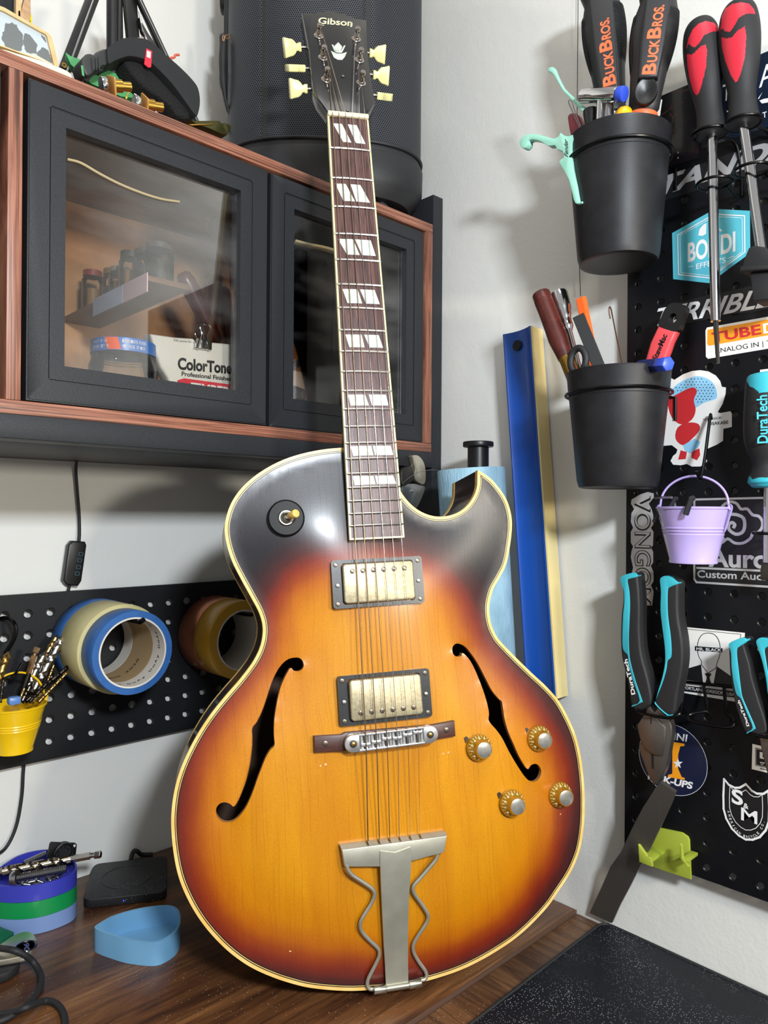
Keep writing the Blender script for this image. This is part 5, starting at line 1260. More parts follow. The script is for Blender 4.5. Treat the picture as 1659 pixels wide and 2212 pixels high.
J = [(600, 1230), (650, 1320), (660, 1330), (690, 1290), (740, 1340), (790, 1400), (808, 1450), (810, 1530), (790, 1620), (775, 1720), (750, 1820), (690, 1940), (655, 1955), (600, 1850), (560, 1740), (525, 1640), (530, 1600), (545, 1590), (520, 1460), (540, 1400), (590, 1330)]
J2 = [(520, 1440), (560, 1390), (640, 1370), (700, 1390), (760, 1460), (765, 1560), (740, 1700), (700, 1700), (660, 1690), (600, 1650), (548, 1560)]
F_ = lambda P: [f(*p) for p in P]
t, T = pliers('large teal and black handled pliers hanging left on the pegboard', [('handle_grip', 'black_rubber', F_(LH), -.009, .009, .0045), ('grip_inlay', 'teal', F_(LT), .0, .0096, .0006), ('handle_grip', 'black_rubber', F_(RH), -.009, .009, .0045), ('grip_inlay', 'teal', F_(RT), .0, .0096, .0006), ('jaw', mat('plier_steel', '#77716c', .36, .85, bmp=(400., .1)), F_(J), -.006, .004, .0015), ('jaw', 'plier_steel', F_(J2), .003, .0065, .0012), ('cutter_slot', 'print_black', F_([(636, 1370), (646, 1370), (648, 1430), (642, 1430)]), .0064, .0067, 0), ('cutter_slot', 'print_black', F_([(636, 1672), (656, 1672), (658, 1820), (640, 1800)]), .0038, .0043, 0)], .048, (1432, 1500))
b = B(); b.text('DuraTech', pl(T, *f(520, 1170)), pl(T, *f(452, 872)), pl(T, *f(488, 1178)), z=.0090, bold=.03); b.build('maker_name', 'print_white', t, smooth=False)
f2_ = zp(1540, 1340, 4.42)
A1 = [(188, 230), (200, 205), (250, 178), (320, 155), (355, 170), (358, 200), (330, 225), (380, 400), (410, 550), (470, 750), (520, 900), (545, 1010), (530, 1060), (440, 1080), (360, 1055), (320, 1000), (270, 860), (230, 700), (200, 500), (192, 350)]
A2 = [(188, 230), (200, 205), (250, 178), (320, 155), (355, 170), (358, 195), (300, 235), (270, 260), (268, 330), (285, 480), (305, 640), (320, 720), (380, 860), (440, 1000), (430, 1025), (368, 1062), (360, 1050), (415, 1005), (360, 870), (305, 735), (262, 690), (235, 580), (215, 430), (210, 300)]
A3 = [(448, 200), (460, 170), (500, 155), (600, 170), (640, 260), (660, 500), (700, 800), (690, 1000), (640, 1080), (560, 1060), (545, 980), (560, 800), (545, 600), (510, 400), (470, 270)]
A4 = [(448, 200), (460, 170), (500, 155), (600, 170), (620, 200), (560, 240), (530, 270), (545, 380), (580, 600), (590, 700), (560, 690), (540, 540), (505, 380), (466, 260)]
A5 = [(440, 1040), (700, 1040), (690, 1200), (640, 1400), (600, 1500), (560, 1560), (520, 1420), (470, 1200)]
G_ = lambda P: [f2_(*p) for p in P]
t, T = pliers('smaller teal and black pliers hanging at the right picture edge', [('handle_grip', 'black_rubber', G_(A1), -.009, .009, .0045), ('grip_inlay', 'teal', G_(A2), .0, .0096, .0006), ('handle_grip', 'black_rubber', G_(A3), -.009, .009, .0045), ('grip_inlay', 'teal', G_(A4), .0, .0096, .0006), ('jaw', 'plier_steel', G_(A5), -.006, .004, .0015)], .048, (1640, 1560))
b = B(); b.text('DuraTech', pl(T, *f2_(385, 990)), pl(T, *f2_(292, 745)), pl(T, *f2_(360, 995)), z=.0090, bold=.03); b.build('maker_name', 'print_white', t, smooth=False)
def wire_rest(label, P, T0, w=.048, back=None):
    T = FW(*T0, w); t = thing('wire_hook', label, 'hook', T)
    for Q in P: B().tube([loc(T, x, y, z) for x, y, z in Q], .0016, 8, sub=4).build('wire', 'black_wire', t)
f = zp(1250, 1200, 3.951)
q = lambda P: [(*f(x, y), z) for x, y, z in P]
wire_rest('black wire holder under the large pliers grips', [q([(610, 1020, -.026), (620, 1090, -.024), (520, 1250, -.005), (500, 1310, .008), (560, 1350, .012), (760, 1385, .013), (860, 1350, .010), (875, 1300, .0), (870, 1100, -.024), (890, 1055, -.026)]), q([(610, 1018, -.027), (700, 1030, -.027), (900, 1060, -.027)])], (1432, 1530))
wire_rest('empty black wire holder below the MR. BLACK card', [q([(1065, 1100, -.026), (1098, 1320, -.004), (1080, 1328, .0), (960, 1352, .006), (935, 1380, .010), (990, 1420, .012), (1270, 1468, .012), (1330, 1430, .008), (1300, 1380, .0), (1262, 1340, -.004), (1240, 1110, -.026)]), q([(890, 1075, -.026), (1330, 1125, -.026)])], (1530, 1540))
f = zp(1540, 1340, 4.42)
wire_rest('black wire holder under the smaller pliers grips', [q([(420, 690, -.026), (400, 800, -.02), (335, 1050, .0), (370, 1080, .010), (500, 1115, .012), (640, 1100, .010), (680, 1050, -.010), (680, 900, -.026)])], (1640, 1575))

# green holder and file
T = FW(1440, 1850, .024); t = thing('printed_bracket', 'olive green plastic bracket clipped to the bottom of the pegboard', 'bracket', T)
mat('olive_green', '#98a436', .5, bmp=(400., .05))
f = zp(1200, 1650, 3.614)
qp = lambda P, w=0: [(p.x, p.y) for p in [loc(T, *f(x, y), w) for x, y in P]]
B().prism(qp([(760, 500), (825, 506), (940, 530), (985, 540), (1030, 572), (1042, 600), (1055, 905), (850, 838), (650, 768), (700, 640)]), -.0035, 0, bev=.0006).build('back_plate', 'olive_green', t)
for nm, P, w_ in (('front_claw', [(643, 630), (655, 640), (712, 722), (745, 730), (752, 805), (652, 768)], .030), ('side_claw', [(970, 625), (988, 640), (992, 735), (1038, 805), (985, 765), (972, 740)], .022)):
    q = qp(P, w_); B().prism(q, w_-.004, w_, bev=.0005).build(nm, 'olive_green', t)
    xs_ = [p[0] for p in q]; ys_ = [p[1] for p in q]
    B().bb(min(xs_)+.001, max(xs_)-.001, min(ys_)+.003, min(ys_)+.006, -.002, w_-.001, .0004).build('claw_arm', 'olive_green', t)
T = FW(1300, 1980, .006); t = thing('flat_file', 'long steel flat file standing on the desk against the right wall', 'file', T)
m, tt, p = nt('file_steel'); p.inputs['Base Color'].default_value = hx('#8a8885'); p.inputs['Metallic'].default_value = .85; p.inputs['Roughness'].default_value = .38
wv = nd(tt, 'ShaderNodeTexWave', {'Vector': co_(tt, (420, 780, 1)), 'Scale': 1., 'Distortion': .3}); bump(tt, p, wv.outputs[0], .8, .0006)
tt.links.new(ramp(tt, wv.outputs[0], [(.2, '#5c5955'), (.8, '#a5a29c')]), p.inputs['Base Color'])
sl = .29
q = [loc(T, *f(x, y), .003, sl) for x, y in ((265, 1165), (360, 960), (430, 800), (510, 690), (600, 500), (680, 345), (745, 245), (785, 180), (820, 145), (935, 225), (900, 320), (835, 460), (750, 640), (660, 800), (580, 960), (500, 1110), (440, 1245))]
fn = V((0, -sl, 1)).normalized(); b = B(); n_ = len(q)
dv = min(x.y for x in q); off = V((0, 0, 0))
b.add([tuple(p) for p in q] + [tuple(p-fn*.004) for p in q], [tuple(range(n_)), tuple(range(n_, 2*n_))]+[(i, (i+1) % n_, n_+(i+1) % n_, n_+i) for i in range(n_)])
b.build('file_blade', 'file_steel', t, smooth=False)

# blue beam, cream sided, on the wall
T = FW(1150, 1480, .004); t = thing('sanding_beam', 'long blue channel beam with a cream side strip leaning on the right wall', 'beam', T)
mat('beam_blue', '#0b479f', .42, coat=.1); mat('cream_strip', '#e6d49a', .55, var=(12., '#dcc583'))
tl, tr, bl, br = loc(T, 1083, 716, .022), loc(T, 1143, 703, .022), loc(T, 1137, 1500, .022), loc(T, 1195, 1497, .022)
ax = ((tl+tr)/2-(bl+br)/2); L_ = ax.length; ay = ax.normalized(); axx = (tr-tl); axx = (axx-ay*axx.dot(ay)).normalized(); wd = (tr-tl).dot(axx)
wb_ = (br-bl).length; mm = M4(((axx.x, ay.x, 0, 0), (axx.y, ay.y, 0, 0), (axx.z, ay.z, 1, 0), (0, 0, 0, 1)))
mm = M4(((axx.x, 0, ay.x, bl.x), (axx.y, 0, ay.y, bl.y), (0, 1, 0, 0.0), (0, 0, 0, 1)))  # x across, y out, z along
pr = [(0, 0), (wd, 0), (wd, .0215), (wd-.002, .0222)] + [(wd*(1-i/10), .0222-.0050*math.sin(PI*i/10)) for i in range(1, 10)] + [(.002, .0222), (0, .0215)]
bb_ = B(); bb_.prism([(x, y) for x, y in pr], 0, L_, mm)
bb_.build('channel', 'beam_blue', t, ang=25)
B().prism([(wd+.0002, 0), (wd+.0002, .0220), (wd+.0022, .0220), (wd+.0022, 0)], -.001, L_-.001, mm).build('side_strip', 'cream_strip', t, smooth=False)
c = loc(T, 1117, 746, .019); b = B(); b.cyl(V((c.x, c.y, .0165)), V((c.x, c.y, .0196)), .0062, n=24); b.build('hang_hole', 'black_plastic', t)

# paper towel roll on a black holder
d_ = ray(1033, 975); pc = CAM + d_*((-.052-CAM.x)/d_.x); pc.z = 0
T = fr_desk(pc.x, pc.y, 0); t = thing('towel_holder', 'black upright pole holder carrying the blue shop towel roll', 'holder', T)
pz = .560; lean = .065
B().lathe([(0, 0), (.050, 0), (.050, .004), (.047, .006), (0, .006)], 40).build('base', 'black_plastic', t)
B().cyl((0, 0, .005), (0, 0, .538), .0128, n=28).build('pole', 'black_plastic', t)
B().cyl((0, 0, .536), (0, 0, .5425), .0185, n=36, bev=.0012).build('top_cap', 'black_plastic', t)
B().cyl((0, 0, .216), (0, 0, .222), .034, n=32, bev=.001).build('rest_disc', 'black_plastic', t)
T2_ = fr_desk(pc.x, pc.y, .371) @ M4.Rotation(-.064, 4, V((D2.x, D2.y, 0))) @ M4.Translation((0, 0, -.1385))
m, tt, p = nt('blue_paper'); p.inputs['Roughness'].default_value = .8
n1 = nd(tt, 'ShaderNodeTexNoise', {'Vector': co_(tt, (60, 60, 30)), 'Scale': 1., 'Detail': 4.}); tt.links.new(ramp(tt, n1.outputs[0], [(.3, '#7fa3b8'), (.7, '#98bdd0')]), p.inputs['Base Color'])
n3 = nd(tt, 'ShaderNodeTexNoise', {'Vector': co_(tt, (420, 420, 90)), 'Scale': 1., 'Detail': 3.}); bump(tt, p, n3.outputs[0], .6, .0015)
t = thing('towel_roll', 'light blue shop towel roll behind the guitar horn', 'towel roll', T2_)
B().lathe([(.0262, .0), (.0400, .0), (.0408, .001), (.0408, .276), (.0400, .277), (.0262, .277)], 56, closed=True).build('paper', 'blue_paper', t, ang=40)
B().lathe([(.0246, .0), (.0261, 0), (.0261, .277), (.0246, .277)], 40, closed=True).build('core', mat('cardboard', '#a98a62', .7), t)

# locking pliers hanging off the cabinet rail, thin wires
T = FW(905, 1000, .0); TW_ = fr_left(-.09, .50, .2597)
t = thing('locking_pliers', 'chrome locking pliers hanging under the cabinet end behind the guitar neck', 'pliers', TW_)
f = zp(820, 900, 5.53)
qq = lambda P, w=0: [(p.x, p.y) for p in [loc(TW_, *f(x, y), w) for x, y in P]]
B().prism([(p.x, p.y) for p in sm([V((*p, 0)) for p in qq([(365, 470), (400, 460), (450, 475), (500, 540), (525, 640), (525, 760), (505, 810), (460, 800), (410, 760), (380, 700), (400, 640), (385, 560), (372, 500)])], 3)], -.004, .004, bev=.0016).build('upper_jaw', mat('warm_chrome', '#d8d0bc', .32, .9), t)
B().prism([(p.x, p.y) for p in sm([V((*p, 0)) for p in qq([(235, 640), (300, 600), (365, 590), (372, 640), (395, 700), (380, 760), (330, 800), (260, 830), (235, 760)])], 3)], -.004, .004, bev=.0012).build('lower_jaw', 'dark_steel', t)
B().prism([(p.x, p.y) for p in sm([V((*p, 0)) for p in qq([(260, 820), (380, 800), (460, 815), (525, 835), (515, 900), (470, 1010), (420, 1100), (360, 1140), (300, 1000), (255, 900)])], 3)], -.006, .003, bev=.0012).build('handle', 'steel', t)
c = loc(TW_, *f(387, 892), .003); B().cyl((c.x, c.y, .002), (c.x, c.y, .0045), .0022, n=16, bev=.0004).build('rivet', 'chrome', t)
T = FW(1000, 1020, .02)
t = thing('loose_string', 'thin wire curving from the fingerboard edge towards the blue towel roll', 'wire', fr_left(-.1, .47, .30))
T_ = fr_left(-.1, .47, .30)
B().tube([loc(T_, *f(x, y), z) for x, y, z in ((270, 805, .03), (330, 745, .02), (430, 680, .01), (540, 645, 0), (640, 635, -.01), (720, 645, -.02), (770, 665, -.03))], .00035, 6, sub=4).build('wire', 'steel', t)
T = FW(1245, 300, .004); t = thing('hanging_thread', 'thin dark thread hanging down the right wall beside the pots', 'thread', T)
B().tube([pl(T, 1249, -30), pl(T, 1247, 200), pl(T, 1246, 450), pl(T, 1251, 560), pl(T, 1254, 640)], .0004, 6, sub=3).build('thread', 'black_wire', t)
# ---------------------------------------------------------------- left wall: tapes, bucket, controller
def FL(px, py, w): p = loc(fr_left(), px, py, w); return fr_left(p.x, p.y, w)
mat('tape_blue', '#2f64a6', .5, var=(120., '#2b5c9a')); mat('tape_masking', '#c9bf8e', .55, var=(40., '#c2b680')); mat('tape_mustard', '#c4932a', .3); mat('tape_copper', '#b06a4a', .28, .6)
mat('core_white', '#d9d3c8', .6); mat('core_tan', '#a98f6a', .65)
def tape(T, R, r, w0, w1, m, mc, label, txt=None):
    c = T.to_translation(); T = fr_left(c.x, c.z, w0); t = thing('tape_roll', label, 'tape roll', T, None); h = w1-w0-.0004
    B().lathe([(r+.002, 0), (R-.0004, 0), (R, .0006), (R, h-.0006), (R-.0004, h), (r+.002, h)], 72, closed=True).build('tape', m, t, ang=35)
    c_ = B().lathe([(r, 0.0001), (r+.0019, .0001), (r+.0019, h-.0001), (r, h-.0001)], 72, closed=True).build('core', mc, t, ang=35)
    if txt:
        b = B(); k = 0
        for ch in txt:
            a = -2.3+k*.155; k += 1
            if ch == ' ': continue
            b.X = M4.Rotation(a, 4, 'Z') @ M4.Translation((r-.0001, 0, h*.5)) @ M4(((0, 0, -1, 0), (1, 0, 0, 0), (0, -1, 0, 0), (0, 0, 0, 1)))
            b.text(ch, V((-.0022, -.003, 0)), V((.0022, -.003, 0)), V((-.0022, .002, 0)), z=0, bold=.01)
        b.build('core_print', 'print_black', c_, smooth=False)
    return t
TC = FL(289, 1410, .128); c = TC.to_translation()
tape(TC, .0475, .0380, .098, .128, 'tape_blue', 'core_white', 'blue painter tape roll hanging frontmost of the left hand stack', 'DoAy DoAy DoAy DoAy DoAy')
tape(TC, .0520, .0380, .044, .098, 'tape_masking', 'core_tan', 'wide cream masking tape roll between two blue rolls', 'MASKING 2020')
tape(TC, .0525, .0380, .020, .044, 'tape_blue', 'core_white', 'blue tape roll at the back of the left hand stack, against the pegboard')
t = thing('peg_hook', 'black hook holding the blue and cream tape rolls', 'hook', fr_left(c.x, c.z, .0155))
B().tube([V((.004, .0345, .0)), V((.004, .0345, .105)), V((.006, .0350, .116)), V((.010, .0372, .1165))], .0028, 8, sub=2).build('hook_rod', 'black_wire', t)
TC = FL(527, 1383, .100); c = TC.to_translation()
tape(TC, .0520, .0380, .062, .100, 'tape_mustard', 'core_white', 'mustard yellow tape roll beside the guitar waist')
tape(TC, .0520, .0380, .020, .062, 'tape_copper', 'core_white', 'copper foil tape roll behind the mustard tape')
t = thing('peg_hook', 'black hook holding the copper and mustard tape rolls', 'hook', fr_left(c.x, c.z, .0155))
B().tube([V((.0, .0345, .0)), V((.0, .0345, .090)), V((.002, .0355, .100))], .0028, 8, sub=2).build('hook_rod', 'black_wire', t)
# controller and cables
T = FL(162, 1218, .012); t = thing('led_controller', 'small black inline light controller with four outlined buttons on the left wall', 'controller', T)
q = [loc(T, *p) for p in ((156, 1168), (184, 1170), (187, 1178), (176, 1255), (168, 1266), (143, 1263), (137, 1254), (148, 1178))]
B().prism([(p.x, p.y) for p in q], -.010, .001, bev=.002, seg=3).build('case', 'black_plastic', t)
for k, (x, y) in enumerate(((175, 1197), (172, 1210), (169.5, 1225), (167, 1239))):
    c = loc(T, x, y, .0011); b = B(); b.X = M4.Translation((c.x, c.y, .0011)) @ M4.Rotation(-.12, 4, 'Z')
    b.ring(rrect(.0052, .0044, .001, 3), rrect(.0044, .0036, .0008, 3), -.0004, .0002); b.build('button', mat('button_teal', '#3f6f80', .4), t, smooth=False)
def cable(name, label, pts, r, m='black_rubber', T=None, cat='cable', sub=6):
    T = T or fr_left(); t = thing(name, label, cat, T)
    I = T.inverted(); B().tube([I @ p for p in pts], r, 10, sub=sub).build('cable_sheath', m, t, ang=80); return t
WL = lambda px, py, w: fr_left() @ loc(fr_left(), px, py, w)
cable('light_cable', 'thin black cable dropping from under the cabinet to the controller', [WL(166, 992, .020), WL(164, 1015, .008), WL(167, 1060, .006), WL(171, 1110, .006), WL(172, 1150, .008), WL(171, 1169, .009)], .0018, T=FL(166, 1100, .006))
cable('light_cable', 'thin black cable running down behind the small pegboard to the desk', [WL(150, 1264, .008), WL(148, 1275, .005), WL(120, 1400, .004), WL(60, 1600, .004), WL(51, 1660, .004), WL(47, 1720, .005), WL(35, 1785, .007), WL(12, 1832, .010), WL(-20, 1852, .02)], .0019, T=FL(50, 1700, .006))
# yellow bucket with drill bits
T = FL(31, 1622, .060); t = thing('mini_bucket', 'small yellow metal bucket full of drill bits at the left edge', 'bucket', T)
h = loc(T, 31, 1523).y; r1 = loc(T, 99, 1523).x*.96; r0 = r1*.58
mat('yellow_enamel', '#f2c414', .25, coat=.4)
bucket(T, r1, r0, h, None, .52).build('bucket_body', 'yellow_enamel', t, ang=35)
hk = loc(T, 33, 1453)
B().tube([V((-r1-.0015, h-.002, 0))]+[V((-r1*math.cos(a_), h+.002+(hk.y-h-.002)*math.sin(a_), 0)) for a_ in [PI*i/14 for i in range(15)]]+[V((r1+.0015, h-.002, 0))], .0011, 8, sub=2).build('bail_handle', 'yellow_enamel', t)
B().tube([V((r1*.84, h*.55, 0)), V((r1*.95, h*.85, 0)), V((r1+.002, h+.002, 0)), V((r1+.003, h+.007, 0))], .0014, 8, sub=3).build('bail_ear', 'yellow_enamel', t)
f = zp(0, 1300, 6.144)
T = FL(35, 1452, .060); t = thing('peg_hook', 'long black wire hook carrying the yellow bucket', 'hook', T)
B().tube([loc(T, *f(120, 1000), -.036), loc(T, *f(160, 985), -.01), loc(T, *f(200, 958), .003), loc(T, *f(240, 900), .005), loc(T, *f(292, 815), .004)], .0016, 8, sub=4).build('hook_wire', 'black_wire', t)
T = FL(20, 1380, .045); t = thing('peg_hook', 'empty curved black hook above the yellow bucket', 'hook', T)
B().tube([loc(T, *f(-30, 230), -.028), loc(T, *f(60, 212), -.02), loc(T, *f(130, 225), -.01), loc(T, *f(190, 290), 0), loc(T, *f(213, 380), .002), loc(T, *f(190, 480), .002), loc(T, *f(130, 590), .001), loc(T, *f(60, 690), 0)], .0022, 8, sub=4).build('hook_wire', 'black_wire', t)
metal('bit_gold', '#a58a58', .32); metal('bit_dark', '#4c4844', .25); metal('bit_silver', '#b9b7b4', .2)
def drill(T, a, b_, r, m, label, hexs=False, turns=None, group='drill bits in the yellow bucket'):
    t = thing('drill_bit', label, 'drill bit', T, group) if T is not None else None
    L_ = (b_-a).length; M_ = axis_M(a, b_); n_ = 16; tip = r*1.3; st = 48; vs = []; turns = turns or L_/(r*9)
    for i in range(st+1):
        z = (L_-tip)*i/st; an = 2*PI*turns*i/st
        for k in range(n_):
            a_ = 2*PI*k/n_; rr = r*(1 if abs(math.cos(a_)) > .45 else .50); vs.append(M_ @ V((rr*math.cos(a_+an), rr*math.sin(a_+an), z)))
    vs.append(M_ @ V((0, 0, L_))); fs = []
    for i in range(st):
        for k in range(n_): l = (k+1) % n_; fs.append((i*n_+k, i*n_+l, (i+1)*n_+l, (i+1)*n_+k))
    for k in range(n_): fs.append((st*n_+k, st*n_+(k+1) % n_, (st+1)*n_))
    fs.append(tuple(range(n_))); b = B(); b.add(vs, fs); return t, b, M_, L_
bits = [((430, 1200), (845, 440), .0052, 'bit_silver', .052, 'thick silver drill bit, tallest at the right of the yellow bucket'), ((440, 1000), (765, 430), .0034, 'bit_gold', .046, 'gold drill bit just left of the thick silver bit'),
        ((330, 1200), (605, 655), .0040, 'bit_silver', .058, 'silver drill bit between the hex shank and the thick bit'), ((560, 1250), (722, 815), .0018, 'bit_gold', .050, 'thin gold drill bit below the thick silver bit tip'),
        ((330, 1330), (930, 840), .0026, 'bit_dark', .066, 'dark drill bit leaning furthest right over the bucket rim'), ((500, 1340), (908, 920), .0020, 'bit_gold', .072, 'slim gold drill bit leaning right below the dark one'),
        ((-80, 1200), (110, 655), .0046, 'bit_gold', .060, 'gold and silver drill bit at the left picture edge'), ((5, 1340), (48, 1010), .0016, 'bit_dark', .070, 'thin dark drill bit upright at the left of the bucket'),
        ((245, 1340), (330, 1130), .0015, 'bit_gold', .078, 'tiny gold drill bit in the middle of the bucket'), ((280, 1340), (420, 1080), .0030, 'bit_dark', .074, 'dark drill bit crossing low in the middle of the bucket'),
        ((380, 1340), (640, 1060), .0024, 'bit_dark', .070, 'dark drill bit leaning half right above the bucket rim'), ((420, 1345), (580, 1200), .0018, 'bit_gold', .080, 'short gold drill bit near the bucket rim')]
for a, e_, r, m, w, lb in bits:
    T = FL(*f(*a), w); tt_, b, M_, L_ = drill(T, loc(T, *f(*a), 0), loc(T, *f(*e_), -.004), r, m, lb); b.build('twist', m, tt_, ang=30)
T = FL(*f(370, 950), .062); t = thing('drill_bit', 'brass coloured hex shank drill bit standing shank up in the yellow bucket', 'drill bit', T, 'drill bits in the yellow bucket')
a, b_, c, d = loc(T, *f(385, 950)), loc(T, *f(458, 715)), loc(T, *f(466, 680)), loc(T, *f(500, 600))
Mx = axis_M(a, b_); B().prism(circ(.0034, 6), 0, (b_-a).length, Mx, bev=.0003).build('hex_shank', metal('shank_brass', '#c4a27a', .3), t, smooth=False)
B().cyl(b_, c, .0022, n=14).build('neck', 'shank_brass', t); Mx = axis_M(c, d); B().prism(circ(.0034, 6), 0, (d-c).length, Mx, bev=.0008).build('hex_end', 'shank_brass', t, smooth=False)
B().cyl(loc(T, *f(300, 1200)), a, .0030, n=14).build('shaft', 'bit_dark', t)
T = FL(*f(185, 1310), .080); t = thing('bit_cap', 'small blue plastic cap lying on top of the bucket', 'cap', T)
B().box((0, 0, 0), (.013, .009, .010), .003).build('cap', mat('pale_blue_plastic', '#5f86c4', .35), t)

# ---------------------------------------------------------------- things on the desk
def on_desk(px, py, z): return loc(M4.Identity(4), px, py, z)
def tray(P, z0, h, m, label, group=None, wall=.0022):
    q = [on_desk(x, y, z0+h) for x, y in P]; c = sum(q, V())/len(q); T = fr_desk(c.x, c.y, z0+.0002)
    o = resample(sm([V((p.x-c.x, p.y-c.y, 0)) for p in q], 4), .003, True); o = [(p.x, p.y) for p in o]; i_ = offs(o, -wall)
    t = thing('tray', label, 'tray', T, group)
    B().ring(o, i_, 0, h-.0004).build('tray_wall', m, t, ang=50)
    B().prism(offs(o, -.0002), 0, .0025).build('tray_floor', m, t, ang=50); return t, T, o
f = zp(0, 1750, 3.687)
PT_ = [f(*p) for p in ((752, 930), (800, 892), (900, 838), (1050, 792), (1200, 764), (1330, 754), (1395, 768), (1428, 800), (1438, 850), (1432, 910), (1400, 965), (1330, 1015), (1250, 1046), (1150, 1046), (1000, 1025), (880, 990), (790, 958))]
mat('pla_lightblue', '#6fa3c8', .42, bmp=(300., .03)); mat('pla_violet', '#3a3fae', .35); mat('pla_green', '#0f8a48', .35); mat('pla_paleblue', '#7690c0', .35)
tray(PT_, 0, .0245, 'pla_lightblue', 'light blue pick shaped tray on the desk in front of the guitar')
PS = [f(*p) for p in ((-60, 540), (-20, 470), (50, 415), (140, 362), (260, 325), (380, 312), (490, 330), (575, 385), (612, 440), (606, 475), (560, 512), (450, 556), (330, 588), (200, 606), (80, 608), (-20, 598), (-55, 575))]
tt0, TT0, oo0 = tray(PS, .0354, .0177, 'pla_violet', 'violet blue tray on top of the stack, full of screws')
c = TT0.to_translation()
def tray_copy(z0, m, label):
    T = fr_desk(c.x, c.y, z0+.0002); t = thing('tray', label, 'tray', T)
    B().ring(oo0, offs(oo0, -.0022), 0, .0173).build('tray_wall', m, t, ang=50); B().prism(offs(oo0, -.0002), 0, .0025).build('tray_floor', m, t, ang=50)
tray_copy(.0177, 'pla_green', 'green tray in the middle of the tray stack')
tray_copy(0, 'pla_paleblue', 'pale blue tray at the bottom of the tray stack')
# contents: points at a given height
def seg(T, x0, y0, x1, y1, z0, z1):
    I = T.inverted(); return I @ on_desk(*f(x0, y0), z0), I @ on_desk(*f(x1, y1), z1)
def bolt(x0, y0, x1, y1, z0, z1, r, label, head=True, group=None):
    T = fr_desk(*on_desk(*f(x0, y0), z0)); t = thing('machine_screw', label, 'screw', T, group); a, b_ = seg(T, x0, y0, x1, y1, z0, z1)
    M_ = axis_M(a, b_); L_ = (b_-a).length; pr = [(0, 0)]; n_ = max(6, int(L_/(r*.45)))
    for i in range(n_): pr += [(r*.84, L_*(i+.2)/n_), (r, L_*(i+.6)/n_)]
    pr += [(r*.8, L_), (0, L_)]; B().lathe(pr, 20, M_).build('thread', 'steel', t, ang=50)
    if head: B().lathe([(0, -r*1.4), (r*1.3, -r*1.3), (r*1.9, -r*.5), (r*1.95, 0), (0, 0)], 20, M_).build('screw_head', 'steel', t)
bolt(125, 540, 530, 466, .058, .060, .0044, 'large bright threaded bolt lying across the violet tray')
bolt(190, 425, 370, 345, .050, .056, .0036, 'threaded bolt behind the drill bit in the violet tray', False)
random.seed(5)
for k, (x, y, dx, dy) in enumerate([(150, 570, 70, 18), (230, 575, 60, -14), (300, 560, 50, 20), (380, 540, 60, -22), (430, 525, 40, 16), (190, 590, 60, 6), (330, 580, -50, -8), (90, 470, 60, -40), (250, 370, 50, -20), (480, 500, 44, -20), (200, 545, 50, 25), (400, 560, 40, -10), (280, 590, 50, -6), (540, 430, -30, 30)]):
    bolt(x, y, x+dx, y+dy, .0425+.002*(k % 3), .0445+.002*(k % 2), .0016, 'small steel screw among the loose screws in the violet tray', group='loose screws in the violet tray')
T = fr_desk(*on_desk(*f(200, 460), .066)); a, b_ = seg(T, 560, 392, -40, 500, .064, .064)
t, b, M_, L_ = drill(T, a, b_, .0052, 'bit_silver', 'large twist drill bit with hex shank lying over the violet tray', group=None); b.build('twist', metal('bit_steel', '#8f877a', .2), t, ang=30)
a, b_ = seg(T, 560, 392, 720, 362, .064, .066); Mx = axis_M(a, b_); B().prism(circ(.0042, 6), 0, (b_-a).length, Mx, bev=.0004).build('hex_shank', 'bit_silver', t, smooth=False)
a2, b2_ = seg(T, 722, 361, 752, 357, .066, .0663); B().cyl(a2, b2_, .0028, n=14).build('neck', 'bit_silver', t)
a2, b2_ = seg(T, 752, 357, 806, 352, .0663, .067); Mx = axis_M(a2, b2_); B().prism(circ(.0042, 6), 0, (b2_-a2).length, Mx, bev=.0010).build('hex_end', 'bit_silver', t, smooth=False)
T = fr_left(*[(lambda p: (p.x, p.z, -p.y))(on_desk(*f(490, 400), .058))][0]); t = thing('panel_connector', 'black square multi pin socket standing in the violet tray', 'connector', T)
q = [loc(T, *f(*p)) for p in ((372, 400), (398, 268), (412, 255), (600, 262), (614, 275), (600, 400), (596, 440), (380, 440))]
B().prism([(p.x, p.y) for p in q], -.0025, 0, bev=.0005).build('flange', 'black_plastic', t)
cc = loc(T, *f(500, 335)); R_ = abs(loc(T, *f(582, 335)).x-cc.x)
B().lathe([(R_*.80, -.002), (R_*.80, .004), (R_*.9, .0045), (R_, .004), (R_, -.002)], 40, M4.Translation((cc.x, cc.y, 0)), closed=True).build('shell', 'black_plastic', t)
B().cyl((cc.x, cc.y, -.001), (cc.x, cc.y, .0012), R_*.79, n=32).build('insert', 'black_rubber', t)
for k in range(7): a_ = 2*PI*k/8+.4; B().cyl((cc.x+R_*.5*math.cos(a_), cc.y+R_*.5*math.sin(a_), .001), (cc.x+R_*.5*math.cos(a_), cc.y+R_*.5*math.sin(a_), .0018), R_*.12, n=10).build('pin_socket', 'print_black', t)
c2 = loc(T, *f(592, 284)); B().cyl((c2.x, c2.y, -.0026), (c2.x, c2.y, .0003), .0016, n=16).build('mount_hole', 'core_white', t)
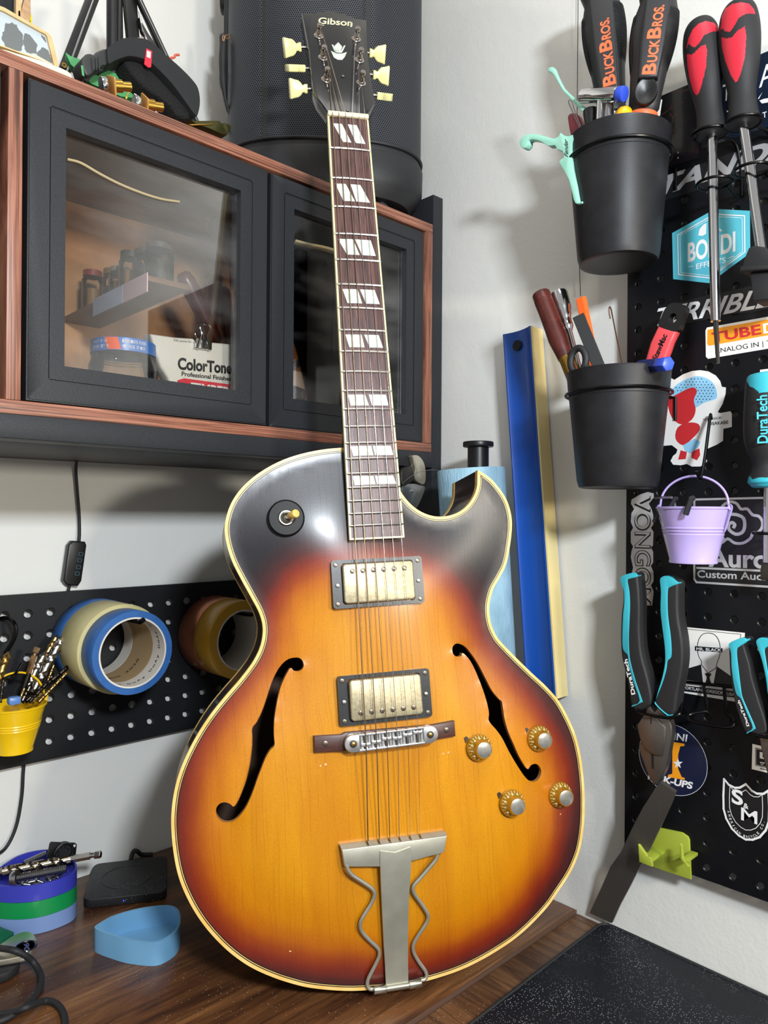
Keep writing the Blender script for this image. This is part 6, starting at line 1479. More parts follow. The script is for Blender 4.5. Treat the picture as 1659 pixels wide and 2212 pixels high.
# charging pad
q = [on_desk(*p, .0105) for p in ((178, 1945), (203, 1866), (361, 1848), (360, 1926))]; c = sum(q, V())/4
T = fr_desk(c.x, c.y, .0002); t = thing('charging_pad', 'square black wireless charging pad on the desk by the left wall', 'charging pad', T)
pp = []; Q = [V((p.x-c.x, p.y-c.y, 0)) for p in q]
for i in range(4):
    A_, P_, N_ = Q[i], Q[i-1], Q[(i+1) % 4]; s_ = A_+(P_-A_).normalized()*.010; e_ = A_+(N_-A_).normalized()*.010
    for k in range(6): u_ = k/5; pp.append(s_*(1-u_)**2+A_*2*u_*(1-u_)+e_*u_*u_)
mat('pad_black', '#1a1a1c', .5, bmp=(900., .1), dust=(500., .2, '#c9c9c4', .7))
B().prism([(p.x, p.y) for p in pp], 0, .0105, bev=.0012, seg=3).build('pad_body', 'pad_black', t)
cc = T.inverted() @ on_desk(274, 1894, .0105); rx = ((T.inverted() @ on_desk(333, 1886, .0105))-cc).length*.92
B().lathe([(rx-.0009, .0098), (rx-.0005, .0109), (rx, .0109), (rx+.0004, .0098)], 56, M4.Translation((cc.x, cc.y, 0)), closed=True).build('coil_ring', 'black_plastic', t)
cl = T.inverted() @ on_desk(268, 1940, .006); m_, tt_, p_ = nt('led_blue'); p_.inputs['Emission Color'].default_value = (.02, .05, 1, 1); p_.inputs['Emission Strength'].default_value = 3; p_.inputs['Base Color'].default_value = (0, 0, .3, 1)
fe = (Q[3]-Q[0]).normalized(); nn_ = V((fe.y, -fe.x, 0)); k_ = (V((cl.x, cl.y, 0))-Q[0]).dot(fe); pl_ = Q[0]+fe*k_
B().cyl(pl_-nn_*.0010+V((0, 0, .0052)), pl_+nn_*.0004+V((0, 0, .0052)), .0007, n=10).build('status_light', 'led_blue', t)
Tc = fr_desk(*on_desk(290, 1848, .01)); cable('charger_cable', 'short black cable plugged into the back of the charging pad', [on_desk(283, 1858, .006), on_desk(285, 1846, .010), on_desk(290, 1838, .014), on_desk(298, 1840, .012), on_desk(306, 1846, .006), on_desk(330, 1846, .003)], .0028, T=Tc)
# tool with the round badge, dark cards, cables at the bottom left
T = fr_desk(*on_desk(55, 2042, .016)); t = thing('pocket_tool', 'chrome ended black tool with a round badge at the bottom left', 'tool', T)
I = T.inverted(); Lp = lambda x, y, z: I @ on_desk(*f(x, y), z)
q = [Lp(*p, .018) for p in ((-60, 1110), (20, 1050), (110, 990), (190, 962), (250, 968), (288, 1010), (290, 1060), (265, 1110), (215, 1150), (120, 1170), (0, 1190), (-60, 1190))]
B().prism([(p.x, p.y) for p in sm([V((p.x, p.y, 0)) for p in q], 3)], -.0045, .0015, bev=.0012).build('chrome_end', 'warm_chrome', t)
cc = Lp(208, 1078, .0185); B().lathe([(0, 0), (.0085, 0), (.0092, .0007), (.0100, .0007), (.0104, 0)], 36, M4.Translation((cc.x, cc.y, .0015))).build('badge', 'black_gloss', t)
b = B(); e0, e1, e2_ = Lp(188, 1052, .0185), Lp(195, 1118, .0185), Lp(232, 1050, .0185); b.text('90', V((e0.x, e0.y, 0)), V((e1.x, e1.y, 0)), V((e2_.x, e2_.y, 0)), z=.0016, bold=.03); b.build('badge_number', 'steel', t, smooth=False)
q = [Lp(*p, .010) for p in ((-80, 1130), (60, 1150), (160, 1190), (150, 1230), (60, 1290), (-80, 1330))]
B().prism([(p.x, p.y) for p in q], -.0155, -.006, bev=.002).build('body', 'black_rubber', t)
for k in range(3): a_ = Lp(92+16*k, 1178-3*k, .0105); b_ = Lp(98+16*k, 1212-4*k, .0105); B().tube([V((a_.x, a_.y, -.0060)), V((b_.x, b_.y, -.0060))], .0006, 6).build('grip_mark', 'teal', t)
T = fr_desk(*on_desk(0, 2010, .012)); I = T.inverted(); t = thing('card_stack', 'dark green edged cards lying beside the tray stack', 'card', T)
q = [I @ on_desk(*f(*p), .012) for p in ((-120, 900), (0, 925), (110, 968), (90, 990), (0, 1060), (-120, 1100))]
B().prism([(p.x, p.y) for p in q], -.0118, 0, bev=.0006).build('cards', mat('deep_green', '#0f5a3c', .4), t)
OD = lambda x, y, z: on_desk(*f(x, y), z)
cable('power_cable', 'thick black cable looping over the bottom left of the desk', [OD(-120, 1085, .022), OD(0, 1100, .024), OD(100, 1115, .026), OD(190, 1150, .020), OD(265, 1210, .009), OD(315, 1290, .0035), OD(328, 1370, .0033), OD(300, 1450, .0033), OD(240, 1530, .0034), OD(150, 1600, .0034), OD(40, 1665, .0034), OD(-120, 1720, .0034)], .0031, T=fr_desk(*OD(200, 1400, .003)))
cable('power_cable', 'second black cable arching at the bottom picture edge', [OD(-120, 1640, .0035), OD(0, 1625, .0034), OD(110, 1605, .006), OD(200, 1575, .0096), OD(280, 1545, .0070), OD(360, 1520, .0033), OD(430, 1532, .0032), OD(485, 1580, .0032), OD(515, 1650, .0032), OD(520, 1740, .0032)], .0030, T=fr_desk(*OD(400, 1560, .003)))
# ---------------------------------------------------------------- on top of the cabinet
ZT = .844
SPC = V((-.131, -.158, 0)); sn = V((-.64, -.77, 0)).normalized(); sr = V((-sn.y, sn.x, 0))*-1   # front normal, right direction seen from the front
sr = V((.77, -.64, 0)).normalized()
TS = M4(((sr.x, -sn.x, 0, SPC.x), (sr.y, -sn.y, 0, SPC.y), (0, 0, 1, ZT), (0, 0, 0, 1)))
t = thing('loudspeaker', 'large black curved loudspeaker with perforated grille standing in the corner on the cabinet', 'speaker', TS)
def plan(s=1., n=40, hw_=.130, fd=.078, bd=.035):
    P = []
    for i in range(n+1): a = PI+PI*i/n; P.append((hw_*s*math.copysign(abs(math.cos(a))**.80, math.cos(a)), fd*s*-(abs(math.sin(a))**.85)))
    for cx, cy, a0 in ((hw_-.07, bd-.03, 0), (-hw_+.07, bd-.03, PI/2)):
        for i in range(9): a = a0+PI/2*i/8; P.append(((cx+.07*math.cos(a))*s, (cy+.03*math.sin(a))*s))
    return P
def loft(rings, caps=True):
    b = B(); n = len(rings[0][0]); vs = []
    for P, z in rings: vs += [(p[0], p[1], z) for p in P]
    fs = [(j*n+i, j*n+(i+1) % n, (j+1)*n+(i+1) % n, (j+1)*n+i) for j in range(len(rings)-1) for i in range(n)]
    if caps: fs += [tuple(range(n)), tuple((len(rings)-1)*n+i for i in range(n))]
    b.add(vs, fs); return b
mat('speaker_plastic', '#1b1c1f', .5, bmp=(900., .3))
P0 = plan()
loft([(plan(.80), .010), (plan(.86), .0105), (plan(.97), .026), (plan(1.), .034), (plan(1.005), .062), (plan(.985), .066)]).build('base_shell', 'speaker_plastic', t, ang=35)
loft([(plan(.985), .064), (plan(.99), .066), (plan(.97), .074), (plan(.97), .40), (plan(.93), .43)]).build('cabinet_body', 'speaker_plastic', t, ang=35)
for sx in (-1, 1):
    for y in (-.035, .010): B().cyl((sx*.070, y, .0002), (sx*.075, y, .0105), .011, n=20, bev=.001).build('rubber_foot', 'black_rubber', t)
# grille with its hexagonal punching (real parallel-sided sheet, holes in the material)
def hexmat():
    m, tt, p = nt('grille_metal'); uv = nd(tt, 'ShaderNodeUVMap'); pit = .0027
    sc = nd(tt, 'ShaderNodeVectorMath', {0: uv.outputs[0], 1: (1/pit, 1/(pit*1.732), 1)}, operation='MULTIPLY')
    ds = []
    for off in (0., .5):
        a = nd(tt, 'ShaderNodeVectorMath', {0: sc.outputs[0], 1: (off, off, 0)}, operation='ADD')
        fr = nd(tt, 'ShaderNodeVectorMath', {0: a.outputs[0]}, operation='FRACTION')
        sb = nd(tt, 'ShaderNodeVectorMath', {0: fr.outputs[0], 1: (.5, .5, 0)}, operation='SUBTRACT')
        ml = nd(tt, 'ShaderNodeVectorMath', {0: sb.outputs[0], 1: (1, 1.732, 0)}, operation='MULTIPLY')
        ln = nd(tt, 'ShaderNodeVectorMath', {0: ml.outputs[0]}, operation='LENGTH'); ds.append(ln.outputs['Value'])
    d = math_(tt, 'MINIMUM', ds[0], ds[1]); h = math_(tt, 'LESS_THAN', d, .37)
    tt.links.new(mixc(tt, h, hx('#4a4d55'), hx('#050506')), p.inputs['Base Color'])
    tt.links.new(math_(tt, 'ADD', .38, math_(tt, 'MULTIPLY', h, .5)), p.inputs['Roughness']); p.inputs['Metallic'].default_value = .3
    bump(tt, p, math_(tt, 'SUBTRACT', 1., h), .6, .0006)
hexmat()
G0 = resample([V((x, y, 0)) for x, y in plan(.985)[:41]], .003); nG = len(G0); b = B(); vs = []; fs = []
acc = [0]
for i in range(1, nG): acc.append(acc[-1]+(G0[i]-G0[i-1]).length)
def rib(sarc):   # two shallow vertical folds
    q = sarc/acc[-1]; return .0022*(math.exp(-((q-.27)/.012)**2)+math.exp(-((q-.66)/.012)**2))
GP = []
for i, p in enumerate(G0):
    nn = V((p.x, p.y*1.6, 0)).normalized(); GP.append(p-nn*rib(acc[i]))
for z in (.074, .40): vs += [(p.x, p.y, z) for p in GP]
fs = [(i, i+1, nG+i+1, nG+i) for i in range(nG-1)]
gb = B(); gb.add(vs, fs); go = gb.build('grille', 'grille_metal', t, ang=60)
uvl = go.data.uv_layers.new(name='UVMap')
near = {}
for l in go.data.loops:
    v = go.data.vertices[l.vertex_index].co; i = min(range(nG), key=lambda k: (GP[k].x-v.x)**2+(GP[k].y-v.y)**2) if (round(v.x, 6), round(v.y, 6)) not in near else near[(round(v.x, 6), round(v.y, 6))]
    near[(round(v.x, 6), round(v.y, 6))] = i; uvl.data[l.index].uv = (acc[i], v.z)
rim_ = [V((p.x*1.004, p.y*1.004, .0735)) for p in G0]; B().tube(rim_, .0022, 8).build('grille_rim', 'speaker_plastic', t)
I = TS.inverted()
for k, z in enumerate((1.130, 1.078, 1.030)):
    c = V((-.1275, .005, z-ZT)); B().cyl(c, c+V((-.012, 0, 0)), .0135, .0120, 28, bev=.002).build('control_knob', 'black_plastic', t)
B().bb(-.1330, -.1240, -.012, .022, .150, .40, .002).build('control_strip', 'speaker_plastic', t)
# cables beside the speaker
WT = lambda px, py, w: fr_left() @ loc(fr_left(), px, py, w)
def fl_thing(px, py, w): p = loc(fr_left(), px, py, w); return fr_left(p.x, p.y, w)
T = fl_thing(480, 180, .100); t = thing('speaker_cable', 'black sheathed cable with frayed wire ends hanging on the left of the speaker', 'cable', T)
B().tube([loc(T, *p) for p in ((483, 88), (481, 130), (482, 175), (487, 215), (494, 240), (498, 258), (494, 275), (487, 287))], .0034, 10, sub=4, rs=[.0048, .0050, .0042, .0022, .0018, .0018, .0018, .0018]).build('sheath', 'black_rubber', t)
for P_ in (((484, 89), (486, 78), (492, 76), (500, 75)), ((483, 89), (487, 81), (494, 84), (497, 79)), ((482, 89), (481, 80), (484, 76))): B().tube([loc(T, *p, .004) for p in P_], .0007, 6, sub=3).build('bare_wire', mat('bare_copper', '#d8a882', .3, .8), t)
# picture in a frame
f7 = zp(0, 0, 6.9125)
T = fl_thing(60, 90, .222); t = thing('picture_frame', 'small cream framed grey landscape photograph leaning at the left end of the cabinet top', 'picture frame', T)
qf = lambda P, w=0: [loc(T, *f7(x, y), w) for x, y in P]
oP = qf([(-60, 70), (0, 103), (60, 125), (640, 462), (715, 505), (760, 560), (800, 700), (868, 1010), (60, 722), (-60, 680)]); iP = qf([(-40, 150), (10, 165), (60, 185), (600, 485), (670, 520), (695, 555), (720, 660), (800, 985), (90, 712), (-30, 665)])
mat('frame_cream', '#d9bd8e', .4, var=(60., '#c9a772'))
B().ring([(p.x, p.y) for p in oP], [(p.x, p.y) for p in iP], -.008, .0015).build('frame', 'frame_cream', t, smooth=False)
B().prism([(p.x, p.y) for p in iP], -.006, -.001).build('photo_sky', mat('photo_sky', '#b9c3c8', .25), t, smooth=False)
b = B()
for P_ in ([(20, 560), (90, 350), (170, 335), (240, 370), (280, 450), (340, 520), (350, 640), (300, 780), (90, 710)], [(340, 640), (370, 485), (440, 520), (520, 610), (560, 690), (540, 800), (400, 790)], [(540, 800), (600, 745), (640, 700), (720, 760), (760, 870), (780, 960), (600, 905)], [(620, 520), (680, 560), (700, 640), (640, 590)]):
    q = qf(P_, -.0009); q = resample([V((p.x, p.y, 0)) for p in q], .0016, True); b.sheet([(p.x+random.uniform(-.0006, .0006), p.y+random.uniform(-.0006, .0006), -.0008) for p in q])
b.build('photo_trees', mat('photo_grey', '#6c7070', .3), t, smooth=False, up=True)
b = B(); q = qf([(90, 715), (300, 770), (420, 800), (560, 830), (790, 960), (800, 985), (90, 722)], -.0007); b.sheet([(p.x, p.y, -.0006) for p in q]); b.build('photo_ground', mat('photo_pale', '#c4c2ae', .3), t, smooth=False, up=True)
T2f = fl_thing(60, 130, .246); t = thing('frame_base', 'cream block ledge under the small landscape picture on the cabinet edge', 'ledge', T2f)
q = [loc(T2f, *f7(x, y)) for x, y in ((-200, 640), (0, 720), (100, 745), (240, 790), (450, 850), (700, 930), (900, 1005), (1010, 1060), (1070, 1110))]
yb_ = ZT-T2f.translation.z+.0003; q2 = [(p.x, max(p.y, yb_+.001)) for p in q]
B().prism(q2+[(q2[-1][0]+.001, yb_), (q2[0][0], yb_)], -.030, 0, bev=.0010).build('block', mat('cream_block', '#e6e0bd', .5), t)
T = fl_thing(10, 10, .10); t = thing('black_box', 'dark grey box behind the landscape picture in the top left corner', 'box', T)
xr = loc(T, 32, 10).x; yb2 = loc(T, 32, 30).y; B().bb(xr-.10, xr, ZT-T.translation.z+.0003, .10, -.05, 0, .002).build('box_body', 'black_laminate', t)
T = fl_thing(52, 20, .13); t = thing('yellow_brush', 'tan and yellow handled object behind the landscape picture', 'brush', T)
for nm, m_, P_ in (('tan_panel', 'frame_cream', ((35, -40), (48, -40), (46, 60), (34, 60))), ('bristles', mat('bristle_tan', '#c9a27c', .6, var=(200., '#a8845c')), ((56, -20), (66, -20), (68, 60), (44, 60), (46, 25))), ('yellow_edge', mat('bright_yellow', '#e6cf12', .45), ((38, 22), (45, 20), (47, 60), (38, 60))), ('yellow_edge', 'bright_yellow', ((66, 30), (70, 32), (70, 60), (60, 60)))):
    q = [loc(T, *p) for p in P_]; b = B(); b.prism([(p.x, max(p.y, ZT-T.translation.z+.0004)) for p in q], -.006, 0, bev=.0008); b.build(nm, m_, t)
# folding stand
T = fl_thing(245, 150, .120); t = thing('tripod_stand', 'black folding tripod stand behind the strap on top of the cabinet', 'stand', T)
zb = ZT-T.translation.z+.0003
def bar(P_, w0, w1, nm='leg', m_='black_plastic', bv=.001):
    q = [loc(T, *p, (w0+w1)/2) for p in P_]; return B().prism([(p.x, max(p.y, zb)) for p in q], w0, w1, bev=bv).build(nm, m_, t)
L_a = bar(((187, -10), (217, -10), (154, 156), (127, 146)), .010, .016)
bar(((203, -10), (207, -10), (145, 160), (141, 156)), .0162, .018, 'leg_highlight', 'steel', .0003)  # highlight line of the flat leg, added as a bright strip
c = loc(T, 139, 140, .017); B().lathe([(.0012, 0), (.0026, 0), (.0026, .0012), (.0012, .0012)], 16, M4.Translation((c.x, c.y, .0155)), closed=True).build('rivet', 'brass', t)
a, b_ = loc(T, 243, -20, 0), loc(T, 243, 165, 0); b_.y = max(b_.y, zb); B().cyl(b_, a, .0065, n=28).build('centre_pole', 'black_powdercoat', t)
bar(((266, -10), (292, -10), (300, 100), (302, 170), (282, 170)), -.004, .004)
bar(((256, -10), (263, -10), (266, 170), (258, 170)), -.010, -.004)
bar(((290, -10), (300, -10), (437, 282), (422, 282)), .004, .010)
bar(((297, -10), (300, -10), (438, 282), (435, 282)), .0102, .011, 'leg_highlight', 'steel', .0003)  # bright strip again standing for the highlight on this leg
bar(((298, 40), (318, 75), (342, 110), (330, 112), (305, 70)), .002, .009, 'clamp', 'dark_steel')
B().tube([loc(T, 301, 25, .012), loc(T, 307, 60, .014), loc(T, 316, 82, .014), loc(T, 324, 106, .012)], .0011, 8, sub=3).build('clamp_lever', 'chrome', t)
B().cyl(loc(T, 295, 88, .016), loc(T, 308, 83, .012), .0022, n=16, bev=.0004).build('clamp_pin', mat('pale_pin', '#d6c4bc', .4, .5), t)
# green cards, jacks, strap, bracket
f5 = zp(140, 0, 4.608)
T = fl_thing(240, 180, .186); t = thing('green_cards', 'fan of thin green edged cards lying behind the jacks on the cabinet top', 'card', T)
zb = ZT-T.translation.z+.0003
mat('card_green', '#4f9e62', .45)
for k in range(5):
    q = [loc(T, *f5(x, y+k*16), -.004*k) for x, y in ((5, 520), (60, 560), (300, 640), (620, 780), (800, 930), (820, 990), (560, 960), (260, 830), (60, 640))]
    B().prism([(p.x, max(p.y, zb)) for p in q], -.004*k-.0008, -.004*k).build('card', 'card_green', t, smooth=False)
def jack(px, py, qx, qy, w, label):
    T = fl_thing(px, py, w); t = thing('jack_socket', label, 'jack', T); a = V((0, 0, 0)); b_ = loc(T, qx, qy, .004)
    M_ = axis_M(a, b_); L_ = (b_-a).length
    B().lathe([(0, 0), (.0070, 0), (.0072, L_*.12), (.0060, L_*.2), (0, L_*.2)], 28, M_).build('spring_cup', 'chrome', t)
    B().prism(rrect(.016, .020, .002), L_*.32, L_*.38, M_, bev=.0004).build('terminal_board', mat('phenolic', '#b8843c', .5), t)
    B().lathe([(0, L_*.38), (.0058, L_*.40), (.0058, L_*.68), (.0042, L_*.70), (.0044, L_*.98), (.0034, L_), (0, L_)], 28, M_).build('threaded_barrel', 'brass', t, ang=30)
    for k in range(3): B().tube([M_ @ V((.004*(k-1), .007, L_*.25)), M_ @ V((.005*(k-1), .010, L_*.1))], .0008, 6).build('lug', 'chrome', t)
jack(218, 183, 283, 188, .243, 'brass and chrome jack socket at the cabinet edge under the strap buckle')
jack(290, 222, 352, 232, .238, 'second jack socket lying under the strap near its middle')
T = fl_thing(279, 200, .236); t = thing('yellow_wire', 'short yellow wire between the two jack sockets', 'wire', T)
B().tube([loc(T, *f5(x, y)) for x, y in ((610, 985), (620, 950), (640, 910), (655, 885), (668, 880))], .0009, 8, sub=3).build('wire', mat('wire_yellow', '#c9c04a', .45), t)
T = fl_thing(300, 180, .200); t = thing('strap', 'thick black fleece lined strap with a red tag draped over the cabinet top', 'strap', T)
zb = ZT-T.translation.z+.0003
q5 = lambda P, w=0: [loc(T, *f5(x, y), w) for x, y in P]
q = q5([(480, 462), (560, 436), (650, 436), (760, 455), (850, 515), (930, 590), (1080, 720), (1200, 840), (1262, 930), (1282, 1060), (1262, 1180), (1236, 1196), (1150, 1080), (1000, 880), (820, 700), (740, 650), (600, 618), (500, 640), (430, 670), (375, 690), (362, 560), (370, 535)])
B().prism([(p.x, p.y) for p in sm([V((p.x, p.y, 0)) for p in q], 3)], -.020, .014, bev=.003, seg=3).build('band', mat('neoprene', '#1c1d1f', .8, bmp=(900., .5)), t, ang=60)
q = q5([(560, 650), (640, 636), (760, 680), (900, 800), (1050, 960), (1190, 1110), (1215, 1190), (1190, 1215), (1090, 1190), (1010, 1090), (900, 1000), (790, 930), (700, 850), (620, 760)])
m_, tt_, p_ = nt('fleece'); p_.inputs['Base Color'].default_value = hx('#101011'); p_.inputs['Roughness'].default_value = .9
n_ = nd(tt_, 'ShaderNodeTexNoise', {'Vector': co_(tt_), 'Scale': 420., 'Detail': 5.}); bump(tt_, p_, n_.outputs[0], 1., .003)
B().prism([(p.x, max(p.y, zb)) for p in sm([V((p.x, p.y, 0)) for p in q], 3)], -.016, .008, bev=.003, seg=3).build('fleece_lining', 'fleece', t, ang=60)
q = q5([(808, 484), (866, 512), (856, 670), (830, 676), (788, 640)], .0142); b = B(); b.prism([(p.x, p.y) for p in q], .0138, .0150); tg = b.build('red_tag', 'red_plastic', t, smooth=False)
q = q5([(818, 500), (856, 520), (852, 580), (815, 565)], .0152); B().prism([(p.x, p.y) for p in q], .0150, .0152).build('tag_print', 'print_white', tg, smooth=False)
q = q5([(120, 650), (160, 592), (210, 585), (240, 600), (262, 572), (345, 538), (368, 560), (372, 690), (330, 700), (300, 730), (262, 740), (200, 800), (160, 790), (135, 730)])
B().prism([(p.x, max(p.y, zb)) for p in sm([V((p.x, p.y, 0)) for p in q], 2)], -.012, .012, bev=.002).build('buckle', mat('buckle_grey', '#2c2e2e', .45), t)
q = q5([(160, 650), (180, 655), (195, 760), (172, 750)], .0122); B().prism([(p.x, p.y) for p in q], .0120, .0124).build('buckle_slot', 'card_green', t, smooth=False)
for x0_ in (262, 300, 330): q = q5([(x0_, 575), (x0_+10, 572), (x0_+22, 700), (x0_+10, 705)], .0125); B().prism([(p.x, p.y) for p in q], .0118, .0132, bev=.0004).build('buckle_rib', 'buckle_grey', t)
B().tube([*q5([(370, 690), (300, 715), (250, 750), (200, 812)], .004)], .0020, 8, sub=4).build('webbing_cord', 'neoprene', t)
T = fl_thing(450, 285, .225); t = thing('metal_clip', 'dark olive spring clip lying on the cabinet edge left of the speaker', 'clip', T)
zb = ZT-T.translation.z+.0003
mat('olive_metal', '#4d4c2c', .25, .8)
for nm, P_, w0, w1 in (('clip_body', ((1205, 1215), (1240, 1235), (1470, 1230), (1500, 1235), (1585, 1360), (1540, 1372), (1400, 1310), (1250, 1255)), -.012, .006), ('clip_edge', ((1230, 1236), (1475, 1228), (1480, 1242), (1262, 1252)), .0062, .0072), ('clip_tab', ((1548, 1240), (1565, 1228), (1642, 1268), (1640, 1285), (1585, 1362), (1570, 1340)), -.006, .002)):
    q = [loc(T, *f5(*p), (w0+w1)/2) for p in P_]; B().prism([(p.x, max(p.y, zb)) for p in q], w0, w1, bev=.0006).build(nm, 'olive_metal' if nm != 'clip_edge' else 'brass', t)
T = fl_thing(372, 125, .095); t = thing('wire_twist', 'short twisted orange and white wire sticking out by the stand leg', 'wire', T)
B().tube([loc(T, *f5(x, y)) for x, y in ((985, 600), (1020, 585), (1060, 578), (1090, 570), (1100, 548), (1138, 546))], .0016, 6, sub=3).build('orange_core', mat('twist_orange', '#d9674e', .5), t)
B().tube([loc(T, *f5(x, y), -.002) for x, y in ((985, 600), (1030, 605), (1080, 620), (1110, 630), (1138, 655))], .0012, 6, sub=3).build('white_core', 'white_paper', t)

# ---------------------------------------------------------------- behind the glass doors
ZI = .5496
def fi(px, py, w): p = loc(fr_left(), px, py, w); return fr_left(p.x, ZI, w), p.y-ZI
# jar with the blue and orange lid
T, h = fi(267, 752, .196); t = thing('glass_jar', 'glass jar with a blue and orange lid behind the large cabinet door', 'jar', T)
Rj = (loc(T, 335, 752).x-loc(T, 205, 752).x)/2
RXJ = RX; hl = loc(T, 267, 742).y; hl0 = loc(T, 267, 770).y
m_, tt_, p_ = nt('jar_glass'); tt_.nodes.remove(p_); a_ = nd(tt_, 'ShaderNodeBsdfTransparent', {'Color': (.90, .92, .91, 1)}); g_ = nd(tt_, 'ShaderNodeBsdfGlossy', {'Roughness': .04}); fz = nd(tt_, 'ShaderNodeFresnel', {'IOR': 1.7}); xx = nd(tt_, 'ShaderNodeMixShader', {0: fz.outputs[0], 1: a_.outputs[0], 2: g_.outputs[0]}); tt_.links.new(xx.outputs[0], tt_.nodes['Material Output'].inputs[0])
B().lathe([(0, .0006), (Rj*1.02, .0006), (Rj*1.06, .004), (Rj*1.06, hl0-.012), (Rj*.96, hl0-.003), (Rj*.94, hl-.002)], 48, RX).build('jar_body', 'jar_glass', t, ang=60)
b = B()
for z in (hl0-.002, hl0-.0045): b.tube([V((Rj*.97*math.cos(a), z, Rj*.97*math.sin(a))) for a in [2*PI*i/40 for i in range(40)]], .0006, 6, True)
b.build('jar_thread', 'jar_glass', t)
B().lathe([(Rj*.96, hl0+.0005), (Rj, hl0), (Rj, hl-.001), (Rj*.97, hl), (0, hl)], 56, RX).build('lid', mat('lid_blue', '#2f6fc0', .35), t, ang=35)
vdl = T.inverted() @ CAM; a0 = math.atan2(vdl.z, vdl.x)
b = B(); vs = []
for i in range(9): a = a0+.05+.42-(.42)*i/8+.02; vs += [(Rj*1.006*math.cos(a), hl0+.0006, Rj*1.006*math.sin(a)), (Rj*1.006*math.cos(a+.10), hl-.0008, Rj*1.006*math.sin(a+.10))]
b.add(vs, [(2*i, 2*i+2, 2*i+3, 2*i+1) for i in range(8)]); b.build('lid_orange_patch', 'orange_plastic', t)
b = B()
for k, (s0, txt) in enumerate(((a0+1.05, 'PRODUCT OF USA'), (a0+1.05, 'JOHNSON CITY TN'), (a0+.02, 'INGREDIENTS POWDER'), (a0+.02, 'MIX TRACE OF IRON'))):
    row = k % 2
    for i, ch in enumerate(txt):
        if ch == ' ': continue
        a = s0-i*.042; b.X = M4(((-math.sin(a)*-1, 0, math.cos(a), Rj*1.007*math.cos(a)), (0, 1, 0, hl0+(hl-hl0)*(.56-.38*row)), (-math.cos(a), 0, math.sin(a), Rj*1.007*math.sin(a)), (0, 0, 0, 1)))
        b.text(ch, V((-.0006, 0, 0)), V((.0006, 0, 0)), V((-.0006, (hl-hl0)*.24, 0)), z=0, bold=.0)
b.build('lid_print', 'print_white', t, smooth=False)
# bag
f3 = zp(0, 250, 2.765)
T, h = fi(430, 790, .215); t = thing('powder_bag', 'white paper bag reading ColorTone behind the large cabinet door', 'bag', T)
qb = lambda P, w=0: [loc(T, *f3(x, y), w) for x, y in P]
out = qb([(898, 1300), (1050, 1322), (1170, 1330), (1270, 1352), (1442, 1368), (1440, 1400), (1415, 1480), (1400, 1560), (1380, 1700), (1050, 1700), (1000, 1560), (960, 1500), (925, 1400)])
q = [(p.x, max(p.y, .0005)) for p in out]
n1 = len(q); b = B(); b.prism(q, -.018, 0, bev=.003, seg=3); b.build('bag_body', mat('bag_white', '#dcdad2', .55, bmp=(45., .8)), t, ang=60)
b = B(); LB = lambda x, y: loc(T, *f3(x, y), .0003)
b.text('ColorTone', LB(1062, 1512), LB(1385, 1540), LB(1062, 1442), z=0, bold=.04); b.text('Professional Finishes', LB(1085, 1553), LB(1380, 1584), LB(1085, 1526), z=0, bold=.025); b.text('Fills pores for a', LB(1040, 1347), LB(1160, 1358), LB(1040, 1333), z=0)
b.build('bag_print', 'print_black', t, smooth=False)
q = [LB(*p) for p in ((1060, 1580), (1100, 1568), (1380, 1606), (1384, 1660), (1060, 1640))]; b = B(); b.sheet([(p.x, p.y, .0003) for p in q]); rb = b.build('red_band', 'red_plastic', t, smooth=False, up=True)
b = B(); b.text('TIMBER', LB(1140, 1640), LB(1375, 1668), LB(1140, 1592), z=.0002, bold=.04); b.build('band_lettering', 'print_white', rb, smooth=False)
T = fr_left(loc(fr_left(), 442, 735, .218).x, loc(fr_left(), 442, 735, .218).y, .218); t = thing('binder_clip', 'silver binder clip closing the top of the white bag', 'clip', T)
qc = lambda P, w=0: [loc(T, *f3(x, y), w) for x, y in P]
q = qc([(1165, 1325), (1265, 1342), (1262, 1402), (1160, 1388)]); B().prism([(p.x, p.y) for p in q], -.024, .0015, bev=.0008).build('clip_body', 'chrome', t)
B().tube([*qc([(1182, 1390), (1195, 1340), (1205, 1300), (1195, 1262), (1215, 1245), (1245, 1250), (1258, 1275), (1245, 1310), (1240, 1350), (1250, 1400)], .003)], .0009, 8, sub=3).build('clip_loop', 'chrome', t)
B().tube([*qc([(1172, 1385), (1178, 1340), (1165, 1300), (1185, 1280), (1210, 1290), (1222, 1330), (1222, 1390)], -.020)], .0009, 8, sub=3).build('clip_loop', 'chrome', t)
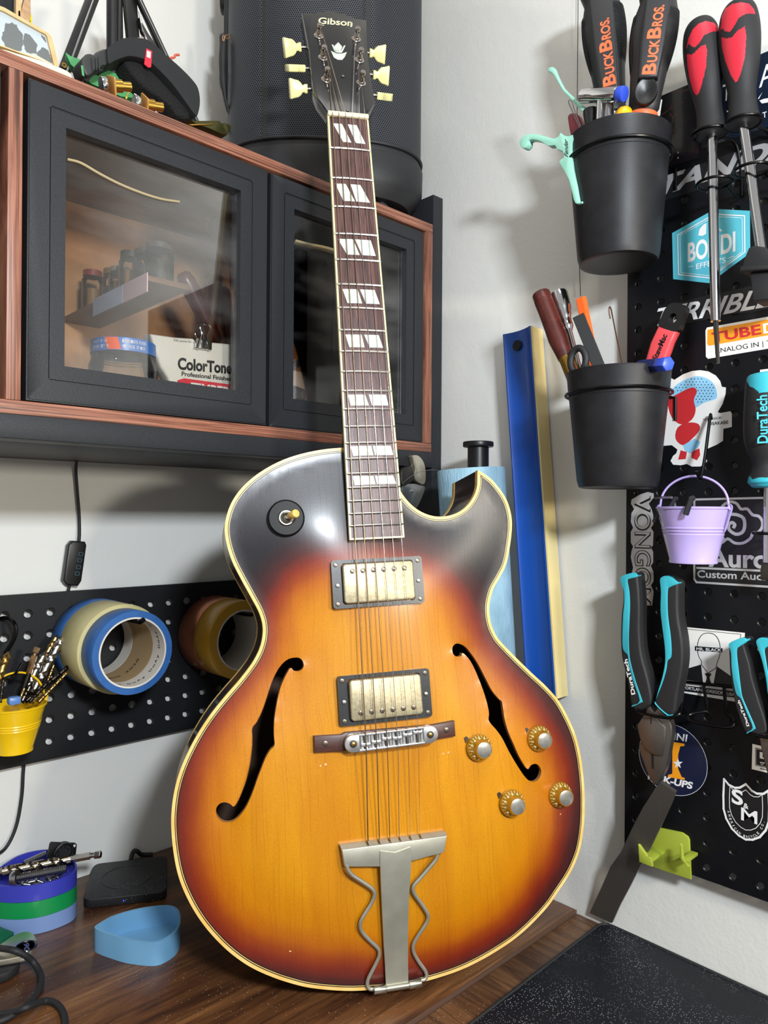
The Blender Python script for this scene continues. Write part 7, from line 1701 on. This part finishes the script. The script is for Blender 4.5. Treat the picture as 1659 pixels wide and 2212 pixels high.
# little shelf with jars, running front to back
pR = loc(fr_left(), 320, 602, .236); xs_ = pR.x; zs_ = pR.y
T = fr_left(xs_, ZI, .15); t = thing('jar_shelf', 'small wooden shelf with a pale blue and pink label strip inside the large cabinet', 'shelf', T)
hz = zs_-ZI
B().bb(0, .046, hz-.002, hz+.004, -.1375, .086, .001).build('shelf_board', mat('shelf_brown', '#6a4a34', .5), t)
B().bb(-.0012, -.0002, hz-.013, hz+.006, -.045, .030).build('label_blue', mat('label_lightblue', '#b8cbea', .5), t, smooth=False)
B().bb(-.0012, -.0002, hz-.013, hz+.006, .031, .086).build('label_pink', mat('label_pink', '#e2c4cf', .5), t, smooth=False)
jn = 0
for wj, xj, hj, rj, lidc, lb in ((.052, .020, .050, .0125, '#8c2f22', 'jar with a dark red lid at the back of the inner shelf'), (.086, .030, .046, .0125, '#7a5a2a', 'second jar from the back on the inner shelf'), (.122, .022, .038, .012, '#8a8578', 'short jar in the middle of the inner shelf'), (.150, .022, .048, .013, '#26231f', 'jar with a black lid near the front of the inner shelf'), (.215, .022, .040, .015, '#3a3530', 'dark labelled jar frontmost on the inner shelf'), (.182, .026, .043, .016, '#4a453c', 'wide jar behind the dark labelled one on the inner shelf')):
    Tj = fr_left(xs_+xj, zs_+.0043, wj); tj = thing('glass_jar', lb, 'jar', Tj)
    B().lathe([(0, .0003), (rj, .0003), (rj, hj*.78), (rj*.8, hj*.84), (rj*.8, hj*.9)], 32, RX).build('jar_body', 'jar_glass', tj, ang=60)
    B().lathe([(0, .001), (rj*.9, .001), (rj*.9, hj*.55), (0, hj*.55)], 24, RX).build('contents', mat('jar_amber' if jn < 4 else 'jar_dark', '#9a6a2e' if jn < 4 else '#2a2622', .5), tj)
    B().lathe([(0, hj), (rj*.86, hj), (rj*.88, hj*.86), (0, hj*.86)], 32, RX).build('lid', mat('jar_lid_'+lidc[1:], lidc, .4), tj, ang=35); jn += 1
# dark red handles inside
mat('handle_brown', '#52211a', .35, coat=.3)
for (x0, y0, x1, y1, r, w, lb) in ((525, 600, 462, 470, .015, .085, 'thick dark brown handle high at the right inside the large cabinet'), (530, 520, 500, 436, .014, .060, 'dark brown handle behind the highest one inside the large cabinet'), (470, 740, 393, 588, .0105, .130, 'dark brown round ended handle leaning left above the bag'), (450, 760, 466, 590, .0095, .105, 'upright dark brown handle right of the leaning one'), (500, 790, 480, 620, .010, .090, 'dark brown handle at the far right behind the bag')):
    T = fr_left(loc(fr_left(), x0, y0, w).x, loc(fr_left(), x0, y0, w).y, w); t = thing('wooden_tool', lb, 'handle', T); b_ = loc(T, x1, y1)
    M_ = axis_M(V((0, 0, 0)), b_); L_ = b_.length
    B().lathe([(0, 0), (r*.75, 0), (r*.85, L_*.3), (r, L_*.7), (r, L_*.88), (r*.85, L_*.96), (r*.5, L_), (0, L_)], 28, M_).build('handle_grip', 'handle_brown', t, ang=60)
    B().cyl((0, 0, 0), (-b_.x*.2, -min(.06, (T.translation.z-ZI)*.9), 0), .004, n=12).build('shank', 'dark_steel', t)
# second compartment
f2z = zp(620, 430, 4.707)
T, h = fi(684, 700, .150); t = thing('ratchet_driver', 'black tool handle with two grey side strips standing behind the narrow door', 'tool', T)
a = loc(T, *f2z(300, 1690)); e_ = loc(T, *f2z(275, 810)); M_ = axis_M(a, e_); L_ = (e_-a).length
B().lathe([(0, 0), (.007, 0), (.009, L_*.05), (.0105, L_*.22), (.0110, L_*.5), (.0110, L_*.74), (.0135, L_*.76), (.0140, L_*.88), (.010, L_*.97), (0, L_)], 40, M_).build('grip', mat('dark_grip', '#2e2f31', .5), t, ang=50)
for x in (208, 378): q = [loc(T, *f2z(x-12, 1040), .012), loc(T, *f2z(x+18, 1040), .012), loc(T, *f2z(x+18, 1480), .012), loc(T, *f2z(x+2, 1560), .012), loc(T, *f2z(x-16, 1480), .012)]; B().prism([(p.x, p.y) for p in q], -.004, .0108, bev=.001).build('grey_strip', mat('strip_grey', '#b9bcbf', .45), t)
B().cyl(a, V((a.x, .001, a.z)), .006, n=16).build('shank', 'dark_steel', t)
T, h = fi(660, 620, .060); t = thing('wood_block', 'orange brown wooden block behind the black tool handle', 'block', T)
c0_, c1_ = loc(T, *f2z(40, 680)), loc(T, *f2z(320, 800)); B().bb(c0_.x-.02, c1_.x, .0005, c0_.y, -.03, 0, .002).build('block', mat('block_orange', '#cf8a48', .5, var=(60., '#a8642c')), t)
T, h = fi(665, 830, .225); t = thing('parts_packet', 'tan card parts packet with small print behind the narrow door', 'packet', T)
qk = lambda P, w=0: [loc(T, *f2z(x, y), w) for x, y in P]
q = qk([(60, 1745), (405, 1785), (330, 1960), (250, 2060), (60, 2060)]); B().prism([(p.x, max(p.y, .0004)) for p in q], -.0012, 0).build('card', mat('card_tan', '#cdb092', .6), t, smooth=False)
q = qk([(60, 1900), (300, 1990), (270, 2070), (60, 2070)], .001); B().prism([(p.x, max(p.y, .0004)) for p in q], .0002, .0060, bev=.0015).build('blister', 'jar_glass', t)
b = B(); p0, p1, p2 = qk([(352, 1808), (265, 2000), (318, 1800)], .0003); b.text('Stratocaster', V((p0.x, p0.y, 0)), V((p1.x, p1.y, 0)), V((p0.x+.0045, p0.y+.002, 0)), z=0, bold=.02)
p0, p1 = qk([(302, 1805), (220, 2000)], .0003); b.text('Connector', V((p0.x, p0.y, 0)), V((p1.x, p1.y, 0)), V((p0.x+.0045, p0.y+.002, 0)), z=0, bold=.02); b.build('card_print', mat('print_brown', '#4a2c1c', .5), t, smooth=False)
T, h = fi(700, 840, .210); t = thing('red_pliers', 'red handled tool lying low behind the narrow door', 'tool', T)
for P_ in ([(330, 1960), (370, 1930), (400, 1960), (400, 2010), (445, 2075), (380, 2090), (340, 2040)], [(470, 1880), (500, 1840), (560, 1810), (580, 1900), (520, 1925), (480, 1915)]):
    q = [loc(T, *f2z(*p)) for p in P_]; B().prism([(p.x, max(p.y, .0006)) for p in sm([V((p.x, p.y, 0)) for p in q], 3)], -.006, .003, bev=.002, seg=3).build('grip', 'red_plastic', t, ang=60)
T, h = fi(690, 790, .170); t = thing('cable_coil', 'coiled black cable lying over the parts packet behind the narrow door', 'cable', T)
cc = loc(T, *f2z(250, 1900)); 
for r_ in (.034, .031, .028): B().tube([V((cc.x-.01+r_*math.cos(a), max(.004, cc.y+r_*.95*math.sin(a)), .012*math.cos(a*2+r_*90))) for a in [2*PI*i/36 for i in range(36)]], .0016, 8, True).build('coil', 'black_rubber', t)
